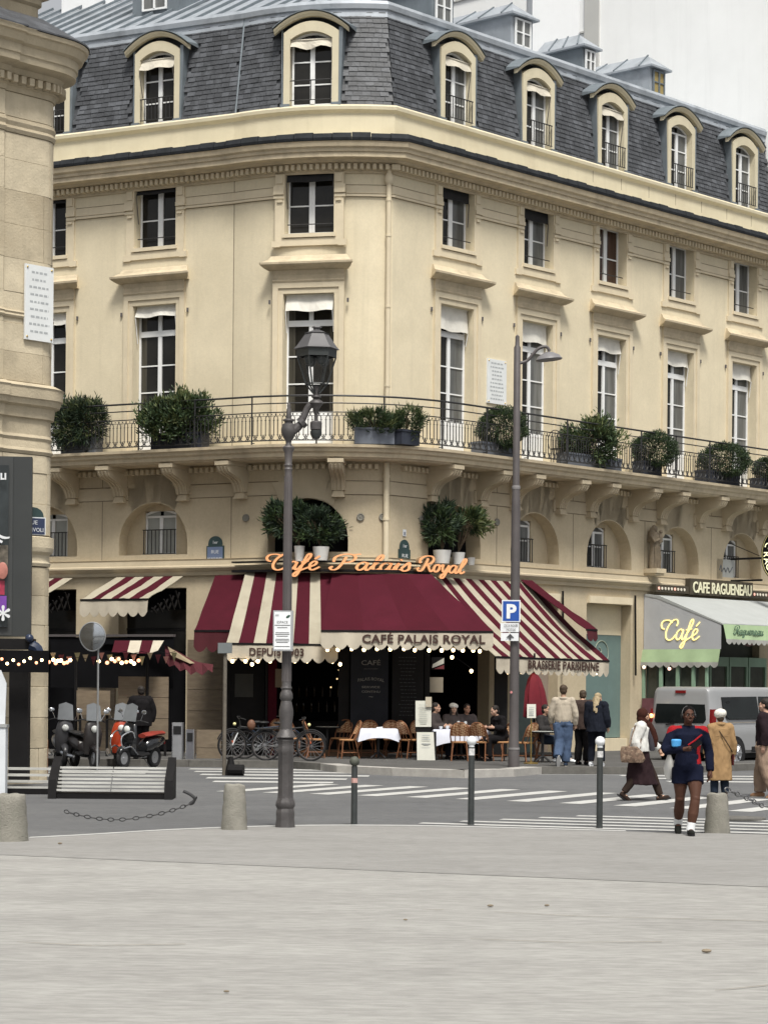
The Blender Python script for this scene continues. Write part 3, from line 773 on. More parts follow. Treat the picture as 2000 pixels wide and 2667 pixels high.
mb = MB(); fprof(mb, -12, SE, [(-.42, 19.08), (-.345, 19.08), (-.365, 19.26), (-.31, 19.28), (-.29, 19.40), (-.36, 19.50), (-.50, 19.52), (-.70, 19.44)])
mb.build('ridge_flashing', zinc, bld)
def make_dormer(c, i):
    f = LF(c); mb = MB(); hw, ow = .69 if i != 3 else .72, .53 if i != 3 else .55; z0, zs, zc = 16.74, 18.45, 18.64
    N = 10
    xs = [-ow + 2 * ow * k / N for k in range(N + 1)]; inner = [(x, zs + (zc - zs) * (1 - (x / ow) ** 2)) for x in xs]
    outer = [(x * hw / ow, 18.62 + .28 * (1 - (x / ow) ** 2)) for x in xs]
    for n0, n1 in ((-.03, -.30),):
        for s in (-1, 1):
            a, b = sorted((s * ow, s * hw)); f.box(mb, a, b, -.30, .0, z0, zs)
            mb.hexa([f(a, -.3, zs), f(a, 0, zs), f(b, 0, zs), f(b, -.3, zs), f(a, -.3, 18.62), f(a, 0, 18.62), f(b, 0, 18.62), f(b, -.3, 18.62)])
        for (p, q), (P, Q) in zip(zip(inner, inner[1:]), zip(outer, outer[1:])):
            mb.hexa([f(p[0], -.3, p[1]), f(p[0], -.001, p[1]), f(q[0], -.001, q[1]), f(q[0], -.3, q[1]), f(P[0], -.3, P[1]), f(P[0], -.001, P[1]), f(Q[0], -.001, Q[1]), f(Q[0], -.3, Q[1])])
    d = mb.build('dormer', parapet_m, bld)
    mb = MB(); rings = []                           # hood moulding
    for k in range(13):
        x = -.97 + 1.94 * k / 12; z = 18.60 + .43 * (1 - (x / .97) ** 2)
        rings.append([f(x, -.1, z - .01), f(x, .015, z - .01), f(x, .04, z + .03), f(x, .06, z + .05), f(x, .085, z + .10), f(x, -.1, z + .12)])
    mb.loft(rings); mb.build('hood', parapet_m, d)
    mb = MB(); rings = []                           # zinc cover running back to the slope
    for k in range(13):
        x = -1.0 + 2.0 * k / 12; z = 18.62 + .43 * (1 - (x / 1.0) ** 2); kx = 1.08
        rings.append([f(x, .105, z + .105), f(x, .105, z + .125), f(x * kx, -.42, z + .17), f(x * kx, -.42, z + .04)])
    mb.loft(rings); mb.build('zinc_cover', zinc_d, d)
    for s in (-1, 1):
        mb = MB(); a, b = sorted((s * hw, s * (hw + .055))); P = [(a, 16.74), (b, 16.74)]
        mb.hexa([f(a, -.4, 16.74), f(a, -.01, 16.74), f(b, -.01, 16.74), f(b, -.4, 16.74), f(a, -.5, 18.72), f(a, -.03, 18.72), f(b + s * .05, -.03, 18.72), f(b + s * .05, -.5, 18.72)])
        f.box(mb, min(s * ow, s * (hw + .07)), max(s * ow, s * (hw + .07)), -.1, .06, 16.72, 16.80); mb.build('cheek', zinc_d, d)
    g = (dark_glass, dark_glass) if i < 4 else (dark_glass, grey_glass)
    win = window(f, 2 * ow - .02, 16.78, 18.42, .24, [17.32, 17.90], .12, .05, glass=g, arch=.17, parent=d)
    for w_ in (win,): pass
    if i != 3: grille(f, 2 * ow, 16.86, 17.42, -.03 if i < 4 else .05, .115, parent=d)
    else:
        mb = MB(); mb.tube([f(-ow, -.02, 17.40), f(ow, -.02, 17.40)], .016, 6); mb.tube([f(-ow, -.02, 16.90), f(ow, -.02, 16.90)], .012, 6); mb.tube([f(0, -.02, 16.9), f(0, -.02, 17.4)], .012, 5); mb.build('window_railing', iron, d)
    if i in (2, 3, 4, 5, 6): blind(f, 2 * ow - .03, 18.44, .22 if i > 2 else .27, -.10, blind_o, .16 if i == 2 else .09, .06 if i == 3 else .03, parent=d)
for i, c in enumerate(BAYS):
    if i: make_dormer(c, i)
# ---------------------------------------------------------------- zinc roof above the mansard
def zb(s):                                          # rise of the zinc roof: steep on the left, nearly flat along the right wing
    k = min(1, max(0, (s - LA * .6) / 3.0)); return 22.3 * (1 - k) + 20.0 * k
S = srange(-12, SE - .02, .3); mb = MB()
mb.add([p for s in S for p in (Wp(s, -.60, 19.42), Wp(s, -6.2, zb(s)))], [(2 * i, 2 * i + 2, 2 * i + 3, 2 * i + 1) for i in range(len(S) - 1)])
mb.build('zinc_roof', zinc, bld)
s = -11.9
while s < SE - .3:
    m1 = MB(); m1.bar(Wp(s, -.62, 19.45), Wp(s, -6.1, zb(s) + .03), .05, .07); m1.build('standing_seam', zinc_d, bld); s += .62
def cabin(t, wdt, dep, z0, z1, d=-.75, frame=white_paint, glass=grey_glass, dark=False):
    f = LF(LA + t - wdt / 2, d); mb = MB(); hw = wdt / 2
    f.box(mb, -hw, hw, -dep, 0, z0 - .3, z1); c = mb.build('roof_cabin', zinc_d if dark else zinc, bld)
    mb = MB(); o = .12; zr = z1 + .42
    A = [f(-hw - o, -dep, z1 + .004), f(-hw - o, .16, z1 + .004), f(hw + o, .16, z1 + .004), f(hw + o, -dep, z1 + .004)]
    B = [f(0, -dep, zr), f(0, -.35, zr)]
    mb.add(A + B + [p - Vector((0, 0, .06)) for p in A], [(0, 1, 5, 4), (1, 2, 5), (2, 3, 4, 5), (6, 9, 8, 7), (0, 6, 7, 1), (1, 7, 8, 2), (2, 8, 9, 3), (3, 9, 6, 0), (0, 4, 3)])
    mb.build('cabin_roof', zinc, c)
    for k in (.0, .5, 1.0): 
        m2 = MB(); m2.bar(f(-hw - o, .16 - (dep + .1) * (.15 + .6 * k), z1 + .02), f(0, -.35 - dep * .5 * k, zr + .02), .04); m2.build('roof_seam', zinc_d, c)
    window(f, wdt * .72, z0 + .08, z1 - .1, -.02, [(z0 + z1) / 2], .05, .05, glass=(glass, glass), name='cabin_window', mat=frame, parent=c)
cabin(3.7, .9, 2.2, 19.6, 20.8, -1.2, dark=True)
cabin(6.55, .95, 2.6, 19.55, 20.5)
cabin(9.45, .62, 1.6, 19.5, 20.3, dark=True)
cabin(12.9, .8, 3.0, 19.5, 20.4, frame=zinc_d, glass=M('ochre_board', (.30, .23, .09), .8, .15, 4))
f = LF(-4.4, -3.0); mb = MB(); f.box(mb, -.75, .75, -2.5, 0, 19.9, 22.2); c = mb.build('roof_cabin', zinc_d, bld)
window(f, .8, 20.75, 22.1, -.02, [21.4], .05, .05, glass=(grey_glass, grey_glass), name='cabin_window', parent=c)
# ---------------------------------------------------------------- chimneys and neighbouring buildings
def chimney(label, x0, x1, Y, z0, z1, dep, m, group=None):
    t = thing('chimney_stack', label, 'chimney', ((x0 + x1) / 2, Y, z0), group)
    mb = MB(); mb.box(((x0 + x1) / 2, Y + dep / 2, (z0 + z1) / 2), (x1 - x0, dep, z1 - z0)); mb.build('stack', m, t)
    mb = MB(); mb.box(((x0 + x1) / 2, Y + dep / 2, z1 + .08), (x1 - x0 + .2, dep + .2, .16)); mb.build('cap', m, t)
    for k in range(3):
        mb = MB(); mb.lathe([(.13, 0), (.11, .5)], 10, (x0 + (x1 - x0) * (.2 + .3 * k), Y + dep / 2, z1 + .16)); mb.build('flue_pot', M('clay', (.3, .14, .08)), t)
chimney('broad pale grey chimney wall rising behind the slate roof, between two zinc cabins', 4.15, 5.52, 67.2, 17.5, 25.0, 3.0, grey_wall)
chimney('pale chimney wall above the zinc roof, beside the stone corner building', -9.75, -8.2, 68.5, 18.5, 25.5, 2.0, grey_wall)
nb = thing('neighbour_building', 'tall blank white party wall rising behind the end of the slate roof', 'building', (13, 72, 0))
mb = MB(); fslab(mb, SE + .02, SE + 16, -16, .02, 0, 34); mb.build('party_wall', white_wall, nb)
mb = MB(); f = LF(SE)
fslab(mb, SE - .05, SE + .018, -7.4, -6.8, 18.5, 34); mb.build('wall_rib', M('pale_rib', (.49, .49, .47), .9, .05, 1), nb)
for z in (23.8, 25.9):
    mb = MB(); fslab(mb, SE - .03, SE + .018, -16, -7.4, z, z + .06); mb.build('wall_pipe', M('pale_rib', (.62, .62, .60)), nb)
mb = MB(); fslab(mb, SE + .5, SE + 3.5, .01, .03, 13.4, 15.0); mb.build('window', dark_glass, nb)
# ---------------------------------------------------------------- stone theatre corner on the left
sb = thing('stone_corner_building', 'weathered limestone corner building with heavy cornices and a rounded corner', 'building', (-8, 45, 0))
SY = 45.0; c0 = Vector((-6.60, SY)); rc = .48
def spath(d):                                      # plan: the front running up from the left, a rounded corner, then the side street
    u = Vector((.669, .743)); n = Vector((.743, -.669)); P = []
    cc = c0 - n * rc - u * .15
    for t in (-14, -10, -7, -4.6): P.append(cc + u * (t) + n * (rc + d + .06))
    P.append(cc + u * (-1.02) + n * (rc + d + .06)); P.append(cc + u * (-1.0) + n * (rc + d))
    for k in range(0, 11):
        a = math.pi / 2 * k / 10; P.append(cc + (n * math.cos(a) + u * math.sin(a)) * (rc + d))
    for t in (2, 5, 9): P.append(cc - n * t + u * (rc + d))
    return P
def ssweep(name, prof, m, kind=None, parent=None):
    mb = MB(); cols = {d: spath(d) for d, z in prof}
    n = len(spath(0)); mb.loft([[Vector((cols[d][i].x, cols[d][i].y, z)) for d, z in prof] for i in range(n)])
    return mb.build(name, m, parent or sb, True, angle=12)
def sblocks(z0, z1, prof, m, k):
    # ashlar blocks of one course: each stone its own part
    cuts = [0, 2, 4, 8, 11, 14, 18] if k % 2 else [0, 3, 6, 9, 13, 18]
    cols = {d: spath(d) for d, z in prof}
    for a, b in zip(cuts, cuts[1:]):
        e = rnd.uniform(-.008, .008); rows = []
        for i in range(a, b + 1):
            r = []
            for d, z in prof:
                p = cols[d][i]; j = i + 1 if i == a else i - 1
                if i in (a, b): q = cols[d][j]; p = p + (q - p).normalized() * .006
                r.append(Vector((p.x, p.y, z)))
            rows.append(r)
        mb = MB(); mb.loft(rows); mb.v = [(x + .743 * e, y - .669 * e, z) for x, y, z in mb.v]; mb.build('stone_block', m, sb, True, angle=12)
def zs(y): return 2 + (1790 - y) * SY / F
joints = [.0, 1.1, 2.25]
# courses of ashlar: each course a part, slightly set off from the next
zz = [0.05, .75, 1.35, 1.95, 2.55, 3.15, 3.72, 4.28]
for a, b in zip(zz, zz[1:]):
    sblocks(a, b, [(-.2, a + .005), (-.018, a + .005), (-.012, a + .012), (-.012, b - .008), (-.018, b - .002), (-.2, b - .002)], rnd.choice((stone2, stone2, stone)), int(a * 10))
ssweep('impost_moulding', [(-.3, 4.29), (.0, 4.30), (.02, 4.36), (.0, 4.40), (-.01, 4.52), (.06, 4.58), (.08, 4.66), (.08, 4.86), (.0, 4.88), (-.3, 4.9)], stone2)
zz = [4.9, 5.5, 6.1, 6.45]
for a, b in zip(zz, zz[1:]): sblocks(a, b, [(-.2, a + .004), (-.002, a + .004), (.004, a + .01), (.004, b - .006), (-.002, b - .001), (-.2, b - .001)], stone2, int(a * 10))
ssweep('lower_cornice', [(-.3, 6.45), (.02, 6.46), (.05, 6.52), (.02, 6.58), (.0, 6.72), (.03, 6.78), (.0, 6.84), (.0, 7.14), (.06, 7.16), (.08, 7.36), (.17, 7.40), (.20, 7.50), (.23, 7.52), (.24, 7.70), (.26, 7.74), (.10, 7.82), (-.3, 7.84)], stone)
zz = [7.84, 8.4, 8.95, 9.55, 10.2, 10.85, 11.5, 12.1, 12.6]
for a, b in zip(zz, zz[1:]):
    sblocks(a, b, [(-.2, a + .003), (-.001, a + .003), (.003, a + .008), (.003, b - .005), (-.001, b - .001), (-.2, b - .001)], rnd.choice((stone2, stone2, stone)), int(a * 10))
ssweep('neck_moulding', [(-.3, 9.05), (.03, 9.06), (.05, 9.10), (.03, 9.14), (.05, 9.17), (.03, 9.2), (-.3, 9.21)], stone)
ssweep('neck_moulding', [(-.3, 12.6), (.02, 12.61), (.05, 12.68), (.02, 12.74), (.05, 12.82), (.02, 12.9), (-.3, 12.92)], stone)
ssweep('stone_course', [(-.3, 12.92), (.0, 12.92), (.0, 13.38), (-.3, 13.4)], stone2)
ssweep('top_cornice', [(-.3, 13.38), (.03, 13.39), (.06, 13.48), (.10, 13.5), (.11, 13.68), (.16, 13.70), (.20, 13.80), (.43, 13.86), (.44, 13.98), (.47, 14.0), (.48, 14.16), (.56, 14.20), (.62, 14.34), (.66, 14.36), (.68, 14.44), (-.3, 14.5)], stone)
mb = MB(); P = spath(.11); Q = spath(.24); k = 0
for i in range(3, len(P) - 2):
    n = max(1, int((P[i + 1] - P[i]).length / .17))
    for j in range(n):
        t0, t1 = (j + .2) / n, (j + .75) / n; a, b = P[i].lerp(P[i + 1], t0), P[i].lerp(P[i + 1], t1); a2, b2 = Q[i].lerp(Q[i + 1], t0), Q[i].lerp(Q[i + 1], t1)
        mb.hexa([(*a, 13.52), (*a2, 13.52), (*b2, 13.52), (*b, 13.52), (*a, 13.66), (*a2, 13.66), (*b2, 13.66), (*b, 13.66)])
tag(mb.build('dentil', stone, sb), kind='stuff')
# slate skirt and attic above the cornice
for r in range(3):
    ssweep('slate_course', [(.70 - .28 * r, 14.45 + .17 * r), (.70 - .28 * r, 14.48 + .17 * r), (.40 - .28 * r, 14.66 + .17 * r), (.40 - .28 * r, 14.60 + .17 * r)], slate)
ssweep('attic', [(-.9, 14.4), (-.32, 14.4), (-.32, 15.25), (-.25, 15.3), (-.25, 15.42), (-.05, 15.5), (-.02, 15.62), (-.9, 15.7)], stone)
mb = MB(); mb.box((-12.8, SY - 2.2, 7), (9, 6, 14)); 
core = MB(); A = spath(-.25); core.add([(*p, z) for z in (0, 14.4) for p in A], [(i, i + 1, len(A) + i + 1, len(A) + i) for i in range(len(A) - 1)]); core.build('wall', stone, sb)
# vertical joints on the wall face (recessed lines)
f0 = spath(.006)
for (z0, z1), t in (((8.4, 8.95), .35), ((9.55, 10.2), .6), ((10.85, 11.5), .3), ((11.5, 12.1), .7), ((7.84, 8.4), .75)):
    p = f0[3].lerp(f0[4], t); mb = MB(); mb.box((p.x, p.y, (z0 + z1) / 2), (.02, .02, z1 - z0)); mb.build('joint', groove, sb)
# window ledge at the extreme left
p = f0[3].lerp(f0[4], .42); mb = MB(); q = Matrix.Rotation(math.atan2(.743, .669), 3, 'Z')
mb.box((p.x, p.y, zs(330)), (.9, .5, .10), rot=q); mb.box((p.x, p.y, zs(345)), (.7, .36, .12), rot=q); mb.build('window_ledge', stone, sb)
# white memorial plaque with faint engraved lines
def plaque(label, o, ux, w, h, nrow, seed):
    uz = Vector((0, 0, 1)); ux = Vector(ux).normalized(); un = ux.cross(uz); o = Vector(o)
    t = thing('wall_plaque', label, 'plaque', o)
    mb = MB(); mb.plate([(-w / 2, -h / 2), (w / 2, -h / 2), (w / 2, h / 2), (-w / 2, h / 2)], o, ux, uz, .04); mb.build('slab', marble, t)
    mb = MB(); rr = random.Random(seed)
    for k in range(nrow):
        y = h / 2 - h * (k + 1) / (nrow + 1.2); x = -w * .36 * rr.uniform(.7, 1); e = -x
        while x < e:
            l = rr.uniform(.03, .07) * w * 2; mb.plate([(x, y - .02), (min(x + l, e), y - .02), (min(x + l, e), y + .02), (x, y + .02)], o + un * .041, ux, uz, .002); x += l + .03
    tag(mb.build('engraving', faint_ink, t), kind='stuff')
    for sx in (-1, 1):
        for sz in (-1, 1):
            mb = MB(); mb.ball(o + un * .045 + ux * sx * w * .43 + uz * sz * h * .46, .022, 6, 4); mb.build('stud', brass, t)
p = at(81, 795, 44.2)
plaque('white marble plaque with faint lines on the weathered stone corner building', (c0.x - .669 * .30 + .025, c0.y - .743 * .30 - .022, zs(804)), (.669, .743, 0), .70, 1.46, 9, 3)
s = s_at(1291, 990); f = LF(s, 0.0)
plaque('white marble plaque with faint lettering between two balcony windows', f(0, 0, at(1291, 995, f.o.y).z), f.u, .80, 1.18, 10, 5)
# ---------------------------------------------------------------- awnings
UZ = Vector((0, 0, 1))
def lerp(a, b, t): return Vector(a) * (1 - t) + Vector(b) * t
def awning(label, TL, TR, BL, BR, cols, vh, vm, text=None, tsize=.3, twidth=None, toff=0.0, widths=None, scal=.30, sag=.10, vfwd=0.0, group=None, name='awning', arms=True):
    TL, TR, BL, BR = map(Vector, (TL, TR, BL, BR)); t = thing(name, label, 'awning', (TL + TR) / 2, group)
    widths = widths or [1] * len(cols); tot = sum(widths); a = 0
    nn = (BR - BL).cross(TL - BL).normalized()
    if nn.z < 0: nn = -nn
    def P(u, v, th=0):
        p = lerp(lerp(TL, TR, u), lerp(BL, BR, u), v); return p - UZ * sag * math.sin(math.pi * v) * (.6 + .4 * math.sin(u * 9)) - nn * th + nn * (.026 * math.sin(u * 17 + v * 4) + .016 * math.sin(u * 47 - v * 9) + .014 * math.sin(u * 9 - v * 17)) * v * (1 - .4 * v)
    for w, m in zip(widths, cols):
        b = a + w / tot; mb = MB(); K = 8; nu = max(2, int((b - a) * (BR - BL).length / .35) + 1)
        vs = [P(a + (b - a) * i / nu, k / K, th) for th in (0, .012) for k in range(K + 1) for i in range(nu + 1)]; Q = nu + 1; B = Q * (K + 1); fs = []
        for k in range(K):
            for i in range(nu):
                q = (k * Q + i, (k + 1) * Q + i, (k + 1) * Q + i + 1, k * Q + i + 1); fs += [q, tuple(B + x for x in q[::-1])]
        for k in range(K):
            fs += [(k * Q, B + k * Q, B + (k + 1) * Q, (k + 1) * Q), (k * Q + nu, (k + 1) * Q + nu, B + (k + 1) * Q + nu, B + k * Q + nu)]
        fs += [(K * Q + i, B + K * Q + i, B + K * Q + i + 1, K * Q + i + 1) for i in range(nu)]
        mb.add(vs, fs); mb.build('awning_stripe' if len(cols) > 1 else 'awning_canvas', m, t, True); a = b
    L = (BR - BL).length; ux = (BR - BL).normalized(); fw = Vector((ux.y, -ux.x, 0))
    if vh:
        mb = MB(); n = max(2, round(L / scal)); sub = 8; rows = []
        for i in range(n * sub + 1):
            x = L * i / (n * sub); ph = (i % sub) / sub; zz = vh * .74 + vh * .26 * math.sin(math.pi * ph) ** .8
            wv = .02 * math.sin(x * 5.3 + L) + .012 * math.sin(x * 13)
            rows.append((BL + ux * x + fw * (.01), BL + ux * x - UZ * zz + fw * (.03 + wv + vfwd)))
        fs = []; vs = [p for r in rows for p in r] + [p - fw * .01 for r in rows for p in r]; B = len(rows) * 2
        for i in range(len(rows) - 1): fs += [(2 * i, 2 * i + 1, 2 * i + 3, 2 * i + 2), (B + 2 * i, B + 2 * i + 2, B + 2 * i + 3, B + 2 * i + 1), (2 * i + 1, B + 2 * i + 1, B + 2 * i + 3, 2 * i + 3)]
        mb.add(vs, fs); mb.build('valance', vm, t, True)
    mb = MB(); mb.bar(BL - UZ * .02, BR - UZ * .02, .05, .05); mb.build('front_bar', dark_wood, t)
    if arms:
        for k in (.12, .88):
            mb = MB(); a, b = lerp(TL, TR, k) - UZ * .35, lerp(BL, BR, k) - UZ * .05; e = lerp(a, b, .5) + ux * (.3 if k < .5 else -.3) - UZ * .1
            mb.tube([a, e, b], .025, 6); mb.build('folding_arm', dark_wood, t)
    if text:
        mb = MB(); o = lerp(BL, BR, .5) + ux * toff - UZ * (vh * .64)
        def fn(x, y, z): return o + ux * x + UZ * y + fw * (.048 + z + .02 * math.sin((L / 2 + toff + x) * 5.3 + L) * .6 + vfwd * (.57 - y / vh))
        put_text(mb, text, tsize, o, ux, UZ, twidth, bold=.008, extrude=.003, fn=fn, space=1.05); mb.build('lettering', letter_brown, t)
    return t
def wpt(x, y, Y): return at(x, y, Y)
# centre: plain burgundy with the cafe name
awning('large plain burgundy awning with CAFE PALAIS ROYAL in brown on its cream valance', wpt(866, 1492, 58.05), wpt(1124, 1496, 58.0), wpt(836, 1641, 55.9), wpt(1284, 1644, 55.9), [burgundy, burgundy_2, burgundy, burgundy_2], .47, cream, 'CAFÉ PALAIS ROYAL', .285, 2.98, .40, scal=.325, sag=.05)
awning('burgundy awning with four cream stripes, DEPUIS 1903 on its valance', wpt(640, 1490, 58.75), wpt(868, 1492, 58.2), wpt(590, 1674, 56.75), wpt(880, 1678, 56.35), [cream_s, burgundy, cream_s, burgundy_2, cream_s, burgundy, cream_s, burgundy_2], .47, cream, 'DEPUIS 1903', .26, 1.36, -.12, widths=[1, 1.25, 1, 1.25, 1, 1.25, 1, 1.35], scal=.325, sag=.05)
awning('plain burgundy side awning with dark scalloped edge, between two striped awnings', wpt(561, 1499, 59.35), wpt(648, 1495, 58.9), wpt(507, 1641, 57.5), wpt(604, 1641, 57.2), [burgundy], .55, dark_red, scal=.3, sag=.05)
f = LF(LA + .95); g = LF(LA + 5.75)
awning('wide red and white striped awning with BRASSERIE PARISIENNE on its valance', Wp(LA + .95, .2, 4.86), Wp(LA + 5.55, .2, 4.86), Wp(LA + 1.05, 2.64, 2.80), Wp(LA + 5.75, 2.64, 2.76), [cream_s, burgundy, cream_s, burgundy_2] * 4 + [cream_s, burgundy], .44, cream, 'BRASSERIE PARISIENNE', .30, 2.95, .36, scal=.30, sag=.12)
awning('narrow burgundy awning running down the side of the wide red and white striped one', Wp(LA + 5.05, .2, 4.93), Wp(LA + 5.55, .2, 4.93), Wp(LA + 5.15, 2.35, 3.58), Wp(LA + 5.60, 2.35, 3.58), [burgundy], .32, dark_red, sag=.03, arms=False)
for c, lab in ((-2.40, 'small striped awning over the shop window, nearest the burgundy cafe awnings'), (-5.85, 'small striped awning partly hidden by the stone corner building')):
    t = awning(lab, Wp(c - 1.03, .16, 4.84), Wp(c + 1.03, .16, 4.84), Wp(c - 1.06, 1.75, 4.20), Wp(c + 1.0, 1.75, 4.20), [cream_s, burgundy] * 3 + [cream_s], .46, cream, scal=.28, sag=.02, group='small striped awnings over the shop windows', arms=False)
    for k in range(5):                             # scissor arm at the right end
        a = Wp(c + .98, .2 + .28 * k, 4.0 - .04 * k); b = Wp(c + .98, .42 + .28 * k, 4.45 - .12 * k)
        mb = MB(); mb.bar(a, b + Vector((0, 0, .0)), .035); mb.bar(Wp(c + .96, .42 + .28 * k, 4.02 - .04 * k), Wp(c + .96, .2 + .28 * k, 4.42 - .1 * k), .035); mb.build('scissor_arm', dark_wood, t)
# lintel cloths and rolled awnings in the plain bays of the right wing
for i in (1, 2):
    c = LA + 2.53 + 3.39 * i; mb = MB(); fslab(mb, c - 1.02, c + 1.02, -.30, .10, 4.42, 4.62); mb.build('rolled_awning', grey_canvas if False else trim, bld)
    mb = MB(); mb.bar(Wp(c + 1.12, .10, 4.7), Wp(c + 1.12, .14, 2.4), .04); mb.build('crank_rod', dark_wood, bld)
# ---------------------------------------------------------------- script lettering, built from strokes
GL = {
 'C': (1.50, [[(1.42, 1.30), (1.52, 1.62), (1.28, 1.90), (.85, 1.78), (.45, 1.30), (.28, .72), (.40, .22), (.78, .0), (1.2, .14), (1.48, .50)], [(.85, 1.62), (.35, 1.84), (-.25, 1.78), (-.45, 1.45), (-.28, 1.12), (.02, 1.02)]]),
 'a': (1.12, [[(.78, .82), (.50, 1.0), (.15, .74), (.08, .28), (.35, .02), (.66, .30), (.84, .92)], [(.84, .95), (.76, .35), (.90, .02), (1.22, .30)]]),
 'f': (.80, [[(.0, .28), (.45, .95), (.72, 1.55), (.64, 1.88), (.42, 1.70), (.26, .90), (.08, -.25), (-.12, -.72), (-.34, -.60), (-.12, -.22), (.35, .05), (.86, .32)], [(.02, .92), (.70, 1.02)]]),
 'e': (.92, [[(-.02, .30), (.50, .58), (.60, .88), (.36, 1.0), (.10, .66), (.16, .16), (.46, .0), (.98, .34)]]),
 'é': (.92, [[(-.02, .30), (.50, .58), (.60, .88), (.36, 1.0), (.10, .66), (.16, .16), (.46, .0), (.98, .34)], [(.36, 1.25), (.72, 1.62)]]),
 'P': (1.75, [[(.74, 1.62), (.62, .9), (.36, .16), (.02, .0), (-.22, .22), (-.05, .42)], [(-.10, .98), (-.08, 1.55), (.50, 1.92), (1.20, 1.88), (1.48, 1.45), (1.20, 1.02), (.70, .92)], [(1.2, 1.88), (1.8, 1.98)]]),
 'l': (.72, [[(-.02, .28), (.42, .95), (.70, 1.58), (.60, 1.92), (.36, 1.60), (.22, .55), (.38, .02), (.80, .30)]]),
 'i': (.62, [[(-.02, .30), (.28, .95), (.18, .30), (.34, .02), (.70, .30)], [(.34, 1.28), (.40, 1.42)]]),
 's': (.72, [[(-.05, .30), (.40, 1.02), (.52, .66), (.56, .22), (.28, .0), (.02, .14)]]),
 'R': (1.62, [[(.74, 1.62), (.62, .9), (.36, .16), (.02, .0), (-.22, .22), (-.05, .42)], [(-.10, .98), (-.08, 1.55), (.50, 1.92), (1.20, 1.88), (1.42, 1.45), (1.15, 1.02), (.66, .92)], [(.80, .92), (1.10, .40), (1.36, .04), (1.66, .28)]]),
 'o': (.92, [[(.52, .96), (.18, .80), (.08, .30), (.36, .02), (.68, .32), (.64, .82), (.46, .96), (.70, .74), (1.0, .84)]]),
 'y': (.95, [[(-.02, .80), (.16, .95), (.16, .40), (.40, .06), (.70, .45), (.84, .95)], [(.84, .95), (.70, .0), (.46, -.66), (.18, -.66), (.28, -.28), (1.02, .30)]]),
 'g': (.95, [[(.74, .84), (.46, 1.0), (.14, .74), (.10, .28), (.38, .04), (.66, .34), (.80, .92)], [(.80, .95), (.66, -.1), (.44, -.66), (.16, -.62), (.28, -.25), (1.0, .30)]]),
 'u': (.98, [[(-.02, .75), (.12, .95), (.10, .34), (.34, .02), (.64, .40), (.74, .95)], [(.74, .95), (.66, .30), (.80, .02), (1.05, .30)]]),
 'n': (.98, [[(-.02, .80), (.10, .95), (.06, .05)], [(.08, .55), (.42, .98), (.62, .78), (.60, .20), (.76, .0), (1.02, .30)]]),
}
def script(parent, word, fn, unit, m, mside=None, weight=.15, depth=.10, slant=.22, gap=0.0):
    tot = sum(GL[ch][0] + gap for ch in word) + .3; x = .35
    for ch in word:
        adv, strokes = GL[ch]; let = None
        for st in strokes:
            pts = cat([((x + px + slant * py), py, 0) for px, py in st], 6); front = MB(); ring = []
            for i, p in enumerate(pts):
                d = (pts[min(i + 1, len(pts) - 1)] - pts[max(i - 1, 0)]).normalized(); nn = Vector((-d.y, d.x, 0))
                w = weight * (.62 + .60 * abs(d.y)) * (.75 if i in (0, len(pts) - 1) else 1)
                a, b = p - nn * w / 2, p + nn * w / 2
                ring.append((a, b))
            front.loft([[fn(a.x, a.y, .012), fn(b.x, b.y, .012), fn(b.x, b.y, -.004), fn(a.x, a.y, -.004)] for a, b in ring])
            let = front.build('letter', m, parent)
            if mside:
                back = MB(); back.loft([[fn(a.x, a.y, -.004), fn(b.x, b.y, -.004), fn(b.x, b.y, -depth), fn(a.x, a.y, -depth)] for a, b in ring]); back.build('letter_return', mside, let)
        x += adv + gap
def width(word, gap=0.0): return sum(GL[ch][0] + gap for ch in word) + .3
neo = thing('neon_sign', 'glowing peach script sign reading Café Palais Royal above the burgundy awnings', 'sign', Wp(LA / 2, .5, 4.9))
for word, xa, xb, yb, hgt in (('Café', 690, 838, 1484, .215), ('Palais', 852, 1074, 1485, .205), ('Royal', 1081, 1211, 1491, .205)):
    sa, sb2 = s_at(xa, yb, .5), s_at(xb, yb, .5); zb0 = at((xa + xb) / 2, yb, Wp((sa + sb2) / 2, .5, 0).y).z; wd = width(word) + .35
    A_, B_ = Wp(sa, .52, 0), Wp(sb2, .52, 0); un_ = Vector(((B_ - A_).y, -(B_ - A_).x, 0)).normalized(); A_ += un_ * (.10 if word == 'Palais' else 0); B_ += un_ * (.10 if word == 'Palais' else 0)
    def fn(x, y, z, A_=A_, B_=B_, un_=un_, zb0=zb0, wd=wd, hgt=hgt): return A_ + (B_ - A_) * (x / wd) + un_ * z + UZ * (zb0 + y * hgt)
    script(neo, word, fn, 1, neon, neon_side, .19, .11)
mb = MB(); fslab(mb, .3, LA + 1.1, .22, .40, 4.90, 4.96); fslab(mb, .3, LA + 1.1, .22, .40, 5.14, 5.18); mb.build('sign_rail', dark_wood, neo)
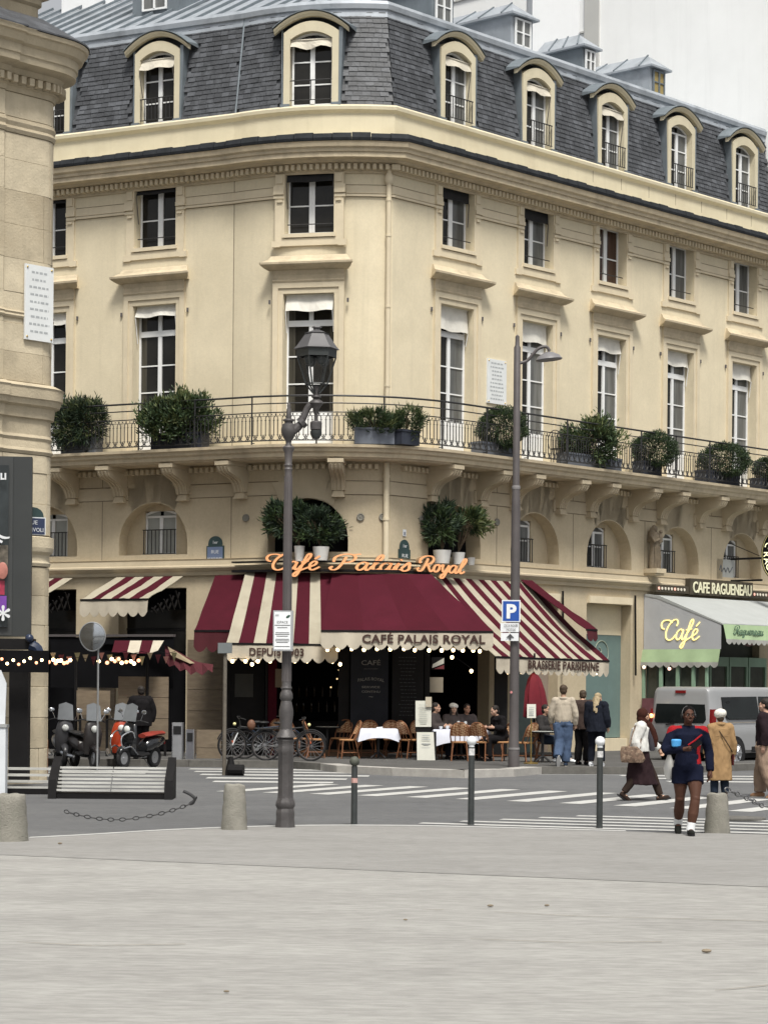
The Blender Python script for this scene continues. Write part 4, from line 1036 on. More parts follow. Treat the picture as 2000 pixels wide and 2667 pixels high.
# ---------------------------------------------------------------- strings of bulbs
def bulbs(label, px, Y):
    p0 = at(*px[0], Y(px[0][0])); t = thing('string_lights', label, 'string lights', p0); src = None
    mb = MB(); P = [at(x, y - 7, Y(x)) for x, y in px]; mb.tube(P, .008, 5); mb.build('cable', black, t)
    for x, y in px:
        p = at(x, y, Y(x))
        if src is None:
            mb = MB(); mb.ball((0, 0, 0), (.043, .043, .05), 10, 7); src = mb.build('bulb', bulb_m, t, True, local=True); o = src
        else: o = src.copy(); col.objects.link(o)
        o.location = p - p0
        mb = MB(); mb.lathe([(.017, .03), (.017, .075)], 6, p); mb.build('socket', black, o if False else t)
bulbs('string of lit bulbs under the DEPUIS 1903 valance', [(606, 1722), (640, 1722), (657, 1730), (672, 1722), (704, 1722), (737, 1721), (768, 1722), (800, 1722), (834, 1721), (866, 1723), (886, 1730)], lambda x: 56.6)
bulbs('string of lit bulbs under the CAFE PALAIS ROYAL valance', [(853, 1692), (880, 1692), (916, 1690), (948, 1692), (982, 1690), (1016, 1691), (1052, 1690), (1080, 1693), (1117, 1694), (1150, 1694), (1180, 1693), (1205, 1694), (1232, 1694), (1249, 1696), (1271, 1686)], lambda x: 56.05)
rs = [LA + 1.9 + .34 * k for k in range(12)]
def ry(x): return Wp(s_at(x, 1752, 2.6), 2.58, 0).y
bulbs('string of lit bulbs under the BRASSERIE PARISIENNE valance', [(1322, 1751), (1358, 1751), (1377, 1751), (1397, 1752), (1415, 1752), (1433, 1751), (1451, 1752), (1471, 1752), (1489, 1751), (1507, 1754), (1524, 1752), (1552, 1753)], ry)
bulbs('pair of loose lit bulbs hanging deep under the burgundy awning', [(1177, 1712), (1227, 1748)], lambda x: 57.4)
# ---------------------------------------------------------------- cafe front under the awnings
def upright(name, x0, x1, y0, y1, Y, m, parent, th=.06):
    a, b = at(x0, y1, Y), at(x1, y0, Y); mb = MB(); mb.box(((a.x + b.x) / 2, Y + th / 2, (a.z + b.z) / 2), (b.x - a.x, th, b.z - a.z)); return mb.build(name, m, parent)
front = thing('cafe_shopfront', 'dark wooden cafe front with black boards under the burgundy awnings', 'shop front', at(950, 1976, 58.2))
nb_ = upright('name_board', 912, 1012, 1688, 1905, 58.25, navy_board, front)
for s_, y, w, sz in (('CAFÉ', 1732, .48, .17), ('PALAIS ROYAL', 1772, .66, .11), ('SERVICE', 1792, .46, .075), ('CONTINU', 1804, .46, .075), ('~', 1818, .10, .12)):
    mb = MB(); o = at(966, y, 58.24)
    put_text(mb, s_, sz, o, (1, 0, 0), UZ, w, bold=.001, extrude=.003, fn=(lambda x, yy, z, o=o: o + Vector((x, -z, yy - (x * x * .35 if s_ == 'PALAIS ROYAL' else 0))))); mb.build('lettering', chalk, nb_)
mb = MB(); mb.bar(at(948, 1742, 58.23), at(984, 1742, 58.23), .008, .006); mb.build('rule', chalk, nb_)
cb = upright('chalk_board', 1020, 1104, 1688, 1900, 58.3, dark_wood, front)
mb = MB(); rr = random.Random(3)
for k in range(17):
    y = 1712 + k * 9.4; a = at(1036 + rr.uniform(0, 9), y, 58.29); b = at(1086 - rr.uniform(0, 14), y, 58.29); x = a.x
    while x < b.x: l = rr.uniform(.03, .09); mb.box((x + l / 2, 58.292, a.z), (l, .006, .016)); x += l + .022
tag(mb.build('chalk_writing', M('faint_chalk', (.05, .052, .055), .9, .1, 5), cb), kind='stuff')
upright('door_frame', 697, 722, 1690, 1972, 58.45, burgundy, front)
upright('door_leaf', 598, 690, 1690, 1985, 58.75, dark_wood, front)
upright('notice', 612, 660, 1755, 1815, 58.72, M('dim_paper', (.055, .055, .05), .8, .1, 4), front, .01)
upright('menu_sheet', 717, 743, 1742, 1790, 58.42, M('brown_paper', (.17, .14, .10), .8, .1, 4), front, .01)
for x0, x1 in ((880, 910), (1104, 1120), (1285, 1322), (690, 698), (590, 600)): upright('post', x0, x1, 1690, 1978, 58.4, dark_wood, front, .1)
upright('bar_counter', 745, 905, 1880, 1970, 60.6, dark_wood, front, .5)
for k in range(14): 
    o = at(760 + k * 10 + rnd.uniform(-2, 2), 1800 + 40 * (k % 2), 61.5); mb = MB(); mb.lathe([(.035, -.15), (.035, .03), (.012, .09), (.012, .14)], 8, o); mb.build('bottle', M('bottle_glass', (.03, .02, .01), .15, .3, 3), front)
for x, y in ((883, 1745), (878, 1768), (862, 1790), (757, 1762), (906, 1782)):
    mb = MB(); mb.ball(at(x, y, 60.9), .022, 8, 6); mb.build('shelf_lamp', M('dim_lamp', (1, .75, .45), .4, .02, 2, emit=1.2, ecol=(1, .7, .35)), front)
mb = MB(); a, b = at(778, 1974, 58.0), at(1010, 1974, 58.0); mb.box(((a.x + b.x) / 2, 58.3, PZ + .08), (b.x - a.x, .5, .16)); mb.build('wooden_step', M('worn_step', (.10, .062, .036), .8, .2, 3), front)
pic = upright('wall_mirror', 1123, 1158, 1712, 1744, 58.5, dark_wood, front, .03)
mb = MB(); mb.plate([(0, .0), (.30, .12), (.30, .26), (.02, .10)], at(1125, 1740, 58.46), (1, 0, 0), UZ, -.01); mb.build('painted_reflection', paper, pic)  # pale stripe of the reflected awning, painted as a plate
mb = MB(); mb.plate([(.02, .0), (.30, .0), (.30, .10), (.05, -.0)], at(1125, 1742, 58.455), (1, 0, 0), UZ, -.01); mb.build('painted_reflection', M('dim_red', (.20, .04, .05), .5, .1, 3), pic)  # red stripe of the same painted reflection
upright('price_board', 1117, 1154, 1764, 1803, 58.5, paper_c, front, .02)
upright('wall_panel', 1288, 1322, 1745, 1970, 58.75, M('grey_panel', (.075, .07, .062), .7, .1, 3), front, .08)
upright('menu_sheet', 1292, 1311, 1750, 1775, 58.7, M('grey_sheet', (.12, .125, .115), .8, .1, 4), front, .01)
upright('menu_sheet', 1293, 1316, 1792, 1838, 58.7, paper_c, front, .01)
# black sheets in the left-wing shop windows, painting the dark of the openings
for c in (-5.85, -2.40):
    f = LF(c, -.42); mb = MB(); f.box(mb, -1.05, 1.05, -.06, 0, .3, 4.55); mb.build('shop_dark_sheet', black, bld)
    mb = MB(); f.box(mb, -1.0, 1.0, .0, .012, 2.9, 4.0); mb.build('shop_pane', dark_glass, bld)
    mb = MB(); f.box(mb, -1.05, 1.05, .0, .03, 3.45, 3.52); mb.build('shop_transom', dark_wood, bld)
# CAFE ROYAL lettering on the pillar left of the cafe, ashlar joints
f = LF(-.62)
for txt, z, w, x in (('CAFÉ', 3.08, .32, .02), ('ROYAL', 2.82, .38, .08)):
    mb = MB(); put_text(mb, txt, .12, f(x, .012, z), f.u, UZ, w, bold=.001, extrude=.002, shear=.2); mb.build('lettering', ink, bld)
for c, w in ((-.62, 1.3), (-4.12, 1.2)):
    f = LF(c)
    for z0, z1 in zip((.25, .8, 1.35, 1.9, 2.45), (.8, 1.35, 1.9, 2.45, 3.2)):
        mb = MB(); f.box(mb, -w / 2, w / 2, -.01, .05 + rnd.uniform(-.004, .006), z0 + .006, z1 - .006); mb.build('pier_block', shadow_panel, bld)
# ---------------------------------------------------------------- street name plates
def street_plate(label, lines, s, z, w, h, top, d=.05, m=enamel, txt=enamel_w):
    f = LF(s, .0); t = thing('street_sign', label, 'street sign', f(0, 0, z))
    mb = MB(); mb.plate([(-w / 2, 0), (w / 2, 0), (w / 2, h), (-w / 2, h)], f(0, .01, z), f.u, UZ, -.0 - .0 + .03); mb.build('frame', enamel_g, t)
    mb = MB(); mb.plate([(-w / 2 + .03, .03), (w / 2 - .03, .03), (w / 2 - .03, h - .03), (-w / 2 + .03, h - .03)], f(0, .041, z), f.u, UZ, .006); mb.build('plate', m, t)
    mb = MB(); arc = [(-w * .40, h), (w * .40, h)] + [(w * .40 * math.cos(math.pi * k / 10), h + .06 + .19 * math.sin(math.pi * k / 10)) for k in range(11)]
    mb.plate(arc, f(0, .01, z), f.u, UZ, .03); mb.build('crest', enamel_g, t)
    mb = MB(); put_text(mb, top, .12, f(0, .045, z + h + .05), f.u, UZ, None, extrude=.002); mb.build('lettering', txt, t)
    for k, (tx, tw) in enumerate(lines):
        mb = MB(); put_text(mb, tx, .125, f(0, .05, z + h - .20 - .19 * k), f.u, UZ, tw, extrude=.002); mb.build('lettering', txt, t)
s = s_at(563, 1440); street_plate('faded blue street plate on the plaster wall beside the burgundy awnings', [('RUE', .22), ('DE RICHELIEU', .44)], s, 5.18, .52, .44, '1er', m=M('faded_enamel', (.13, .17, .27), .4, .1, 3))
s = s_at(1051, 1440); street_plate('dark green street plate behind the script sign, beside the downpipe', [('RUE', .22)], s, 5.12, .44, .40, '1er', m=enamel_g)
mb = MB(); f = LF(s_at(1052, 1387)); mb.plate([(-.06, -.08), (.06, -.08), (.06, .09), (-.06, .09)], f(0, .012, at(1052, 1387, 58.6).z), f.u, UZ, .012)
o = mb.build('number_plate', enamel_w); tag(o, 'tiny blue and white number plate above the green street plate', 'house number')
mb = MB(); put_text(mb, '8', .13, f(0, .026, at(1052, 1393, 58.6).z), f.u, UZ, .07, extrude=.002); mb.build('lettering', enamel, o)
# street plate on the stone corner
p = Vector((-6.66, 44.05, zs(1410))); ux = Vector((.88, .475, 0)).normalized(); un = ux.cross(UZ); un = un
t = thing('street_sign', 'blue street plate on the stone corner building, half hidden by the advertising panel', 'street sign', p)
mb = MB(); mb.plate([(-.38, 0), (.16, 0), (.16, .34), (-.38, .34)], p + un * .03, ux, UZ, .03); mb.build('frame', enamel_w, t)
mb = MB(); mb.plate([(-.36, .02), (.14, .02), (.14, .32), (-.36, .32)], p + un * .065, ux, UZ, .006); mb.build('plate', enamel, t)
mb = MB(); mb.plate([(-.30, .34), (.12, .34)] + [(-.09 + .21 * math.cos(math.pi * k / 8), .36 + .17 * math.sin(math.pi * k / 8)) for k in range(9)], p + un * .03, ux, UZ, .03); mb.build('crest', enamel_g, t)
for tx, y, w in (('RUE', .20, .2), ('DE RIVOLI', .06, .44)):
    mb = MB(); put_text(mb, tx, .11, p + un * .075 + UZ * y - ux * .11, ux, UZ, w, extrude=.002); mb.build('lettering', enamel_w, t)
# ---------------------------------------------------------------- statue on the right wing
s = s_at(1688, 1440); f = LF(s); t = thing('statue', 'weathered stone statue of a robed mother holding a child on a wall bracket', 'statue', f(0, .2, 5.75))
z0 = at(1688, 1482, f.o.y).z; zt = at(1688, 1366, f.o.y).z; H = zt - z0
mb = MB()
rings = []
for r, h, n_ in ((.17, 0, .0), (.185, .10, .0), (.165, .30, .01), (.15, .48, .02), (.165, .62, .03), (.17, .74, .03), (.10, .81, .03), (.055, .83, .03)):
    rings.append([f(math.cos(2 * math.pi * k / 18) * r * (1 + .10 * math.sin(k * 3.1 + h * 4) * (1 - h * .8)), .20 + n_ + math.sin(2 * math.pi * k / 18) * r * .75 * (1 + .12 * math.sin(k * 2.3 + h * 3)), z0 + H * h) for k in range(18)])
mb.loft(rings)
mb.ball(f(0, .23, z0 + H * .89), (.068, .075, .085), 10, 8); mb.ball(f(0, .195, z0 + H * .90), (.085, .09, .105), 12, 8); mb.tube([f(0, .17, z0 + H * .92), f(0, .14, z0 + H * .80), f(0, .13, z0 + H * .60)], [.085, .13, .14], 12)
mb.ball(f(.10, .33, z0 + H * .70), (.08, .075, .13), 10, 8); mb.ball(f(.11, .35, z0 + H * .83), .055, 10, 8)
mb.tube([f(.17, .2, z0 + H * .74), f(.20, .31, z0 + H * .62), f(.04, .38, z0 + H * .62)], .05, 8); mb.tube([f(-.17, .2, z0 + H * .74), f(-.17, .33, z0 + H * .60), f(.0, .38, z0 + H * .66)], .05, 8)
for k in range(5): mb.tube([f(-.12 + .05 * k, .33, z0 + H * .5), f(-.14 + .065 * k, .35, z0 + H * .25), f(-.13 + .06 * k, .33, z0 + .02)], .018, 5)
mb.build('figure', M('statue_stone', (.21, .17, .12), .9, .25, 6, .4, 30, streak=.2), t, True, angle=60)
mb = MB(); f.box(mb, -.24, .24, 0, .46, z0 - .13, z0); f.box(mb, -.21, .21, 0, .40, z0 - .2, z0 - .13)
mb.loft([[f(math.cos(a) * r, max(0, math.sin(a) * r), z) for a in [math.pi * k / 8 for k in range(9)]] for r, z in ((.19, z0 - .2), (.15, z0 - .30), (.08, z0 - .42), (.07, z0 - .62), (.03, z0 - .66))]); mb.build('bracket', dirty_trim, t, True)
# ---------------------------------------------------------------- teal shutter and the green cafe on the right wing
c = LA + 9.31
f = LF(c, -.40); sh = thing('teal_shutter', 'tall grey-teal shuttered doorway with a faint oval emblem', 'doorway', f(0, 0, .3))
mb = MB(); f.box(mb, -1.04, 1.04, .0, .06, .62, 3.55); mb.build('panel', teal, sh)
mb = MB(); f.box(mb, -1.04, 1.04, .0, .07, 3.55, 4.4); mb.build('lintel_panel', plaster, sh)
mb = MB(); f.box(mb, -1.04, 1.04, .0, .32, .25, .60); mb.build('sill', trim, sh)
mb = MB(); mb.tube([f(.1 + .32 * math.cos(2 * math.pi * k / 28), .075, 3.02 + .36 * math.sin(2 * math.pi * k / 28)) for k in range(28)], .012, 5, closed=True); mb.tube([f(-.02, .075, 2.9), f(.1, .075, 3.1), f(.0, .075, 3.2)], .012, 5); mb.build('emblem', M('emblem', (.34, .38, .30), .5, .1, 3), sh)
f = LF(LA + 5.92, -.40); mb = MB(); f.box(mb, -1.04, 1.04, 0, .05, .25, 4.42); mb.build('door_panel', M('dim_teal', (.10, .135, .13), .6, .1, 2), bld)
mb = MB(); f.box(mb, .5, 1.04, .05, .08, .25, 4.42); mb.build('door_panel', M('pink_grey', (.26, .21, .17), .8, .1, 2), bld)
# hanging dark red cloth
p = at(1390, 1868, 58.6); t = thing('folded_parasol', 'closed dark red parasol behind the grey lamp pole', 'parasol', (p.x, 58.6, PZ))
mb = MB(); rings = []
for r, y in ((.06, 1752), (.17, 1770), (.25, 1800), (.30, 1840), (.33, 1866), (.28, 1870)):
    q = at(1390 + (y - 1750) * .06, y, 58.6); rings.append([Vector((q.x + r * (1 + .16 * math.sin(k * 2.5)) * math.cos(2 * math.pi * k / 20), 58.6 + r * .8 * (1 + .16 * math.sin(k * 2.5)) * math.sin(2 * math.pi * k / 20), q.z)) for k in range(20)])
mb.loft(rings); mb.build('canopy', M('deep_red_cloth', (.12, .006, .014), .85, .15, 3), t, True, angle=60)
mb = MB(); mb.tube([(p.x, 58.6, PZ), (p.x, 58.6, 2.9)], .025, 8); mb.lathe([(.25, 0), (.25, .06), (.05, .08)], 14, (p.x, 58.6, PZ)); mb.build('pole', dark_wood, t)
# green cafe
gr = thing('cafe_shopfront', 'pale green glazed cafe front with grey and green awning and a lit Café sign', 'shop front', Wp(LA + 13.5, 1, PZ))
T0 = LA + 11.0
def G(t, d, z): return Wp(T0 + t, d, z)
def gplate(name, pts, m, th=.02, parent=None):     # cheek plates run outwards from the wall at t=0
    mb = MB(); o = G(0, 0, 0); mb.plate(pts, o, fn_(T0), UZ, th); return mb.build(name, m, parent or gr)
ck = gplate('awning_cheek', [(.02, 3.16), (2.66, 3.16), (2.66, 3.84), (.5, 4.66), (.02, 4.74)], grey_canvas)
mb = MB(); mb.loft([[G(-.03, .05, 4.76), G(-.03, .55, 4.70), G(-.03, 2.72, 3.88), G(-.03, 2.72, 3.84), G(-.03, .5, 4.62), G(-.03, .05, 4.70)], [G(6.4, .05, 4.76), G(6.4, .55, 4.70), G(6.4, 2.72, 3.88), G(6.4, 2.72, 3.84), G(6.4, .5, 4.62), G(6.4, .05, 4.70)]]); mb.build('awning_roof', M('pale_canvas', (.34, .355, .35), .85, .06, 2), gr)
def scallop(name, P, Q, h0, h1, m, m2):
    P, Q = Vector(P), Vector(Q); L = (Q - P).length; u = (Q - P) / L; n = max(3, round(L / .26)); mb = MB(); K = n * 6; out = Vector((u.y, -u.x, 0))
    for i in range(K):
        x0, x1 = L * i / K, L * (i + 1) / K; w = lambda x: .018 * math.sin(x * 7)
        mb.add([P + u * x0, P + u * x1, P + u * x1 - UZ * (h0 - .08) + out * (.10 + w(x1)), P + u * x0 - UZ * (h0 - .08) + out * (.10 + w(x0))], [(0, 1, 2, 3)])
        z0, z1 = (h1 * (.5 + .5 * abs(math.sin(math.pi * x / L * n))) for x in (x0, x1))
        mb.add([P + u * x0 - UZ * (h0 - .08) + out * (.10 + w(x0)), P + u * x1 - UZ * (h0 - .08) + out * (.10 + w(x1)), P + u * x1 - UZ * (h0 - .08 + z1) + out * (.11 + w(x1)), P + u * x0 - UZ * (h0 - .08 + z0) + out * (.11 + w(x0))], [(0, 1, 2, 3)], 1)
    return mb.build(name, [m, m2], gr)
scallop('green_valance', G(-.04, -.0, 3.16), G(-.04, 2.66, 3.16), .45, .16, green_canvas, M('grey_trim', (.30, .30, .28), .85, .1, 3))
scallop('green_valance', G(-.02, 2.74, 3.86), G(6.4, 2.74, 3.86), .50, .15, green_canvas, M('grey_trim', (.30, .30, .28)))
csg = thing('neon_sign', 'yellow glowing script Café sign on the grey awning cheek', 'sign', G(-.05, 1.4, 3.5))
def fnc(x, y, z): return Wp(T0 - .045 - z * .5, .62 + x * .285, 3.42 + y * .285)
def fn2(x, y, z):
    p = G(-.03, .58 + x * .285, 3.42 + y * .31); return p - ft(T0) * z
script(csg, 'Café', fn2, 1, neon_y, None, .105, .03)
vt = MB(); 
def fnr(x, y, z): return G(.35 + x * .155, 2.80 + .02 + z, 3.58 + y * .13)
script(gr, 'Ragueneau', fnr, 1, M('dark_green_letter', (.10, .17, .11), .8, .1, 3), None, .17, .02)
# name board CAFE RAGUENEAU
sg = thing('shop_sign', 'dark board with pale capitals CAFE RAGUENEAU over the green awning', 'sign', Wp(LA + 14, .4, 4.9))
ta, tb = s_at(1804, 1556, .42), s_at(1956, 1562, .42)
tl, tr_ = s_at(1712, 1556, .42), SE - .1
mb = MB(); fslab(mb, ta - .12, tb + .1, .22, .40, 4.80, 5.28); mb.build('board', M('sign_board', (.055, .045, .03), .6, .2, 3), sg)
for a, b in ((tl, ta - .13), (tb + .11, tr_)):
    mb = MB(); fslab(mb, a, b, .22, .36, 4.82, 5.04); mb.build('side_board', M('sign_board', (.055, .045, .03)), sg)
    x = a + .12; k = 0
    while x < b - .1:
        mb = MB(); p = Wp(x, .37, 4.93); q = Matrix((ft(x), UZ, fn_(x))).transposed(); mb.lathe([(.045, 0), (.045, .012), (.001, .014)], 8, p, M3=q); mb.build('light_dot', M('pink_light', (.9, .45, .35), .4, .05, 3, emit=.5, ecol=(1, .5, .4)) if k % 5 in (0,) else M('pale_light', (.7, .65, .55), .5, .1, 3), sg); x += .16; k += 1
mb = MB(); tm = (ta + tb) / 2
put_text(mb, 'CAFE RAGUENEAU', .46, (0, 0, 0), (1, 0, 0), UZ, (tb - ta), bold=.006, extrude=.012, fn=lambda x, y, z: Wp(tm + x, .42 + z, 4.87 + y)); mb.build('lettering', M('pale_letter', (.62, .60, .44), .6, .08, 4, emit=.10, ecol=(1, .95, .6)), sg)
# glazed side of the terrace and the front behind it
def gpanel(name, d0, d1, z0, z1, m, off=0.0, th=.03, parent=None):
    mb = MB(); mb.plate([(d0, z0), (d1, z0), (d1, z1), (d0, z1)], G(off, 0, 0), fn_(T0), UZ, th); return mb.build(name, m, parent or gr)
gpanel('terrace_base', .05, 2.25, .25, .95, green_paint, .0, .05)
for k, (a, b) in enumerate(((.10, .60), (.75, 1.18), (1.32, 1.72), (1.84, 2.18))):
    gpanel('terrace_pane', a, b, .97, 2.85, M('green_reflection_glass', (.05, .055, .045), .1, .5, 1.1), .03, .01)
    gpanel('terrace_mullion', b + .01, min(b + .11, 2.26), .25, 2.86, green_paint, -.02, .07)
gpanel('terrace_mullion', .02, .09, .25, 2.86, green_paint, -.02, .07)
gpanel('terrace_rail', .05, 2.25, 2.80, 2.88, green_paint, -.01, .05)
gpanel('seat_cushion', .1, 1.6, 1.25, 1.75, M('pink_seat', (.12, .045, .055), .8, .3, 4), .10, .3)
for z in (.62, .78): gpanel('base_rib', .1, 2.2, z, z + .03, M('dark_green_paint', (.14, .2, .15), .6, .1, 3), -.03, .03)
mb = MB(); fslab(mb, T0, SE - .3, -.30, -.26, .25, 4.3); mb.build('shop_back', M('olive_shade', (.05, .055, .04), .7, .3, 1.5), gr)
for k in range(5):
    a = T0 + 1.15 + 1.05 * k; f = LF(a + .48); mb = MB(); f.box(mb, -.50, -.42, .02, .12, .25, 3.0); f.box(mb, .42, .50, .02, .12, .25, 3.0); f.box(mb, -.42, .42, .02, .12, 2.72, 3.0); f.box(mb, -.42, .42, .02, .12, .25, .9); mb.build('door_frame', green_paint, gr)
    mb = MB(); f.box(mb, -.42, .42, .05, .06, .9, 2.72); mb.build('door_pane', M('green_door_glass', (.07, .075, .06), .1, .4, .8), gr)
for x, y, d in ((1891, 1647, 1.8), (1939, 1648, 1.8), (1978, 1645, 1.8), (1676, 1738, .5), (1742, 1742, 1.1)):
    s = s_at(x, y, d); p = Wp(s, d, 0); mb = MB(); mb.ball(at(x, y, p.y), .05, 10, 7); mb.build('globe_lamp', M('pink_globe', (1, .6, .45), .4, .03, 2, emit=1.6, ecol=(1, .62, .48)), gr)
for x, y in ((1921, 1655), (1929, 1661), (1962, 1655)):
    s = s_at(x, y, 1.6); p = Wp(s, 1.6, 0); q = at(x, y, p.y); mb = MB(); mb.tube([q + UZ * .12, q - UZ * .08], .018, 6); mb.build('filament_lamp', M('orange_glow', (1, .5, .2), .4, .03, 2, emit=1.2, ecol=(1, .55, .25)), gr)
s = s_at(1948, 1665, 1.7); p = at(1948, 1668, Wp(s, 1.7, 0).y); mb = MB(); mb.lathe([(.02, .0), (.12, .03), (.24, .18), (.26, .26), (.20, .30)], 9, p - UZ * .18); mb.build('flower_basket', M('pink_flowers', (.35, .22, .22), .9, .5, 9, .8, 20), gr)
# hanging round sign, seen at the right edge, and its small grey companion
p = Wp(LA + 15.55, 1.0, 6.05); t = thing('blade_sign', 'black oval sign with yellow neon capitals jutting from the wall above CAFE RAGUENEAU', 'sign', p)
un = -ft(LA + 15); ux = fn_(LA + 15); mb = MB(); n = 32
mb.loft([[p + ux * (.62 + .58 * math.cos(2 * math.pi * k / n) * s_) + UZ * (.02 + .78 * math.sin(2 * math.pi * k / n) * s_) + un * e for k in range(n)] for s_, e in ((.97, -.05), (1, -.03), (1, .03), (.97, .05))]); mb.build('disc', black, t)
mb = MB(); mb.tube([p + ux * (.62 + .53 * math.cos(2 * math.pi * k / n)) + UZ * (.02 + .73 * math.sin(2 * math.pi * k / n)) + un * .055 for k in range(n)], .010, 5, closed=True); mb.build('neon_ring', M('dim_neon', (.5, .45, .2), .5, .1, 3), t)
for ch, a, sz in (('C', 150, .26), ('R', 178, .27), ('A', 198, .27), ('G', 220, .27), ('U', 243, .26), ('C', 100, .26), ('A', 75, .24)):
    A = R(a); o = p + ux * (.62 + .37 * math.cos(A)) + UZ * (.02 + .55 * math.sin(A)) + un * .056
    rad = (ux * math.cos(A) + UZ * math.sin(A)).normalized(); tan = (-ux * math.sin(A) + UZ * math.cos(A))
    up = -tan.cross(un).normalized() if False else rad
    mb = MB(); put_text(mb, ch, sz, o, -tan if True else tan, rad, None, bold=.002, extrude=.004, fn=lambda x, y, z, o=o, rad=rad, tan=tan: o + tan * x * 1.0 - rad * (y - .09) + un * z); mb.build('letter', M('neon_cream', (.9, .85, .5), .5, .02, 3, emit=.9, ecol=(1, .95, .55)), t)
for z in (5.98, 5.32):
    mb = MB(); mb.bar(Wp(LA + 15.5, -.1, z), Wp(LA + 15.5, 1.1, z), .06); mb.build('bracket', dark_wood, t)
mb = MB(); mb.tube([Wp(LA + 15.6, -.2, 6.5), Wp(LA + 15.5, 1.0, 6.05)], .012, 5); mb.build('stay_cable', dark_wood, t)
f = LF(LA + 15.35, -.05); o = f(0, 0, 5.65)
t = thing('small_sign', 'small pale grey sign with faint script fixed across the last arch', 'sign', o)
mb = MB(); f.box(mb, -.62, .30, .02, .05, 5.36, 5.96); mb.build('panel', M('pale_grey_panel', (.36, .37, .35), .6, .06, 2), t)
script(t, 'gar', lambda x, y, z: f(-.5 + x * .2, .055 + z, 5.55 + y * .17), 1, M('grey_script', (.13, .14, .15), .7, .1, 3), None, .13, .02) if False else None
mb = MB(); mb.tube(cat([f(-.5, .06, 5.62), f(-.42, .06, 5.78), f(-.38, .06, 5.58), f(-.25, .06, 5.70), f(-.15, .06, 5.58), f(-.05, .06, 5.72), f(.05, .06, 5.58), f(.2, .06, 5.74)], 4), .014, 5); mb.build('script_mark', M('grey_script', (.13, .14, .15), .7, .1, 3), t)
# shop terrace canopy on the left street
ct = thing('terrace_canopy', 'dark terrace canopy with a grey rail and red striped flap below the small striped awning', 'canopy', Wp(-3.5, 2, 3.3))
Y_ = 56.9
mb = MB(); a, b = at(128, 1790, 58.0), at(452, 1672, 57.4); mb.hexa([(a.x, 58.3, a.z), (a.x, 58.35, a.z), (b.x, 57.55, a.z), (b.x, 57.5, a.z), (a.x, 58.3, b.z), (a.x, 58.35, b.z), (b.x, 57.55, b.z), (b.x, 57.5, b.z)]); mb.build('dark_fill_sheet', black, ct)  # black sheet added to darken the band under the canopy rail
mb = MB(); a, b = at(128, 1655, 58.6), at(455, 1655, 57.0); mb.bar(a, b, .12, .06); mb.build('rail', pole_m, ct)
mb = MB(); mb.hexa([a - UZ * .04 + Vector((0, -.03, 0)), a - UZ * .04 + Vector((0, .03, 0)), b - UZ * .04 + Vector((0, .03, 0)), b - UZ * .04 + Vector((0, -.03, 0)), a - UZ * .22 + Vector((0, -.03, 0)), a - UZ * .22 + Vector((0, .03, 0)), b - UZ * .22 + Vector((0, .03, 0)), b - UZ * .22 + Vector((0, -.03, 0))]); mb.build('fascia', black, ct)
cl = [at(x, y, 56.9) for x, y in ((300, 1668), (340, 1668), (370, 1668), (400, 1668), (428, 1668))]; cb_ = [at(x, y, 56.2) for x, y in ((292, 1698), (332, 1700), (362, 1701), (390, 1702), (412, 1694))]
for i in range(4):
    mb = MB(); mb.add([cl[i], cl[i + 1], cb_[i + 1], cb_[i]] + [p + Vector((0, .02, 0)) for p in (cl[i], cl[i + 1], cb_[i + 1], cb_[i])], [(0, 3, 2, 1), (4, 5, 6, 7), (2, 3, 7, 6), (0, 1, 5, 4), (1, 2, 6, 5), (3, 0, 4, 7)]); mb.build('flap_stripe', [burgundy, cream][i % 2], ct)
mb = MB(); K = 10; tp = cat([at(430, 1680, 57.2), at(470, 1700, 57.0), at(510, 1722, 56.8), at(556, 1730, 56.6)], 3); bt = cat([at(432, 1732, 57.0), at(470, 1748, 56.6), at(512, 1760, 56.2), at(554, 1752, 56.0)], 3)
for i in range(len(tp) - 1): mb.add([tp[i], tp[i + 1], bt[i + 1] + UZ * (.1 * (i % 2)), bt[i] + UZ * (.1 * ((i + 1) % 2))], [(0, 1, 2, 3), (3, 2, 1, 0)])
mb.build('end_flap', dark_red, ct)
mb = MB(); mb.add([at(438, 1684, 56.95), at(452, 1692, 56.9), at(508, 1727, 56.6), at(495, 1728, 56.55), at(446, 1706, 56.85)], [(0, 1, 2, 3, 4)]); mb.build('flap_stripe', M('dim_cream', (.25, .20, .13), .85, .1, 3), ct)
for k, (x, y) in enumerate(((128, 1724), (140, 1718), (146, 1727), (152, 1721), (168, 1727), (184, 1719), (280, 1726), (292, 1716), (310, 1716), (350, 1728), (362, 1720), (160, 1720), (176, 1725), (258, 1722), (300, 1722), (318, 1726), (330, 1724), (342, 1722))):
    mb = MB(); mb.ball(at(x, y, 55.5), .045, 8, 6); mb.build('festoon_bulb', bulb_m if k % 2 else M('red_bulb', (1, .3, .15), .4, .02, 2, emit=2, ecol=(1, .45, .25)), ct)
mb = MB(); mb.tube([at(x, 1699 + 4 * math.sin(x), 55.65) for x in range(128, 480, 22)], .007, 5); mb.build('cable', black, ct)
mb = MB(); mb.tube([at(x, 1716 + 4 * math.sin(x), 55.55) for x in range(126, 366, 20)], .007, 5); mb.build('cable', black, ct)
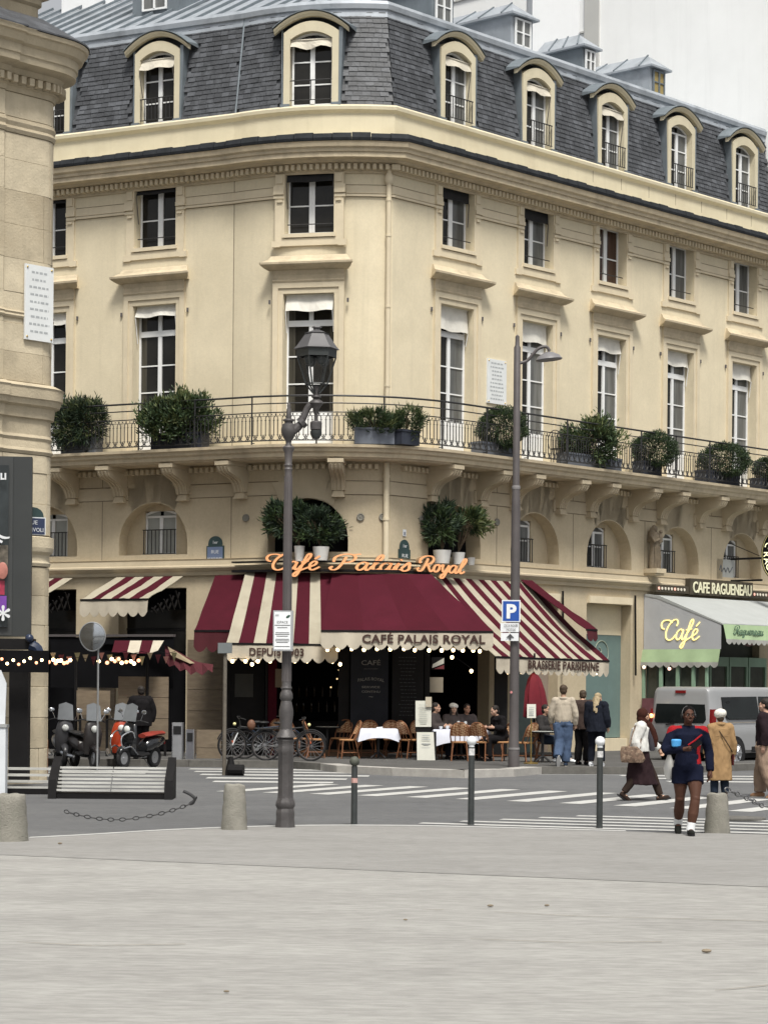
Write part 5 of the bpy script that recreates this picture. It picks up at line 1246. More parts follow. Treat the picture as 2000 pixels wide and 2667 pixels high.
for k in range(16):                                 # little pennants between the bulbs
    x = 132 + 21 * k; p = at(x, 1700 + 5 * (k % 3), 55.6); mb = MB(); mb.add([p, p + Vector((.14, 0, .01)), p + Vector((.07, .02, -.17 - .05 * (k % 2)))], [(0, 1, 2), (2, 1, 0)]); mb.build('pennant', [M('dim_cream', (.25, .20, .13)), dark_red, M('pink_pennant', (.28, .13, .11), .8, .1, 4), M('olive_pennant', (.20, .18, .10), .8, .1, 4)][k % 4], ct)
for x in (200, 385): 
    mb = MB(); p = at(x, 1700, 56.8); mb.tube([(p.x, p.y, PZ), (p.x, p.y, p.z)], .04, 8); mb.build('post', dark_wood, ct)
# ---------------------------------------------------------------- ornate lamp post in the foreground
YL = 32.5; lp0 = at(743, 2157, YL); lx, ly = lp0.x, YL
lamp = thing('street_lamp', 'ornate cast iron street lamp with hexagonal lantern on a curved arm', 'street lamp', (lx, ly, 0))
def lz(y): return at(743, y, YL).z
px = YL / F
def L_(prof, name, m=lamp_iron, n=20, ph=0.0):
    mb = MB(); mb.lathe([(r * px, lz(y)) for r, y in prof], n, (lx, ly, 0), ph=ph); return mb.build(name, m, lamp, True, angle=40)
L_([(28, 2158), (27, 2150), (25, 2130), (26, 2118), (25, 2112), (23, 2105), (27, 2098), (26, 2088), (22, 2080), (22, 2076)], 'base', n=8, ph=R(22.5))
L_([(21.5, 2076), (21, 2060), (21, 1962), (24, 1955), (21, 1945), (21, 1935), (24, 1928), (20, 1922), (28, 1920), (26, 1915), (16, 1898)], 'pedestal', n=8, ph=R(22.5))
L_([(16, 1900), (16, 1880), (18.5, 1862), (18.5, 1850), (14, 1828), (13, 1825), (17, 1818), (16, 1806), (13, 1800), (12, 1796), (14.5, 1792), (12, 1786), (12, 1774)], 'vase')
L_([(12, 1776), (11, 1765), (10.2, 1500), (9.4, 1235), (9, 1228), (11, 1222), (9, 1218), (11, 1211), (8.8, 1207), (10.5, 1180), (16, 1166), (13, 1162)], 'shaft', pole_m)
for k in range(8):
    a = math.pi * 2 * k / 8; mb = MB(); mb.tube([(lx + .155 * px * 185 * math.cos(a) * .41, ly + .155 * px * 185 * math.sin(a) * .41, lz(1774)), (lx + .0520 * math.cos(a), ly + .0520 * math.sin(a), lz(1240))], .007, 5); mb.build('flute', pole_m, lamp)
L_([(11, 1163), (7, 1155), (8, 1148), (14, 1140), (19, 1128), (20, 1118), (17, 1106), (11, 1102), (11, 1098), (15, 1096), (14, 1092), (7, 1090), (6, 1066), (4, 1062), (5, 1056), (3, 1050), (.2, 1048)], 'urn_finial')
mb = MB(); arm = cat([at(765, 1122, YL), at(780, 1108, YL), at(792, 1085, YL), at(801, 1064, YL), at(812, 1053, YL), at(826, 1050, YL)], 5); mb.tube(arm, [.075] + [.06] * 5 + [.048] * (len(arm) - 6), 10); mb.tube([at(783, 1104, YL), at(792, 1096, YL)], .085, 10)
mb.build('arm', lamp_iron, lamp, True)
ax = at(824, 1050, YL).x
def LA2(prof, name, m=lamp_iron, n=16, ph=0.0, parent=None):
    mb = MB(); mb.lathe([(r * px, lz(y)) for r, y in prof], n, (ax, ly, 0), ph=ph); return mb.build(name, m, parent or lamp, True, angle=30)
LA2([(3, 1080), (6, 1072), (7, 1066), (14, 1056), (19, 1050), (16, 1044), (6, 1038), (13, 1034), (12, 1030), (6, 1026), (5, 1014), (8, 1006)], 'lantern_socket')
LA2([(5, 1096), (5, 1078), (8, 1072)], 'drop_stem')
LA2([(.5, 1144), (9, 1142), (15, 1130), (15, 1122), (12, 1120)], 'drop_bulb', dark_iron)
LA2([(12, 1121), (15, 1118), (15.5, 1100), (13, 1097), (6, 1095)], 'drop_collar')
# lantern: hexagonal roof, skirt, cage
r6 = R(8)
LA2([(53, 911), (60, 909), (53, 902), (32, 872), (30, 870), (33, 868), (26, 866), (18, 862), (9, 859), (8, 856), (13, 853), (12, 850), (.5, 849)], 'lantern_roof', M('lantern_grey', (.095, .092, .095), .5, .1, 4, metal=.2), 6, r6)
LA2([(52, 930), (53, 909), (48, 909), (48, 930)], 'lantern_skirt', dark_iron, 6, r6)
for k in range(6):
    a = r6 + math.pi / 3 * k; mb = MB(); mb.tube([(ax + 50 * px * math.cos(a), ly + 50 * px * math.sin(a), lz(930)), (ax + 28 * px * math.cos(a), ly + 28 * px * math.sin(a), lz(1000)), (ax + 8 * px * math.cos(a), ly + 8 * px * math.sin(a), lz(1024))], .012, 6); mb.build('cage_bar', dark_iron, lamp)
    mb = MB(); b = a + math.pi / 3; P = [(ax + r * px * math.cos(t), ly + r * px * math.sin(t), lz(y)) for r, y, t in ((27.5, 1000, a), (27.5, 1000, b), (49, 931, b), (49, 931, a))]; mb.add(P, [(0, 1, 2, 3)]); mb.build('lantern_pane', M('clear_pane', (.5, .52, .52), .05, .02, 1, alpha=.02, spec=.1), lamp)
mb = MB(); mb.tube([(ax + 28 * px * math.cos(r6 + math.pi / 3 * k), ly + 28 * px * math.sin(r6 + math.pi / 3 * k), lz(1000)) for k in range(6)], .012, 6, closed=True); mb.build('cage_ring', dark_iron, lamp)
for k in range(4):
    a = .6 + math.pi / 2 * k; mb = MB(); mb.lathe([(13 * px, lz(930)), (13 * px, lz(936)), (11 * px, lz(946)), (7 * px, lz(951)), (1 * px, lz(953))], 10, (ax + 24 * px * math.cos(a), ly + 20 * px * math.sin(a), 0)); mb.build('burner_cup', dark_iron, lamp, True)
# notice box strapped to the lamp post
q = at(738, 1640, YL - .25); t = thing('notice_board', 'white notice board strapped to the ornate lamp post', 'notice', q)
a, b = at(711, 1695, YL - .2), at(764, 1590, YL - .2); zc = (a.z + b.z) / 2; xc = (a.x + b.x) / 2; hw, hh = (b.x - a.x) / 2, (b.z - a.z) / 2
mb = MB(); mb.box((xc, YL - .15, zc), (hw * 2, .08, hh * 2)); mb.build('case', M('case_grey', (.34, .35, .36), .4, .05, 3, metal=.3), t)
mb = MB(); mb.box((xc - .01, YL - .193, zc), (hw * 2 - .05, .006, hh * 2 - .04)); mb.build('sheet', sign_white, t)
yy = YL - .197
for tx, dz, w in (('SPACE', .64, .0), ('', 0, 0)):
    if tx:
        mb = MB(); put_text(mb, 'ESPACE', .05, (xc - .01, yy, zc + hh * .36), (1, 0, 0), UZ, .15, extrude=.001); put_text(mb, 'PIÉTONS', .04, (xc - .01, yy, zc + hh * .26), (1, 0, 0), UZ, .21, extrude=.001) if False else None; mb.build('lettering', ink, t)
for dz, w in ((.27, .22), (.15, .14), (-.10, .19), (-.18, .2), (-.27, .16), (-.42, .19), (-.50, .2), (-.58, .16), (-.78, .21)):
    mb = MB(); mb.box((xc - .01, yy, zc + hh * dz), (w, .003, .009)); mb.build('printed_line', ink, t)
mb = MB(); mb.ball((xc + .07, yy, zc + hh * .70), (.035, .003, .018), 8, 5, rot=Matrix.Rotation(-.6, 3, 'Y')); mb.build('emblem', M('dark_green', (.03, .07, .05), .6, .1, 3), t)
mb = MB(); mb.box((xc - .085, yy, zc + hh * .76), (.05, .003, .025)); mb.build('emblem', faint_ink, t)
# ---------------------------------------------------------------- tall grey lamp pole with parking signs on the far pavement
YP = 51.3; b0 = at(1337, 1998, YP); pole = thing('street_lamp', 'tall plain grey lamp pole with a small dish lamp and parking sign', 'street lamp', (b0.x, YP, PZ))
def pz(y): return at(1337, y, YP).z
tx = b0.x
mb = MB(); mb.lathe([(.125, PZ), (.125, pz(1952)), (.115, pz(1949)), (.105, pz(1860)), (.10, pz(1330)), (.085, pz(1275)), (.078, pz(1268)), (.075, pz(905)), (.05, pz(900)), (.045, pz(876)), (.01, pz(872))], 18, (tx, YP, 0)); mb.build('pole', pole_m, pole, True)
mb = MB(); mb.lathe([(.09, pz(1275)), (.10, pz(1270)), (.09, pz(1265))], 16, (tx, YP, 0)); mb.lathe([(.13, pz(1953)), (.135, pz(1950)), (.13, pz(1947))], 16, (tx, YP, 0)); mb.build('collar', M('collar_grey', (.2, .19, .19), .5, .1, 3), pole, True)
mb = MB(); A = cat([at(1352, 946, YP), at(1372, 940, YP), at(1386, 925, YP), at(1402, 908, YP), at(1422, 903, YP), at(1431, 915, YP)], 5); mb.tube(A, .035, 8); mb.build('bracket', pole_m, pole, True)
q = at(1429, 930, YP); mb = MB(); M3 = Matrix.Rotation(R(-6), 3, 'Y'); mb.lathe([(.02, .12), (.10, .10), (.24, .03), (.30, -.05), (.28, -.075), (.24, -.06), (.01, -.05)], 20, q, sy=.8, M3=M3); mb.build('lamp_head', M('lamp_head', (.17, .165, .17), .4, .1, 4), pole, True)
ps = thing('parking_sign', 'blue parking sign with white P and two small white plates on the lamp pole', 'sign', at(1330, 1620, YP - .16))
def flat(name, x0, x1, y0, y1, Y, m, parent, th=.02, rz=0.0):
    a, b = at(x0, y1, Y), at(x1, y0, Y); mb = MB(); mb.box(((a.x + b.x) / 2, Y, (a.z + b.z) / 2), (b.x - a.x, th, b.z - a.z), rz=rz); return mb.build(name, m, parent)
YQ = YP - .15
flat('sign_edge', 1306, 1355, 1563, 1620, YQ, sign_white, ps); flat('sign_face', 1309, 1352, 1566, 1617, YQ - .012, sign_blue, ps, .006)
mb = MB(); put_text(mb, 'P', .42, at(1330, 1609, YQ - .017), (1, 0, 0), UZ, .22, bold=.018, extrude=.003); mb.build('lettering', sign_white, ps)
pl = flat('time_plate', 1303, 1351, 1623, 1646, YQ, sign_white, ps, rz=R(-4)); pa = flat('arrow_plate', 1304, 1350, 1649, 1669, YQ, sign_white, ps, rz=R(-4))
for tx_, y in (('DEUX ROUES', 1632), ('MOTOS CYCLOS', 1643)):
    mb = MB(); put_text(mb, tx_ if False else ('DEUX ROUES' if y < 1640 else 'MOTOS'), .075, at(1330, y, YQ - .03), (1, 0, 0), UZ, .30 if y < 1640 else .2, extrude=.001); mb.build('lettering', ink, ps)
o = at(1328, 1667, YQ - .03); mb = MB(); mb.plate([(-.02, .0), (.02, .0), (.02, .06), (.09, .05), (.0, .14), (-.09, .05), (-.02, .06)], o, (1, 0, 0), UZ, -.004); mb.build('arrow', ink, ps)
mb = MB(); q = at(1331, 1803, YP - .115); mb.lathe([(.028, 0), (.028, .006), (.001, .007)], 10, q, M3=Matrix.Rotation(R(90), 3, 'X')); mb.build('sticker', M('pink_sticker', (.5, .2, .2), .6, .1, 3), pole)
# ---------------------------------------------------------------- bollards
def slim(x, ybase, ytop, label, Y, white, rings):
    b = at(x, ybase, Y); H = at(x, ytop, Y).z - .0; t = thing('bollard', label, 'bollard', (b.x, Y, 0), 'slim bollards along the plaza edge')
    r = 8.3 * Y / F; mb = MB(); zt = H - .16
    mb.lathe([(r * 1.08, 0), (r, .05), (r * .96, zt - .02), (r * .9, zt)], 16, (b.x, Y, 0)); mb.build('post', dark_iron, t, True)
    mb = MB(); mb.lathe([(r * .9, zt), (r * .95, zt + .015), (r * .55, zt + .035), (r * .55, zt + .05)], 14, (b.x, Y, 0)); mb.build('neck', sign_white if white else dark_iron, t, True)
    mb = MB(); mb.ball((b.x, Y, H - .07), .072, 16, 12); mb.build('ball', sign_white if white else M('mossy_iron', (.07, .075, .06), .7, .3, 6, .3, 20), t, True)
    for z, h, m in rings:
        mb = MB(); mb.lathe([(r * .99, zt - z), (r * 1.0, zt - z + .01), (r * .985, zt - z + h)], 16, (b.x, Y, 0)); mb.build('ring', m, t, True)
    return t
tape = M('worn_sticker', (.55, .55, .55), .7, .5, 18)
slim(922, 2150, 1970, 'short slim black bollard with dark ball top and a red and white ring', 33.2, False, [(.22, .07, M('red_white_tape', (.5, .3, .27), .6, .45, 14))])
slim(1226, 2147, 1917, 'slim black bollard with white ball top, in front of the cafe tables', 33.6, True, [(.12, .10, tape)])
slim(1560, 2157, 1918, 'slim black bollard with white ball top and sticker, beside the woman in the headscarf', 33.1, True, [(.14, .09, tape)])
def stone_bollard(x0, x1, xt0, xt1, yb, yt, Y, label):
    a, b = at(x0, yb, Y), at(x1, yb, Y); c, d = at(xt0, yt, Y), at(xt1, yt, Y); cx = (a.x + b.x) / 2; r0 = (b.x - a.x) / 2; r1 = (d.x - c.x) / 2; h = c.z
    mb = MB(); rr = random.Random(int(x0)); rings = []
    for k in range(9):
        t = k / 8; r = r0 * (1 - t) + r1 * t; rings.append((r, h * .965 * t))
    rings += [(r1 * .97, h * .98), (r1 * .86, h), (.01, h * 1.012)]
    mb.lathe(rings, 28, (cx, Y, 0)); mb.v = [(x + .006 * math.sin(z * 31 + y * 17), y, z + (.008 * math.sin(x * 40) if z > h * .9 else 0)) for x, y, z in mb.v]
    o = mb.build('stone_bollard', concrete, None, True); o.location = (0, 0, .0); tag(o, label, 'bollard', 'stone bollards along the plaza edge'); return Vector((cx, Y, h))
B1 = stone_bollard(-26, 75, -18, 66, 2197, 2067, 29.2, 'stone bollard in front of the white cabinet, cut off by the picture border')
B2 = stone_bollard(576, 645, 584, 638, 2163, 2042, 31.9, 'stone bollard beside the ornate lamp post')
B3 = stone_bollard(1832, 1900, 1840, 1893, 2170, 2066, 32.2, 'stone bollard beside the jogger, with a steel chain')
def chain(label, pts, link, m):
    t = thing('chain', label, 'chain', pts[0]); P = cat(pts, 12); src = None; d = 0; last = P[0]; k = 0
    for a, b in zip(P, P[1:]):
        L = (b - a).length; d += L
        if d >= link * .78:
            d = 0; mb = MB(); u = (b - a).normalized(); s = u.cross(UZ).normalized() if k % 2 else u.cross(u.cross(UZ).normalized()).normalized(); c = b
            mb.tube([c + u * link * .5 * math.cos(q) + s * link * .27 * math.sin(q) for q in [math.pi * 2 * j / 12 for j in range(12)]], link * .085, 6, closed=True); mb.build('chain_link', m, t, True); k += 1
    return t
chm = M('chain_steel', (.16, .16, .165), .5, .2, 6, metal=.4); chd = M('dark_chain', (.04, .04, .042), .6, .2, 6, metal=.3)
ch_ = chain('dark chain hanging in a sagging curve in front of the slatted bench', [at(163, 2110, 31.6), at(200, 2121, 31.5), (at(260, 2132, 31.5)), at(320, 2134, 31.6), at(390, 2125, 31.7), at(450, 2110, 31.8), at(498, 2092, 31.9), at(510, 2080, 31.9)], .085, chd)
mb = MB(); mb.tube(cat([at(478, 2060, 31.9), at(498, 2070, 31.9), at(508, 2082, 31.9), at(495, 2094, 31.9)], 4), .022, 8); mb.build('hook', chd, ch_, True)
chain('grey steel chain running from the stone bollard beside the jogger', [at(1880, 2052, 32.2), at(1905, 2062, 32.3), at(1950, 2082, 32.6), at(1990, 2100, 32.9), at(2060, 2112, 33.4)], .115, chm)
# ---------------------------------------------------------------- advertising panel, mirror, left street things
YA = 43.0; q = at(40, 1420, YA); ad = thing('advertising_panel', 'tall dark grey advertising panel with a colourful poster, in front of the stone corner building', 'advertising panel', (q.x, YA, 0))
a, b = at(-120, 1655, YA), at(80, 1188, YA); un = Vector((-.0, -1, 0)); rz = R(7)
mb = MB(); mb.box(((a.x + b.x) / 2, YA + .25, (a.z + b.z) / 2), (b.x - a.x, .45, b.z - a.z), rz=rz); mb.build('case', frame_grey, ad)
mb = MB(); mb.box(((a.x + b.x) / 2 - .15, YA + .02, (a.z + b.z) / 2), (b.x - a.x - .35, .10, b.z - a.z - .02), rz=rz); mb.build('frame', M('kiosk_frame2', (.045, .048, .048), .45, .08, 2), ad)
def adp(x0, x1, y0, y1, m, nm='poster_area', dy=0.0, th=.01):
    a, b = at(x0, y1, YA), at(x1, y0, YA); mb = MB(); mb.box(((a.x + b.x) / 2, YA - .045 + .12 * ((x0 + x1) / 2 - 10) / 130 * .9 - dy, (a.z + b.z) / 2), (b.x - a.x, th, b.z - a.z), rz=rz); return mb.build(nm, m, ad)
adp(-110, 26, 1212, 1632, M('poster_dark', (.030, .036, .038), .2, .4, 2))
adp(-110, 24, 1420, 1475, M('poster_brown', (.11, .095, .075), .4, .6, 9), dy=.006); adp(-110, 14, 1475, 1508, M('poster_pink', (.28, .12, .13), .4, .5, 6), dy=.008); adp(-110, 15, 1512, 1548, M('poster_red', (.30, .03, .06), .4, .4, 5), dy=.008); adp(-110, 20, 1552, 1592, M('poster_purple', (.16, .05, .30), .4, .2, 4), dy=.008)
mb = MB(); mb.ball(at(8, 1486, YA - .12), (.10, .02, .16), 14, 10); mb.build('poster_figure', M('poster_skin', (.36, .15, .12), .4, .3, 5), ad)
for tx, x, y, s_, rt in (('Ll', 10, 1248, .16, 0), ('oi(', 4, 1416, .34, R(62)), ('*', 9, 1640, .62, 0)):
    mb = MB(); o = at(x, y, YA - .14); put_text(mb, tx, s_, o, (math.cos(rt), 0, math.sin(rt)), (-math.sin(rt), 0, math.cos(rt)), None, bold=.008, extrude=.003); mb.build('lettering', enamel_w, ad)
mb = MB(); p1, p2 = at(22, 1740, YA), at(72, 1740, YA); mb.box(((p1.x + p2.x) / 2, YA + .3, p1.z / 2 + .1), (p2.x - p1.x, .3, p1.z - .1)); mb.build('leg', dark_wood, ad)
mb = MB(); a, b = at(-60, 1676, YA - .1), at(88, 1676, YA - .1); mb.box(((a.x + b.x) / 2, YA + .1, a.z), (b.x - a.x, .3, .20)); mb.build('bottom_rail', dark_wood, ad)
mb = MB(); mb.tube(cat([at(80, 1680, YA), at(98, 1690, YA), (at(104, 1720, YA))], 4), .10, 8); mb.ball(at(78, 1662, YA - .1), .08, 10, 8); mb.build('corner_lamp', M('dark_blue_lamp', (.02, .03, .06), .3, .2, 3), ad, True)
mb = MB(); a, b = at(-10, 1750, 42.6), at(126, 1694, 42.6); mb.box(((a.x + b.x) / 2, 42.7, (a.z + b.z) / 2), (b.x - a.x, .05, b.z - a.z)); mb.build('dark_fill_sheet', black, ad)  # black sheet added to darken the band below the poster case
for k, (x, y) in enumerate(((6, 1716), (20, 1728), (36, 1719), (50, 1730), (64, 1722), (80, 1714), (96, 1726), (110, 1719))):
    mb = MB(); mb.ball(at(x, y, 42.3), .028, 8, 6); mb.build('festoon_bulb', bulb_m if k % 3 else M('red_bulb', (1, .3, .15)), ad)
mb = MB(); mb.tube([at(x, 1716 + 3 * math.sin(x), 42.32) for x in range(0, 124, 10)], .006, 5); mb.build('cable', black, ad)
# white utility cabinet at the very edge
YC = 40.0; a, b = at(-60, 2015, YC), at(16, 1895, YC); cb2 = thing('utility_cabinet', 'white cabinet below the advertising panel, cut off by the picture border', 'cabinet', ((a.x + b.x) / 2, YC, 0))
mb = MB(); mb.box(((a.x + b.x) / 2, YC + .12, (b.z) / 2), (b.x - a.x, .24, b.z)); mb.build('body', M('cabinet_white', (.60, .63, .66), .5, .08, 2), cb2)
mb = MB(); mb.box(((a.x + b.x) / 2, YC + .12, b.z + .03), (b.x - a.x + .04, .28, .05)); mb.build('lid', M('cabinet_grey', (.3, .31, .31), .5, .1, 2), cb2)
a, b = at(-60, 1885, YC + .1), at(20, 1745, YC + .1); mb = MB(); mb.plate([(0, 0), (b.x - a.x - .04, 0), (b.x - a.x - .02, (b.z - a.z) * .75), (b.x - a.x - .12, b.z - a.z), (0, b.z - a.z)], (a.x, YC + .2, a.z), (1, 0, 0), UZ, .05); mb.build('screen', M('cabinet_white', (.60, .63, .66)), cb2)
# traffic mirror on its pole
YM = 50.0; q = at(242, 1658, YM); mi = thing('traffic_mirror', 'round convex traffic mirror on a thin pole in front of the dark shop', 'traffic mirror', (q.x, YM, .11))
rx, rz2 = 35 * YM / F, 39 * YM / F; M3 = Matrix.Rotation(R(90), 3, 'X')
mb = MB(); n = 32
def egg(k, s_, dy): 
    a = math.pi * 2 * k / n; return Vector((q.x + rx * s_ * math.cos(a) * (1 - .12 * max(0, -math.sin(a))), YM + dy, q.z + rz2 * s_ * math.sin(a)))
mb.loft([[egg(k, s_, dy) for k in range(n)] for s_, dy in ((.9, .05), (1.0, .02), (1.0, -.03), (.95, -.045), (.93, -.03))]); mb.build('rim', M('mirror_rim', (.25, .26, .27), .4, .1, 3), mi, True)
mb = MB(); mb.loft([[egg(k, s_, dy) for k in range(n)] for s_, dy in ((.94, -.031), (.7, -.055), (.4, -.072), (.1, -.08))]); mb.build('mirror_face', M('mirror_grey', (.34, .36, .38), .12, .1, 1, metal=.9), mi, True)
mb = MB(); p1 = at(256, 1700, YM); mb.tube([(p1.x, YM + .06, .1), (p1.x, YM + .06, q.z)], .022, 8); mb.build('pole', M('mirror_pole', (.3, .31, .32), .4, .1, 3, metal=.4), mi, True)
# thin sign pole left of the cafe terrace
YS = 49.0; q = at(584, 2040, YS); t = thing('sign_pole', 'thin weathered grey pole standing behind the middle stone bollard', 'pole', (q.x, YS, .1)); mb = MB(); zt = at(584, 1700, YS).z; mb.tube([(q.x, YS, .1), (q.x, YS, zt)], .042, 10); mb.build('post', M('old_pole', (.12, .105, .085), .7, .2, 4, streak=.4), t, True)
mb = MB(); mb.box((q.x + .0, YS - .05, zt + .1), (.30, .06, .22)); mb.build('plate', M('plate_grey', (.14, .155, .16), .5, .1, 3), t)
mb = MB(); mb.lathe([(.13, .1), (.12, .2), (.08, .34), (.05, .5)], 10, (q.x + .14, YS, 0)); mb.tube([(q.x + .1, YS - .05, .22), (q.x + .42, YS - .1, .22)], .12, 10); mb.build('base_sleeve', dark_wood, t, True)
# long slatted bench
YB = 39.6; x0, x1 = at(138, 2085, YB).x, at(440, 2085, YB).x
be = thing('slatted_bench', 'long low bench of pale slats with dark end frames across the road', 'bench', ((x0 + x1) / 2, YB, .06))
slm = M('pale_slat', (.42, .42, .40), .7, .25, 3, stretch=(.4, 3, 3)); zb0 = gz(YB)
for k in range(7):
    z = zb0 + .14 + .062 * k; mb = MB(); 
    for (a, b) in (((x0 + .05), (x0 + (x1 - x0) * .5 - .01)), ((x0 + (x1 - x0) * .5 + .01), x1 - .05)):
        m1 = MB(); m1.box(((a + b) / 2, YB + .07 * k, z), (b - a, .05, .034)); m1.build('slat', slm, be)
for x in (x0, x1): 
    mb = MB(); mb.hexa([(x - .07, YB - .1, zb0 - .01), (x - .07, YB + .62, zb0 - .01), (x + .07, YB + .62, zb0 - .01), (x + .07, YB - .1, zb0 - .01), (x - .07, YB - .05, zb0 + .32), (x - .07, YB + .62, zb0 + .70), (x + .07, YB + .62, zb0 + .70), (x + .07, YB - .05, zb0 + .32)]); mb.build('end_frame', dark_wood, be)
mb = MB(); mb.box(((x0 + x1) / 2, YB + .25, zb0 + .04), (x1 - x0, .5, .10)); mb.build('base', dark_wood, be)
for k in range(4):
    xa, xb = at(28, 2085, 42.5).x, x0 - .12; mb = MB(); mb.box(((xa + xb) / 2, YB + 1.3 + .09 * k, gz(42) + .10 + .11 * k), (xb - xa, .06, .045)); mb.build('slat', slm, be)
mb = MB(); mb.box(((xa + xb) / 2, YB + 1.5, gz(42) + .04), (xb - xa, .5, .1)); mb.build('base', dark_wood, be)
# steel cabinets and panels along the left terrace
for x0_, x1_, y0, y1, Y, m, lab in ((448, 476, 1882, 1995, 54.6, alloy, 'taller of the two narrow steel cabinets beside the scooters'), (484, 506, 1900, 1995, 54.9, M('dull_steel', (.2, .2, .22), .3, .1, 3, metal=.6), 'shorter, duller steel cabinet beside the scooters')):
    a, b = at(x0_, y1, Y), at(x1_, y0, Y); t = thing('steel_cabinet', lab, 'cabinet', ((a.x + b.x) / 2, Y, PZ)); mb = MB(); mb.box(((a.x + b.x) / 2, Y + .2, (b.z + PZ) / 2), (b.x - a.x, .4, b.z - PZ)); mb.build('body', m, t)
    for s_ in (-1, 1): mb = MB(); mb.box(((a.x + b.x) / 2 + s_ * (b.x - a.x) * .46, Y - .006, (b.z + PZ) / 2), (.02, .02, b.z - PZ)); mb.build('trim', chrome, t)
    mb = MB(); mb.box(((a.x + b.x) / 2, Y - .008, b.z - .18), (b.x - a.x - .06, .01, .2)); mb.build('vent', plastic, t)
for x0_, x1_, y0, y1, Y, m, lab in ((66, 124, 1760, 1882, 46.0, shadow_panel, 'beige board panel by the advertising panel'), (200, 288, 1798, 1862, 56.4, shadow_panel, 'dim beige board between the two dark shop windows'), (308, 440, 1762, 1925, 56.9, shadow_panel, 'beige board wall behind the dark scooter'), (86, 126, 1925, 2020, 46.5, orange_panel, 'rust coloured panel beside the scooter with the blue lamp'), (512, 576, 1900, 1995, 55.5, shadow_panel, 'plank crate wall beside the thin grey pole')):
    a, b = at(x0_, y1, Y), at(x1_, y0, Y); t = thing('board_panel', lab, 'panel', ((a.x + b.x) / 2, Y, a.z)); n = max(1, round((b.z - a.z) / .45))
    for k in range(n): mb = MB(); h = (b.z - a.z) / n; mb.box(((a.x + b.x) / 2, Y + .03, a.z + h * (k + .5)), (b.x - a.x, .05 + rnd.uniform(0, .01), h - .012)); mb.build('board', m, t)
    if a.z > .6: 
        for xx in (a.x + .08, b.x - .08): mb = MB(); mb.box((xx, Y + .09, a.z / 2 + .1), (.06, .05, a.z)); mb.build('leg', dark_wood, t)
    else:
        mb = MB(); mb.box(((a.x + b.x) / 2, Y + .09, a.z / 2 + .12), (.06, .05, a.z)); mb.build('leg', dark_wood, t)
# ---------------------------------------------------------------- menu boards
def easel(label, x, y0, y1, x0, x1, Y, m=paper): pass
Ym = 55.6; t = thing('menu_stand', 'two-tier white menu board standing on the pavement, between the two groups of tables', 'menu board', at(1108, 1982, Ym))
def tilt(name, x0, x1, y0, y1, Y0, Y1, m, parent, th=.03, grow=0):
    a, b, c, d = at(x0, y1, Y0), at(x1, y1, Y0), at(x1 - grow, y0, Y1), at(x0 - grow * .2, y0, Y1); mb = MB(); k = Vector((0, th, 0)); mb.hexa([a, b, b + k, a + k, d, c, c + k, d + k]); return mb.build(name, m, parent)
tilt('board', 1084, 1136, 1905, 1983, Ym, Ym + .1, dark_wood, t); tilt('sheet', 1086, 1133, 1907, 1980, Ym - .015, Ym + .085, paper, t, .01, 4)
tilt('board', 1081, 1124, 1824, 1905, Ym + .1, Ym + .15, dark_wood, t); tilt('sheet', 1082, 1123, 1825, 1893, Ym + .08, Ym + .13, paper, t, .01)
tilt('note', 1108, 1124, 1815, 1841, Ym + .06, Ym + .11, paper_c, t, .01)
for y, w in ((1915, 20), (1920, 9), (1926, 22), (1937, 24), (1940, 14), (1948, 22), (1958, 10), (1963, 12)):
    mb = MB(); p = at(1109, y, Ym + .02); mb.box((p.x, p.y + .01, p.z), (w * Ym / F, .004, .016)); mb.build('printed_line', faint_ink, t)
for k in range(9):
    mb = MB(); p = at(1102, 1836 + k * 6, Ym + .05); mb.box((p.x, p.y + .02, p.z), (.22 - .03 * (k % 3), .004, .012)); mb.build('printed_line', M('pale_line', (.42, .44, .40), .8, .1, 3), t)
Yb = 53.6; q = at(1382, 1983, Yb); t = thing('menu_stand', 'small white menu sheet on a thin brass post beside the lamp pole', 'menu board', (q.x, Yb, PZ))
mb = MB(); mb.tube([(q.x, Yb, PZ), (q.x, Yb, at(1382, 1868, Yb).z)], .016, 8); mb.lathe([(.17, PZ), (.17, PZ + .03), (.03, PZ + .05)], 16, (q.x, Yb, 0)); mb.build('post', brass, t, True)
tilt('sheet', 1372, 1395, 1834, 1870, Yb - .05, Yb, paper, t, .015)
for k in range(5): mb = MB(); p = at(1383, 1843 + 5 * k, Yb - .03); mb.box((p.x, p.y - .02, p.z), (.12 - .02 * (k % 2), .004, .012)); mb.build('printed_line', faint_ink, t)
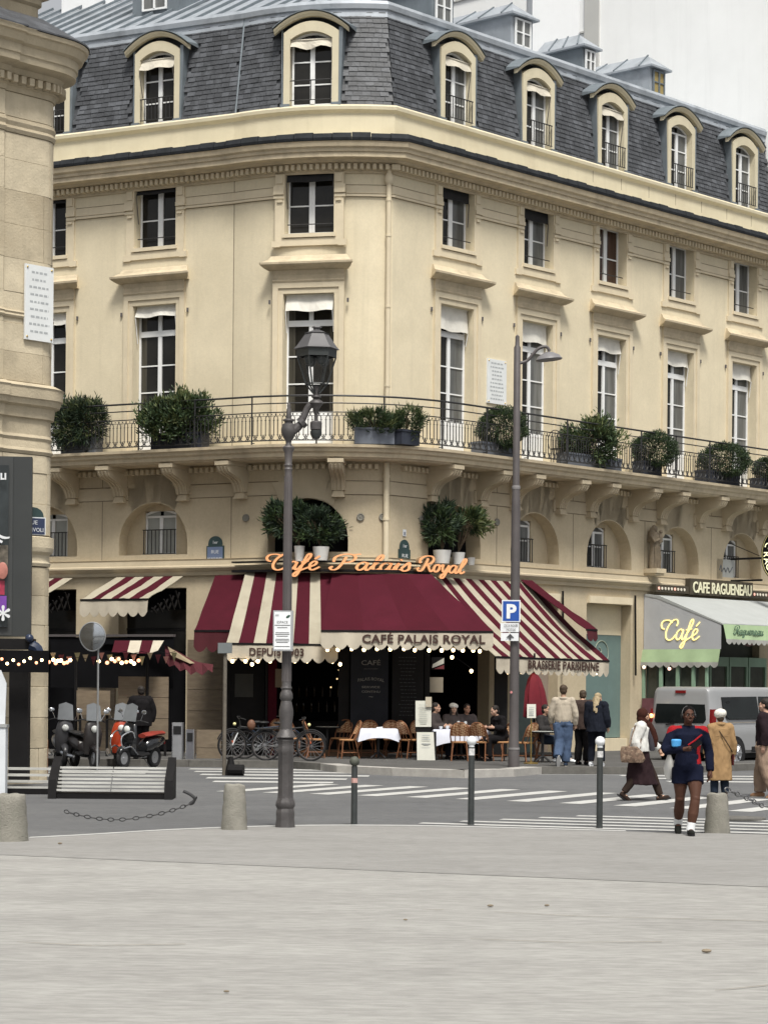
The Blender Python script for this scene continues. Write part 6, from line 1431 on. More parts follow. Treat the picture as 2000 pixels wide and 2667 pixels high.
# ---------------------------------------------------------------- rattan bistro chairs and tables
def rattan_back_mat():
    m = M('woven_rattan', (.30, .15, .07), .6, .2, 14); nt = m.node_tree; b = nt.nodes['Principled BSDF']; L = nt.links.new
    tc = nt.nodes.new('ShaderNodeTexCoord'); mp = nt.nodes.new('ShaderNodeMapping'); mp.inputs['Rotation'].default_value = (R(45), R(45), R(45)); L(tc.outputs['Object'], mp.inputs[0])
    ck = nt.nodes.new('ShaderNodeTexChecker'); ck.inputs['Scale'].default_value = 22; ck.inputs[1].default_value = (.21, .075, .028, 1); ck.inputs[2].default_value = (.48, .31, .18, 1); L(mp.outputs[0], ck.inputs[0]); L(ck.outputs[0], b.inputs['Base Color']); return m
woven = rattan_back_mat()
def make_chair():
    t = thing('bistro_chair', 'rattan', 'chair', (0, 0, 0))
    def tb(name, pts, r, m=rattan): mb = MB(); mb.tube(pts, r, 7); return mb.build(name, m, t, True, local=True)
    # seat faces -y; back at +y
    mb = MB(); mb.lathe([(.21, .43), (.225, .445), (.225, .465), (.20, .475), (.01, .478)], 20, (0, 0, 0), sy=.95); mb.build('seat', rattan_l, t, True, local=True)
    for sx in (-1, 1):
        tb('leg', [(sx * .17, -.15, .44), (sx * .20, -.20, 0)], .016); tb('leg', [(sx * .16, .16, .44), (sx * .20, .25, 0)], .016)
        tb('brace', [(sx * .19, -.18, .22), (sx * .10, -.15, .43)], .010); tb('brace', [(sx * .19, -.18, .15), (sx * .19, .22, .15)], .011)
    tb('brace', [(-.19, -.18, .13), (.19, -.18, .13)], .011)
    hoop = cat([(-.20, .10, .45), (-.225, .20, .62), (-.20, .27, .80), (-.10, .30, .90), (0, .305, .92), (.10, .30, .90), (.20, .27, .80), (.225, .20, .62), (.20, .10, .45)], 5)
    tb('back_hoop', hoop, .017)
    mb = MB(); rows = []
    for k in range(6):
        z = .60 + .30 * k / 5; w = .21 * (1 - max(0, (k - 3) / 2) ** 2 * .42); row = []
        for i in range(9):
            u = -1 + i / 4; row.append(Vector((u * w, .185 + .115 * (k / 5) + .05 * (1 - u * u), z + .0)))
        rows.append(row)
    vs = [p for r in rows for p in r] + [p + Vector((0, .012, 0)) for r in rows for p in r]; Bq = 54; fs = []
    for k in range(5):
        for i in range(8): q = (k * 9 + i, k * 9 + i + 1, (k + 1) * 9 + i + 1, (k + 1) * 9 + i); fs += [q, tuple(Bq + x for x in q[::-1])]
    mb.add(vs, fs); mb.build('woven_back', woven, t, True, local=True)
    for x in (-.11, 0, .11): tb('back_spindle', [(x, .17, .46), (x, .235, .62)], .010)
    return t
CH = [(822, 56.6, 100, 'rattan bistro chair turned sideways, just behind the parked bicycle'), (775, 57.3, 60, 'rattan bistro chair mostly hidden by the ornate lamp post'), (905, 56.4, -75, 'rattan bistro chair seen from the side, facing the wooden step'), (955, 57.2, -12, 'rattan chair facing out behind the small cloth-covered table, beside the sideways chair'), (1022, 57.2, 8, 'rattan chair facing out behind the small cloth-covered table, beside the dark rattan chair'), (1066, 56.9, 130, 'dark rattan chair touching the two-tier menu board'),
      (1196, 55.2, 180, 'pale-backed rattan chair with its back to the street, at the large white table'), (1256, 55.3, 150, 'rattan chair turned askew beside the person in black at the large table'), (1308, 55.4, -50, 'rattan chair under the person in black at the large table'), (1170, 57.3, 0, 'rattan chair under the woman in the white beret'), (1217, 57.4, 0, 'rattan chair under the man behind the large table'), (1126, 56.6, 80, 'rattan chair under the diner half hidden by the menu board'), (1367, 55.0, -140, 'rattan chair behind the thin brass menu post'), (884, 58.1, -30, 'rattan chair in the shade behind the dark round table'), (1098, 58.0, 20, 'rattan chair in the shade behind the two-tier menu board'), (1150, 58.3, 160, 'rattan chair in the shade behind the diners'), (736, 57.9, 30, 'rattan chair in the doorway behind the parked bicycles'), (1420, 55.2, 90, 'rattan chair under the person in jeans by the parasol')]
proto = None
for x, Y, a, lab in CH:
    c = make_chair() if proto is None else copy_tree(proto)
    proto = proto or c
    p = at(x, 1975, Y); c.location = (p.x, Y, PZ); c.rotation_euler = (0, 0, R(a)); tag(c, lab, 'chair', 'rattan bistro chairs on the cafe terrace')
def table(label, x, Y, r, cloth=True, h=.73):
    p = at(x, 1975, Y); t = thing('bistro_table', label, 'table', (p.x, Y, PZ))
    mb = MB(); mb.lathe([(r, h - .025), (r, h), (.01, h)], 4 if cloth else 24, (p.x, Y, PZ), ph=R(45)); mb.build('table_top', dark_wood, t)
    mb = MB(); mb.tube([(p.x, Y, PZ + .02), (p.x, Y, PZ + h - .02)], .035, 10); mb.build('column', iron, t, True)
    for k in range(4): a = R(45 + 90 * k); mb = MB(); mb.tube(cat([(p.x, Y, PZ + .16), (p.x + .12 * math.cos(a), Y + .12 * math.sin(a), PZ + .10), (p.x + .26 * math.cos(a), Y + .26 * math.sin(a), PZ + .02)], 4), .022, 6); mb.build('foot', iron, t, True)
    return Vector((p.x, Y, PZ + h))
def cloth(label, c, hx, hy, drop, seed, rz=0.0):
    mb = MB(); n = 44; rr = random.Random(seed); top = []; rings = [[], [], [], []]
    per = []
    for k in range(n):
        t = k / n * 4; s_, u = int(t), (t % 1) * 2 - 1; x, y = [(u, -1), (1, u), (-u, 1), (-1, -u)][s_]; per.append((x * hx, y * hy, abs(u)))
    q = Matrix.Rotation(rz, 3, 'Z')
    for j, (o, d) in enumerate(((0, .004), (.012, -.02), (.03, -.5), (.05, -1))):
        for k, (x, y, cn) in enumerate(per):
            L = drop * (1 + .45 * cn ** 3); w = .025 * math.sin(k * 1.9 + seed) * (j / 3); nx, ny = (x / hx, y / hy)
            rings[j].append(c + q @ Vector((x + nx * (o + w) * (1 if abs(nx) > .98 else 0) * 1.2, y + ny * (o + w) * (1 if abs(ny) > .98 else 0) * 1.2, (d if j < 2 else d * L))))
    mb.loft(rings, caps=False); m_ = len(mb.v); mb.add(rings[0], [tuple(range(n))]); o = mb.build('tablecloth', cloth_w, None, True, angle=60); tag(o, label, 'tablecloth'); return o
c1 = table('small bistro table between the two outward facing rattan chairs', 985, 56.5, .36); cloth('rumpled white cloth over the small bistro table', c1 + UZ * .004, .44, .34, .22, 2, R(4))
c2 = table('large table set for the diners behind the white-topped bollard', 1200, 56.2, .62); cloth('white cloth hanging over the large table of the diners', c2 + UZ * .004, .68, .44, .30, 5)
c3 = table('dark round bistro table with pale top, behind the sideways rattan chair', 852, 58.3, .34, False); mb = MB(); mb.lathe([(.3, 0), (.31, .012), (.01, .02)], 20, c3 + UZ * .003); o = mb.build('paper_cover', paper, None, True); tag(o, 'white paper cover on the dark round table behind the sideways chair', 'table cover')
c4 = table('small dark table in front of the person in jeans', 1412, 54.6, .30, False); mb = MB(); mb.lathe([(.29, 0), (.29, .012), (.01, .012)], 20, c4 + UZ * .003); o = mb.build('table_mat', M('mat_grey', (.4, .42, .4), .6, .1, 3)); tag(o, 'pale round mat on the small dark table beside the parasol', 'table mat')
# crockery on the large table
def cup(label, p, r=.045, h=.07): mb = MB(); mb.lathe([(r * .6, 0), (r, h * .6), (r * 1.02, h), (r * .9, h), (r * .5, h * .2), (.004, h * .18)], 14, p); o = mb.build('cup', enamel_w, None, True); tag(o, label, 'cup'); return o
def plate_(label, p, r=.13): mb = MB(); mb.lathe([(r * .6, 0), (r, .02), (r * .98, .026), (r * .6, .008), (.004, .008)], 20, p); o = mb.build('plate', enamel_w, None, True); tag(o, label, 'plate')
k = c2 + UZ * .012
cup('white cup at the end of the large table nearest the menu board', k + Vector((-.50, -.12, 0))); cup('white cup near the woman in the beret', k + Vector((-.34, -.05, 0)), .05, .09); cup('white cup in front of the man in grey', k + Vector((.26, -.1, 0)), .055, .10); cup('small white cup on the large table, nearest the person in black', k + Vector((.40, -.2, 0)))
plate_('white plate with food at the middle of the large table', k + Vector((.0, .05, 0))); mb = MB(); mb.ball(k + Vector((0, .05, .04)), (.09, .08, .04), 10, 6); o = mb.build('food', M('brown_food', (.2, .1, .05), .7, .3, 8)); tag(o, 'brown food piled on the plate', 'food')
def glass(label, p): mb = MB(); mb.lathe([(.03, 0), (.006, .006), (.006, .08), (.035, .12), (.04, .17), (.034, .20), (.032, .20), (.036, .17), (.03, .12)], 14, p); o = mb.build('wine_glass', M('clear_glass', (.7, .72, .72), .05, .02, 1, alpha=.28), None, True); tag(o, label, 'glass')
glass('wine glass by the woman in the beret', k + Vector((-.06, .2, 0))); glass('wine glass by the man in grey', k + Vector((.10, -.15, 0)))
b1 = MB(); b1.tube([c1 + Vector((-.05, .15, .01)), c1 + Vector((.1, .16, .02))], .03, 8); o = b1.build('napkin', enamel_w, None, True); tag(o, 'rolled white napkin on the small bistro table', 'napkin')
# ---------------------------------------------------------------- bicycles
def bicycle(label, loc, rz, frame_m, lean=4, seed=0, fork_white=False):
    t = thing('bicycle', label, 'bicycle', loc, 'bicycles parked at the pavement edge'); 
    def tb(name, pts, r, m, par=None): mb = MB(); mb.tube(pts, r, 7); return mb.build(name, m, par or t, True, local=True)
    Rw = .34
    for x in (-.52, .54):
        mb = MB(); mb.tube([(x + Rw * math.cos(a), 0, Rw + Rw * math.sin(a)) for a in [math.pi * 2 * k / 36 for k in range(36)]], .021, 7, closed=True); w = mb.build('wheel', tyre, t, True, local=True)
        mb = MB(); mb.tube([(x + (Rw - .03) * math.cos(a), 0, Rw + (Rw - .03) * math.sin(a)) for a in [math.pi * 2 * k / 36 for k in range(36)]], .011, 5, closed=True); mb.build('rim', pole_m, w, True, local=True)
        for k in range(16): a = math.pi * 2 * k / 16; tb('spoke', [(x, .02 if k % 2 else -.02, Rw), (x + (Rw - .03) * math.cos(a), 0, Rw + (Rw - .03) * math.sin(a))], .0035, M('spoke_grey', (.22, .22, .23), .4, .1, 4), w)
        mb = MB(); mb.tube(cat([(x + (Rw + .045) * math.cos(a), 0, Rw + (Rw + .045) * math.sin(a)) for a in [R(20 + 16 * k) for k in range(9)]], 2), .016, 6); mb.build('mudguard', frame_m, t, True, local=True)
    bb = (-.05, 0, .28); seat = (-.2, 0, .80); head = (.36, 0, .82); hl = (.40, 0, .66)
    mb = MB(); mb.tube([bb, seat], .018, 7); mb.tube([bb, hl], .020, 7); mb.tube([(-.18, 0, .72), (.37, 0, .78)], .018, 7); mb.tube([bb, (-.52, .03, .34)], .011, 6); mb.tube([bb, (-.52, -.03, .34)], .011, 6); mb.tube([(-.18, 0, .7), (-.52, 0, .34)], .010, 6); mb.tube([head, hl], .022, 7); mb.build('frame', frame_m, t, True, local=True)
    fm = enamel_w if fork_white else frame_m
    tb('fork', [hl, (.54, .05, .34)], .013, fm); tb('fork', [hl, (.54, -.05, .34)], .013, fm)
    tb('handlebar', cat([(.30, -.30, .98), (.40, -.16, 1.0), (.39, 0, .96), (.40, .16, 1.0), (.30, .30, .98)], 4), .012, iron); tb('stem', [head, (.39, 0, .97)], .014, iron)
    mb = MB(); mb.ball((-.22, 0, .88), (.13, .07, .035), 12, 8); mb.tube([seat, (-.21, 0, .88)], .013, 6); mb.build('saddle', plastic, t, True, local=True)
    mb = MB(); mb.lathe([(.09, -.006), (.09, .006), (.02, .008)], 18, bb, M3=Matrix.Rotation(R(90), 3, 'X')); mb.build('chainring', chrome, t, local=True)
    tb('crank', [(bb[0], -.07, .28), (bb[0] + .12, -.09, .16)], .011, chrome); tb('crank', [(bb[0], .07, .28), (bb[0] - .12, .09, .40)], .011, chrome)
    mb = MB(); mb.box((bb[0] + .12, -.13, .16), (.09, .07, .02)); mb.build('pedal', plastic, t, local=True)
    mb = MB(); mb.box((-.52, 0, .74), (.34, .13, .02)); mb.tube([(-.42, .05, .73), (-.5, .05, .36)], .007, 5); mb.build('rack', iron, t, local=True)
    mb = MB(); mb.ball((.50, 0, .84), (.04, .04, .04), 10, 7); mb.build('headlight', M('yellow_lamp', (.75, .7, .35), .3, .1, 3), t, True, local=True)
    mb = MB(); mb.box((.54, .0, .42), (.02, .12, .04)); mb.build('reflector', M('orange_reflector', (.6, .12, .04), .3, .1, 3), t, local=True)
    t.rotation_euler = (R(lean), 0, rz); return t
p = at(752, 2000, 54.2); bicycle('black bicycle half hidden by the ornate lamp post', (p.x - .02, 54.25, PZ + .015), R(-4), iron, 5)
p = at(655, 1998, 54.7); bicycle('black bicycle with pale fork leaning among the parked bikes, next to the grey pole', (p.x + .05, 54.85, PZ + .015), R(197), iron, -6, fork_white=True)
p = at(690, 1998, 55.4); bicycle('dark bicycle with an orange reflector at the back of the parked bikes', (p.x, 55.6, PZ + .015), R(12), M('dark_blue_paint', (.02, .03, .05), .4, .1, 3), 6)
mb = MB(); q = at(655, 1888, 54.6); mb.ball(q, (.10, .07, .13), 10, 8); o = mb.build('saddle_bag', M('brown_leather', (.13, .06, .035), .6, .2, 5), None, True); tag(o, 'brown leather bag hanging among the parked bicycles', 'bag')
# ---------------------------------------------------------------- motor scooters on the left street
def scooter(label, loc, rz, paint, accent, seat_m):
    t = thing('motor_scooter', label, 'scooter', loc, 'scooters parked on the side street')
    for x in (-.62, .62):
        mb = MB(); mb.tube([(x + .19 * math.cos(a), 0, .25 + .19 * math.sin(a)) for a in [math.pi * 2 * k / 24 for k in range(24)]], .06, 8, closed=True); w = mb.build('wheel', tyre, t, True, local=True)
        mb = MB(); mb.lathe([(.14, -.03), (.14, .03), (.03, .045), (.03, -.045)], 16, (x, 0, .25), M3=Matrix.Rotation(R(90), 3, 'X')); mb.build('rim', alloy, w, True, local=True)
    def body(name, secs, m):
        mb = MB(); mb.loft([[Vector((x, w * math.cos(2 * math.pi * k / 14), z + h * math.sin(2 * math.pi * k / 14))) for k in range(14)] for x, z, w, h in secs]); return mb.build(name, m, t, True, local=True, angle=60)
    body('rear_body', [(-.92, .66, .06, .05), (-.85, .64, .13, .10), (-.6, .60, .17, .15), (-.3, .55, .17, .17), (-.12, .48, .14, .12)], paint)
    body('floorboard', [(-.2, .34, .17, .06), (.1, .30, .18, .05), (.35, .34, .17, .06)], plastic)
    body('front_fender', [(.36, .36, .05, .05), (.55, .48, .09, .07), (.72, .46, .08, .07), (.84, .36, .05, .04)], paint)
    mb = MB(); mb.loft([[Vector((x + .03 * math.cos(a) * 2, w * math.sin(a), z)) for a in [2 * math.pi * k / 12 for k in range(12)]] for x, w, z in ((.36, .16, .32), (.42, .21, .55), (.45, .22, .80), (.40, .17, 1.0), (.38, .12, 1.06))]); mb.build('leg_shield', paint, t, True, local=True, angle=60)
    mb = MB(); mb.ball((.53, 0, .90), (.05, .08, .08), 12, 8); mb.build('headlight', M('lamp_lens', (.6, .62, .6), .1, .1, 3), t, True, local=True)
    mb = MB(); mb.tube(cat([(.22, -.36, 1.06), (.34, -.2, 1.10), (.38, 0, 1.06), (.34, .2, 1.10), (.22, .36, 1.06)], 4), .016, 7); mb.build('handlebar', iron, t, True, local=True)
    for s_ in (-1, 1):
        mb = MB(); mb.tube([(.33, s_ * .22, 1.10), (.36, s_ * .30, 1.26)], .007, 5); mb.ball((.36, s_ * .32, 1.30), (.02, .07, .05), 10, 7); mb.build('mirror', chrome, t, True, local=True)
    mb = MB(); mb.loft([[Vector((x, w * math.cos(2 * math.pi * k / 12), z + .05 * math.sin(2 * math.pi * k / 12))) for k in range(12)] for x, z, w in ((-.9, .80, .10), (-.6, .80, .16), (-.25, .76, .16), (-.08, .74, .10))]); mb.build('seat', seat_m, t, True, local=True, angle=60)
    mb = MB(); mb.tube([(-.2, -.19, .26), (-.55, -.20, .27), (-.95, -.20, .34)], [.03, .05, .055], 8); mb.build('exhaust', chrome, t, True, local=True)
    mb = MB(); mb.box((-.93, 0, .58), (.03, .14, .07)); mb.build('tail_light', accent, t, local=True)
    mb = MB(); mb.plate([(-.18, 0), (.18, 0), (.16, .36), (0, .42), (-.16, .36)], (.46, 0, 1.08), (0, 1, 0), (-.25, 0, .97), .006); mb.build('windscreen', M('screen_glass', (.15, .16, .17), .1, .2, 2), t, local=True)
    mb = MB(); mb.tube([(-.05, .1, .26), (-.12, .26, .02)], .012, 6); mb.build('stand', iron, t, local=True)
    t.rotation_euler = (R(-3), 0, rz); return t
p = at(212, 2000, 51.5); scooter('dark scooter parked in front of the dim beige board', (p.x, 52.0, gz(52)), R(-62), M('dark_body', (.03, .026, .026), .3, .2, 3), red_lens, plastic)
p = at(352, 2000, 51.5); bs = scooter('black and chrome scooter with a red seat behind the slatted bench', (p.x, 52.2, gz(52)), R(-118), M('black_gloss', (.012, .013, .015), .15, .2, 3, coat=.5), red_lens, M('red_seat', (.22, .03, .02), .5, .2, 4))
p = at(130, 2000, 51.5); scooter('dark scooter with blue lamp, beside the rust coloured panel', (p.x, 53.2, gz(53)), R(-75), M('dark_grey_body', (.05, .05, .055), .3, .2, 3), M('blue_lamp', (.05, .3, .6), .3, .1, 3), plastic)
p = at(282, 2000, 51.5); scooter('orange-red scooter squeezed between the two dark ones behind the slatted bench', (p.x, 53.4, gz(53.4)), R(-80), M('orange_red_paint', (.36, .045, .015), .25, .05, 3, coat=.4), red_lens, plastic)
for y in (-.17, .17):
    mb = MB(); mb.tube(cat([(.30, y, .34), (.62, y * 1.2, .52), (.88, y, .50), (.92, y * .8, .74), (.60, y * 1.1, .86), (.40, y, .62)], 5), .016, 7); mb.build('crash_bar', chrome, bs, True, local=True)
# ---------------------------------------------------------------- silver van
vz = gz(57.5); a0v = aR - R(0); V0 = Vector((6.60, 57.6, vz))
van = thing('parked_van', 'silver passenger van parked at the kerb, tail lamp lit', 'van', V0)
vu = Vector((math.cos(aR), math.sin(aR), 0)); vr = Vector((math.sin(aR), -math.cos(aR), 0))   # along the van, and to its right
def vp(x, y, z): return V0 + vu * x + vr * y + UZ * z      # x forward from the rear, y from the left side to the right (0..1.95)
VW = 1.95
def sect(x, z0, z1, w0, w1, top=.10, n=5):
    """rounded cross-section at x: bottom z0, roof z1, widths at sill and roof"""
    c = VW / 2; P = []; r = .13
    P += [(c - w0 / 2 + .06, z0), (c + w0 / 2 - .06, z0), (c + w0 / 2, z0 + .08), (c + w0 / 2 + .0, z0 + .45), (c + w0 / 2 - .015, 1.05), (c + w0 / 2 - .05, 1.12), (c + w1 / 2 + .02, z1 - .25)]
    for k in range(n + 1): a = math.pi / 2 * k / n; P.append((c + w1 / 2 - r + r * math.cos(a), z1 - r + r * math.sin(a)))
    for k in range(n, -1, -1): a = math.pi / 2 * k / n; P.append((c - w1 / 2 + r - r * math.cos(a), z1 - r + r * math.sin(a)))
    P += [(c - w1 / 2 - .02, z1 - .25), (c - w0 / 2 + .05, 1.12), (c - w0 / 2 + .015, 1.05), (c - w0 / 2, z0 + .45), (c - w0 / 2, z0 + .08)]
    return [vp(x, y, z) for y, z in P]
mb = MB(); mb.loft([sect(.0, .42, 1.86, 1.74, 1.50), sect(.03, .38, 1.92, 1.84, 1.60), sect(.10, .36, 1.955, 1.91, 1.66), sect(.3, .35, 1.97, 1.94, 1.68), sect(1.5, .33, 1.975, 1.95, 1.70), sect(3.4, .33, 1.97, 1.95, 1.70), sect(3.75, .33, 1.90, 1.95, 1.64), sect(4.3, .34, 1.34, 1.93, 1.55), sect(4.9, .36, 1.10, 1.85, 1.45), sect(5.02, .42, .98, 1.7, 1.3)])
mb.build('body', van_paint, van, True, angle=30)
def rear(name, pts, m, th=.02, off=-.006): mb = MB(); mb.plate(pts, vp(off, 0, 0), vr, UZ, th); return mb.build(name, m, van)
def rearq(y, z): return (y, z)
tg = M('van_glass', (.008, .010, .010), .08, .4, 1.5, spec=.25)
rw = MB(); rp = [(.20, 1.12), (.25, 1.06), (1.66, 1.08), (1.73, 1.16), (1.67, 1.76), (1.62, 1.81), (.33, 1.81), (.27, 1.76)]
rw.add([vp(-.012 + .03 * max(0, (z - 1.1)) * .9, y, z) for y, z in rp] + [vp(.05 + .03 * max(0, (z - 1.1)), y, z) for y, z in rp], [tuple(range(7, -1, -1)), tuple(range(8, 16))] + [(i, (i + 1) % 8, 8 + (i + 1) % 8, 8 + i) for i in range(8)]); rw.build('rear_window', tg, van)
mb = MB(); mb.box(vp(.0, .98, 1.845), (.05, .30, .07), rz=aR); mb.build('brake_light', red_lens, van)
for y, s_ in ((.115, 'l'), (1.835, 'r')):
    mb = MB(); mb.hexa([vp(-.012, y - .075, .72), vp(-.012, y + .075, .72), vp(.16, y + .10, .72), vp(.16, y - .10, .72), vp(.03, y - .06, 1.42), vp(.03, y + .06, 1.42), vp(.16, y + .08, 1.42), vp(.16, y - .08, 1.42)]); tl_ = mb.build('tail_light', red_lens, van)
    mb = MB(); mb.box(vp(-.02, y, .92), (.03, .09, .12), rz=aR); mb.build('white_lens', M('lens_grey', (.5, .5, .5), .2, .1, 3), tl_)
    if s_ == 'l': mb = MB(); mb.ball(vp(-.03, y, 1.24), .055, 10, 8); mb.build('lit_bulb', lit_lens, tl_)
mb = MB(); mb.hexa([vp(-.06, .10, .36), vp(-.06, 1.85, .36), vp(.2, 1.93, .36), vp(.2, .02, .36), vp(-.05, .08, .60), vp(-.05, 1.87, .60), vp(.2, 1.94, .60), vp(.2, .01, .60)]); mb.build('bumper', plastic, van)
mb = MB(); mb.box(vp(-.065, .98, .74), (.02, .54, .12), rz=aR); mb.build('number_plate', sign_white, van)
mb = MB(); mb.bar(vp(-.004, .98, .62), vp(.012, .98, 1.08), .012, .012); mb.build('door_seam', groove, van)
mb = MB(); mb.bar(vp(-.02, .55, 1.03), vp(-.02, .80, 1.06), .02, .03); mb.build('rear_wiper', plastic, van)
def side(name, pts, m, y=VW, th=.012, slope=True): 
    k = (.125) / .73
    def yy(z): return y - max(0, z - 1.10) * k * (1 if slope else 0) + .004
    n = len(pts); mb = MB(); mb.add([vp(x, yy(z) + .006, z) for x, z in pts] + [vp(x, yy(z) - th, z) for x, z in pts], [tuple(range(n)), tuple(range(2 * n - 1, n - 1, -1))] + [(i, n + i, n + (i + 1) % n, (i + 1) % n) for i in range(n)]); return mb.build(name, m, van)
side('side_window', [(.48, 1.72), (.50, 1.40), (.62, 1.22), (.72, 1.18), (2.05, 1.18), (2.05, 1.74)], tg); side('side_window', [(2.12, 1.74), (2.12, 1.18), (3.15, 1.18), (3.15, 1.74)], tg); side('side_window', [(3.24, 1.72), (3.24, 1.18), (4.2, 1.16), (3.9, 1.5), (3.65, 1.72)], tg)
for x in (.40, 2.09, 3.2): mb = MB(); mb.bar(vp(x, VW + .001, .42), vp(x, VW + .001, 1.08), .012, .012); mb.build('door_seam', groove, van)
mb = MB(); mb.bar(vp(.62, VW + .0, 1.10), vp(3.2, VW + .0, 1.10), .018, .014); mb.build('door_track', groove, van)
mb = MB(); mb.bar(vp(1.7, VW + .004, .42), vp(3.4, VW + .004, .42), .02, .14); mb.build('side_trim', plastic, van)
for x in (.98, 4.15):
    for y, sd in ((VW - .02, 1), (.02, -1)):
        mb = MB(); q = Matrix((vu, UZ, vr * sd)).transposed(); c = vp(x, y, .34)
        mb.lathe([(.42, .0), (.42, .03), (.33, .032), (.33, .0)], 26, c, M3=q); mb.lathe([(.415, -.2), (.415, .028), (.01, .028)], 26, c, M3=q); mb.build('wheel_arch', plastic, van, True)
        mb = MB(); mb.lathe([(.20, -.12), (.335, -.10), (.345, .0), (.335, .045), (.27, .058), (.22, .05), (.20, .03)], 28, c, M3=q); w = mb.build('wheel', tyre, van, True)
        mb = MB(); mb.lathe([(.225, .040), (.225, .052), (.20, .045), (.19, .0)], 26, c, M3=q); mb.lathe([(.05, .055), (.03, .065), (.001, .066)], 12, c, M3=q)
        for k in range(7): a = math.pi * 2 * k / 7; d = q @ Vector((math.cos(a), math.sin(a), 0)); e = q @ Vector((-math.sin(a), math.cos(a), 0)); mb.bar(c + d * .03 + vr * sd * .052, c + d * .215 + vr * sd * .046, .055, .016)
        mb.build('rim', alloy, w, True)
mb = MB(); mb.hexa([vp(.5, .2, .2), vp(.5, 1.7, .2), vp(4.6, 1.7, .2), vp(4.6, .2, .2), vp(.5, .2, .36), vp(.5, 1.7, .36), vp(4.6, 1.7, .36), vp(4.6, .2, .36)]); mb.build('underbody', plastic, van)
side('sticker', [(.62, 1.62), (.62, 1.57), (.80, 1.57), (.80, 1.62)], M('pale_sticker', (.35, .36, .33), .5, .1, 3), th=-.002)
# ---------------------------------------------------------------- balcony chairs
def balcony_chair(label, s, d, rz):
    p = Wp(s, d, 8.06); t = thing('balcony_chair', label, 'chair', p, 'iron chairs on the balcony')
    mb = MB(); mb.lathe([(.19, .43), (.2, .45), (.01, .45)], 16, (0, 0, 0)); mb.build('seat', iron, t, True, local=True)
    for a in (45, 135, 225, 315): mb = MB(); mb.tube([(.15 * math.cos(R(a)), .15 * math.sin(R(a)), .44), (.2 * math.cos(R(a)), .2 * math.sin(R(a)), 0)], .011, 6); mb.build('leg', iron, t, True, local=True)
    mb = MB(); mb.tube(cat([(-.17, .16, .44), (-.20, .20, .66), (-.13, .22, .86), (0, .22, .93), (.13, .22, .86), (.20, .20, .66), (.17, .16, .44)], 4), .012, 6); mb.build('back_hoop', iron, t, True, local=True)
    for x in (-.08, 0, .08): mb = MB(); mb.tube([(x, .17, .44), (x, .22, .9)], .008, 5); mb.build('spindle', iron, t, True, local=True)
    t.rotation_euler = (0, 0, rz)
balcony_chair('black iron chair on the balcony beside the tall grey lamp pole', LA + 6.05, .62, R(160)); balcony_chair('second black iron chair on the balcony, beside the leafy planter', LA + 7.2, .62, R(200))
# ---------------------------------------------------------------- people
from mathutils import noise as _nz
_ts = bpy.data.scenes.new('work_scene')
def remesh(mb, voxel, smooth=3, wr=0.0, wf=9.0, seed=0):
    """one continuous skin over overlapping shapes: voxel remesh, smoothing, small folds"""
    me = bpy.data.meshes.new('w'); me.from_pydata(mb.v, [], mb.f); o = bpy.data.objects.new('w', me); _ts.collection.objects.link(o)
    m = o.modifiers.new('r', 'REMESH'); m.mode = 'VOXEL'; m.voxel_size = voxel
    if smooth: k = o.modifiers.new('s', 'SMOOTH'); k.iterations = smooth; k.factor = .5
    with bpy.context.temp_override(scene=_ts, view_layer=_ts.view_layers[0]):
        dg = bpy.context.evaluated_depsgraph_get(); dg.update()
        ev = o.evaluated_get(dg); out = bpy.data.meshes.new_from_object(ev, depsgraph=dg)
    bpy.data.objects.remove(o); bpy.data.meshes.remove(me)
    if wr:
        sv = Vector((seed * 3.1, seed * 1.7, 0)); nn = [v.normal.copy() for v in out.vertices]
        for v, n in zip(out.vertices, nn):
            q = v.co * wf; q.z *= .55
            v.co += n * wr * (_nz.noise(q + sv) + .6 * _nz.noise(q * 2.3 + sv))
    out.polygons.foreach_set('use_smooth', [True] * len(out.polygons)); return out
def put(me, name, m, parent, region=None):
    mats = m if isinstance(m, list) else [m]
    me.materials.clear()
    for x in mats: me.materials.append(x)
    if region:
        me.polygons.foreach_set('material_index', [region(p.center) for p in me.polygons])
    o = bpy.data.objects.new(name, me); me.name = name; col.objects.link(o); o.parent = parent; return o
DEF = dict(pelvis=(0, 0, .95), waist=(0, 0, 1.10), chest=(0, .0, 1.30), neck=(0, .02, 1.47), head=(0, -.015, 1.63),
           shR=(-.185, .02, 1.41), shL=(.185, .02, 1.41), elR=(-.245, .04, 1.13), elL=(.245, .04, 1.13), wrR=(-.26, -.04, .90), wrL=(.26, -.04, .90),
           hiR=(-.09, 0, .92), hiL=(.09, 0, .92), knR=(-.10, -.03, .50), knL=(.10, -.03, .50), anR=(-.11, .03, .09), anL=(.11, .03, .09),
           tR=(0, -1, 0), tL=(0, -1, 0), hR=None, hL=None, look=0.0, nod=0.0, tilt=0.0)
SIT = dict(pelvis=(0, .04, .56), waist=(0, .05, .70), chest=(0, .03, .90), neck=(0, .02, 1.08), head=(0, -.03, 1.24), shR=(-.18, .03, 1.02), shL=(.18, .03, 1.02), elR=(-.25, -.05, .78), elL=(.25, -.05, .78), wrR=(-.16, -.28, .80), wrL=(.16, -.28, .80),
           hiR=(-.10, 0, .53), hiL=(.10, 0, .53), knR=(-.13, -.42, .52), knL=(.13, -.42, .52), anR=(-.13, -.38, .09), anL=(.13, -.38, .09))
def V(p): return Vector(p)
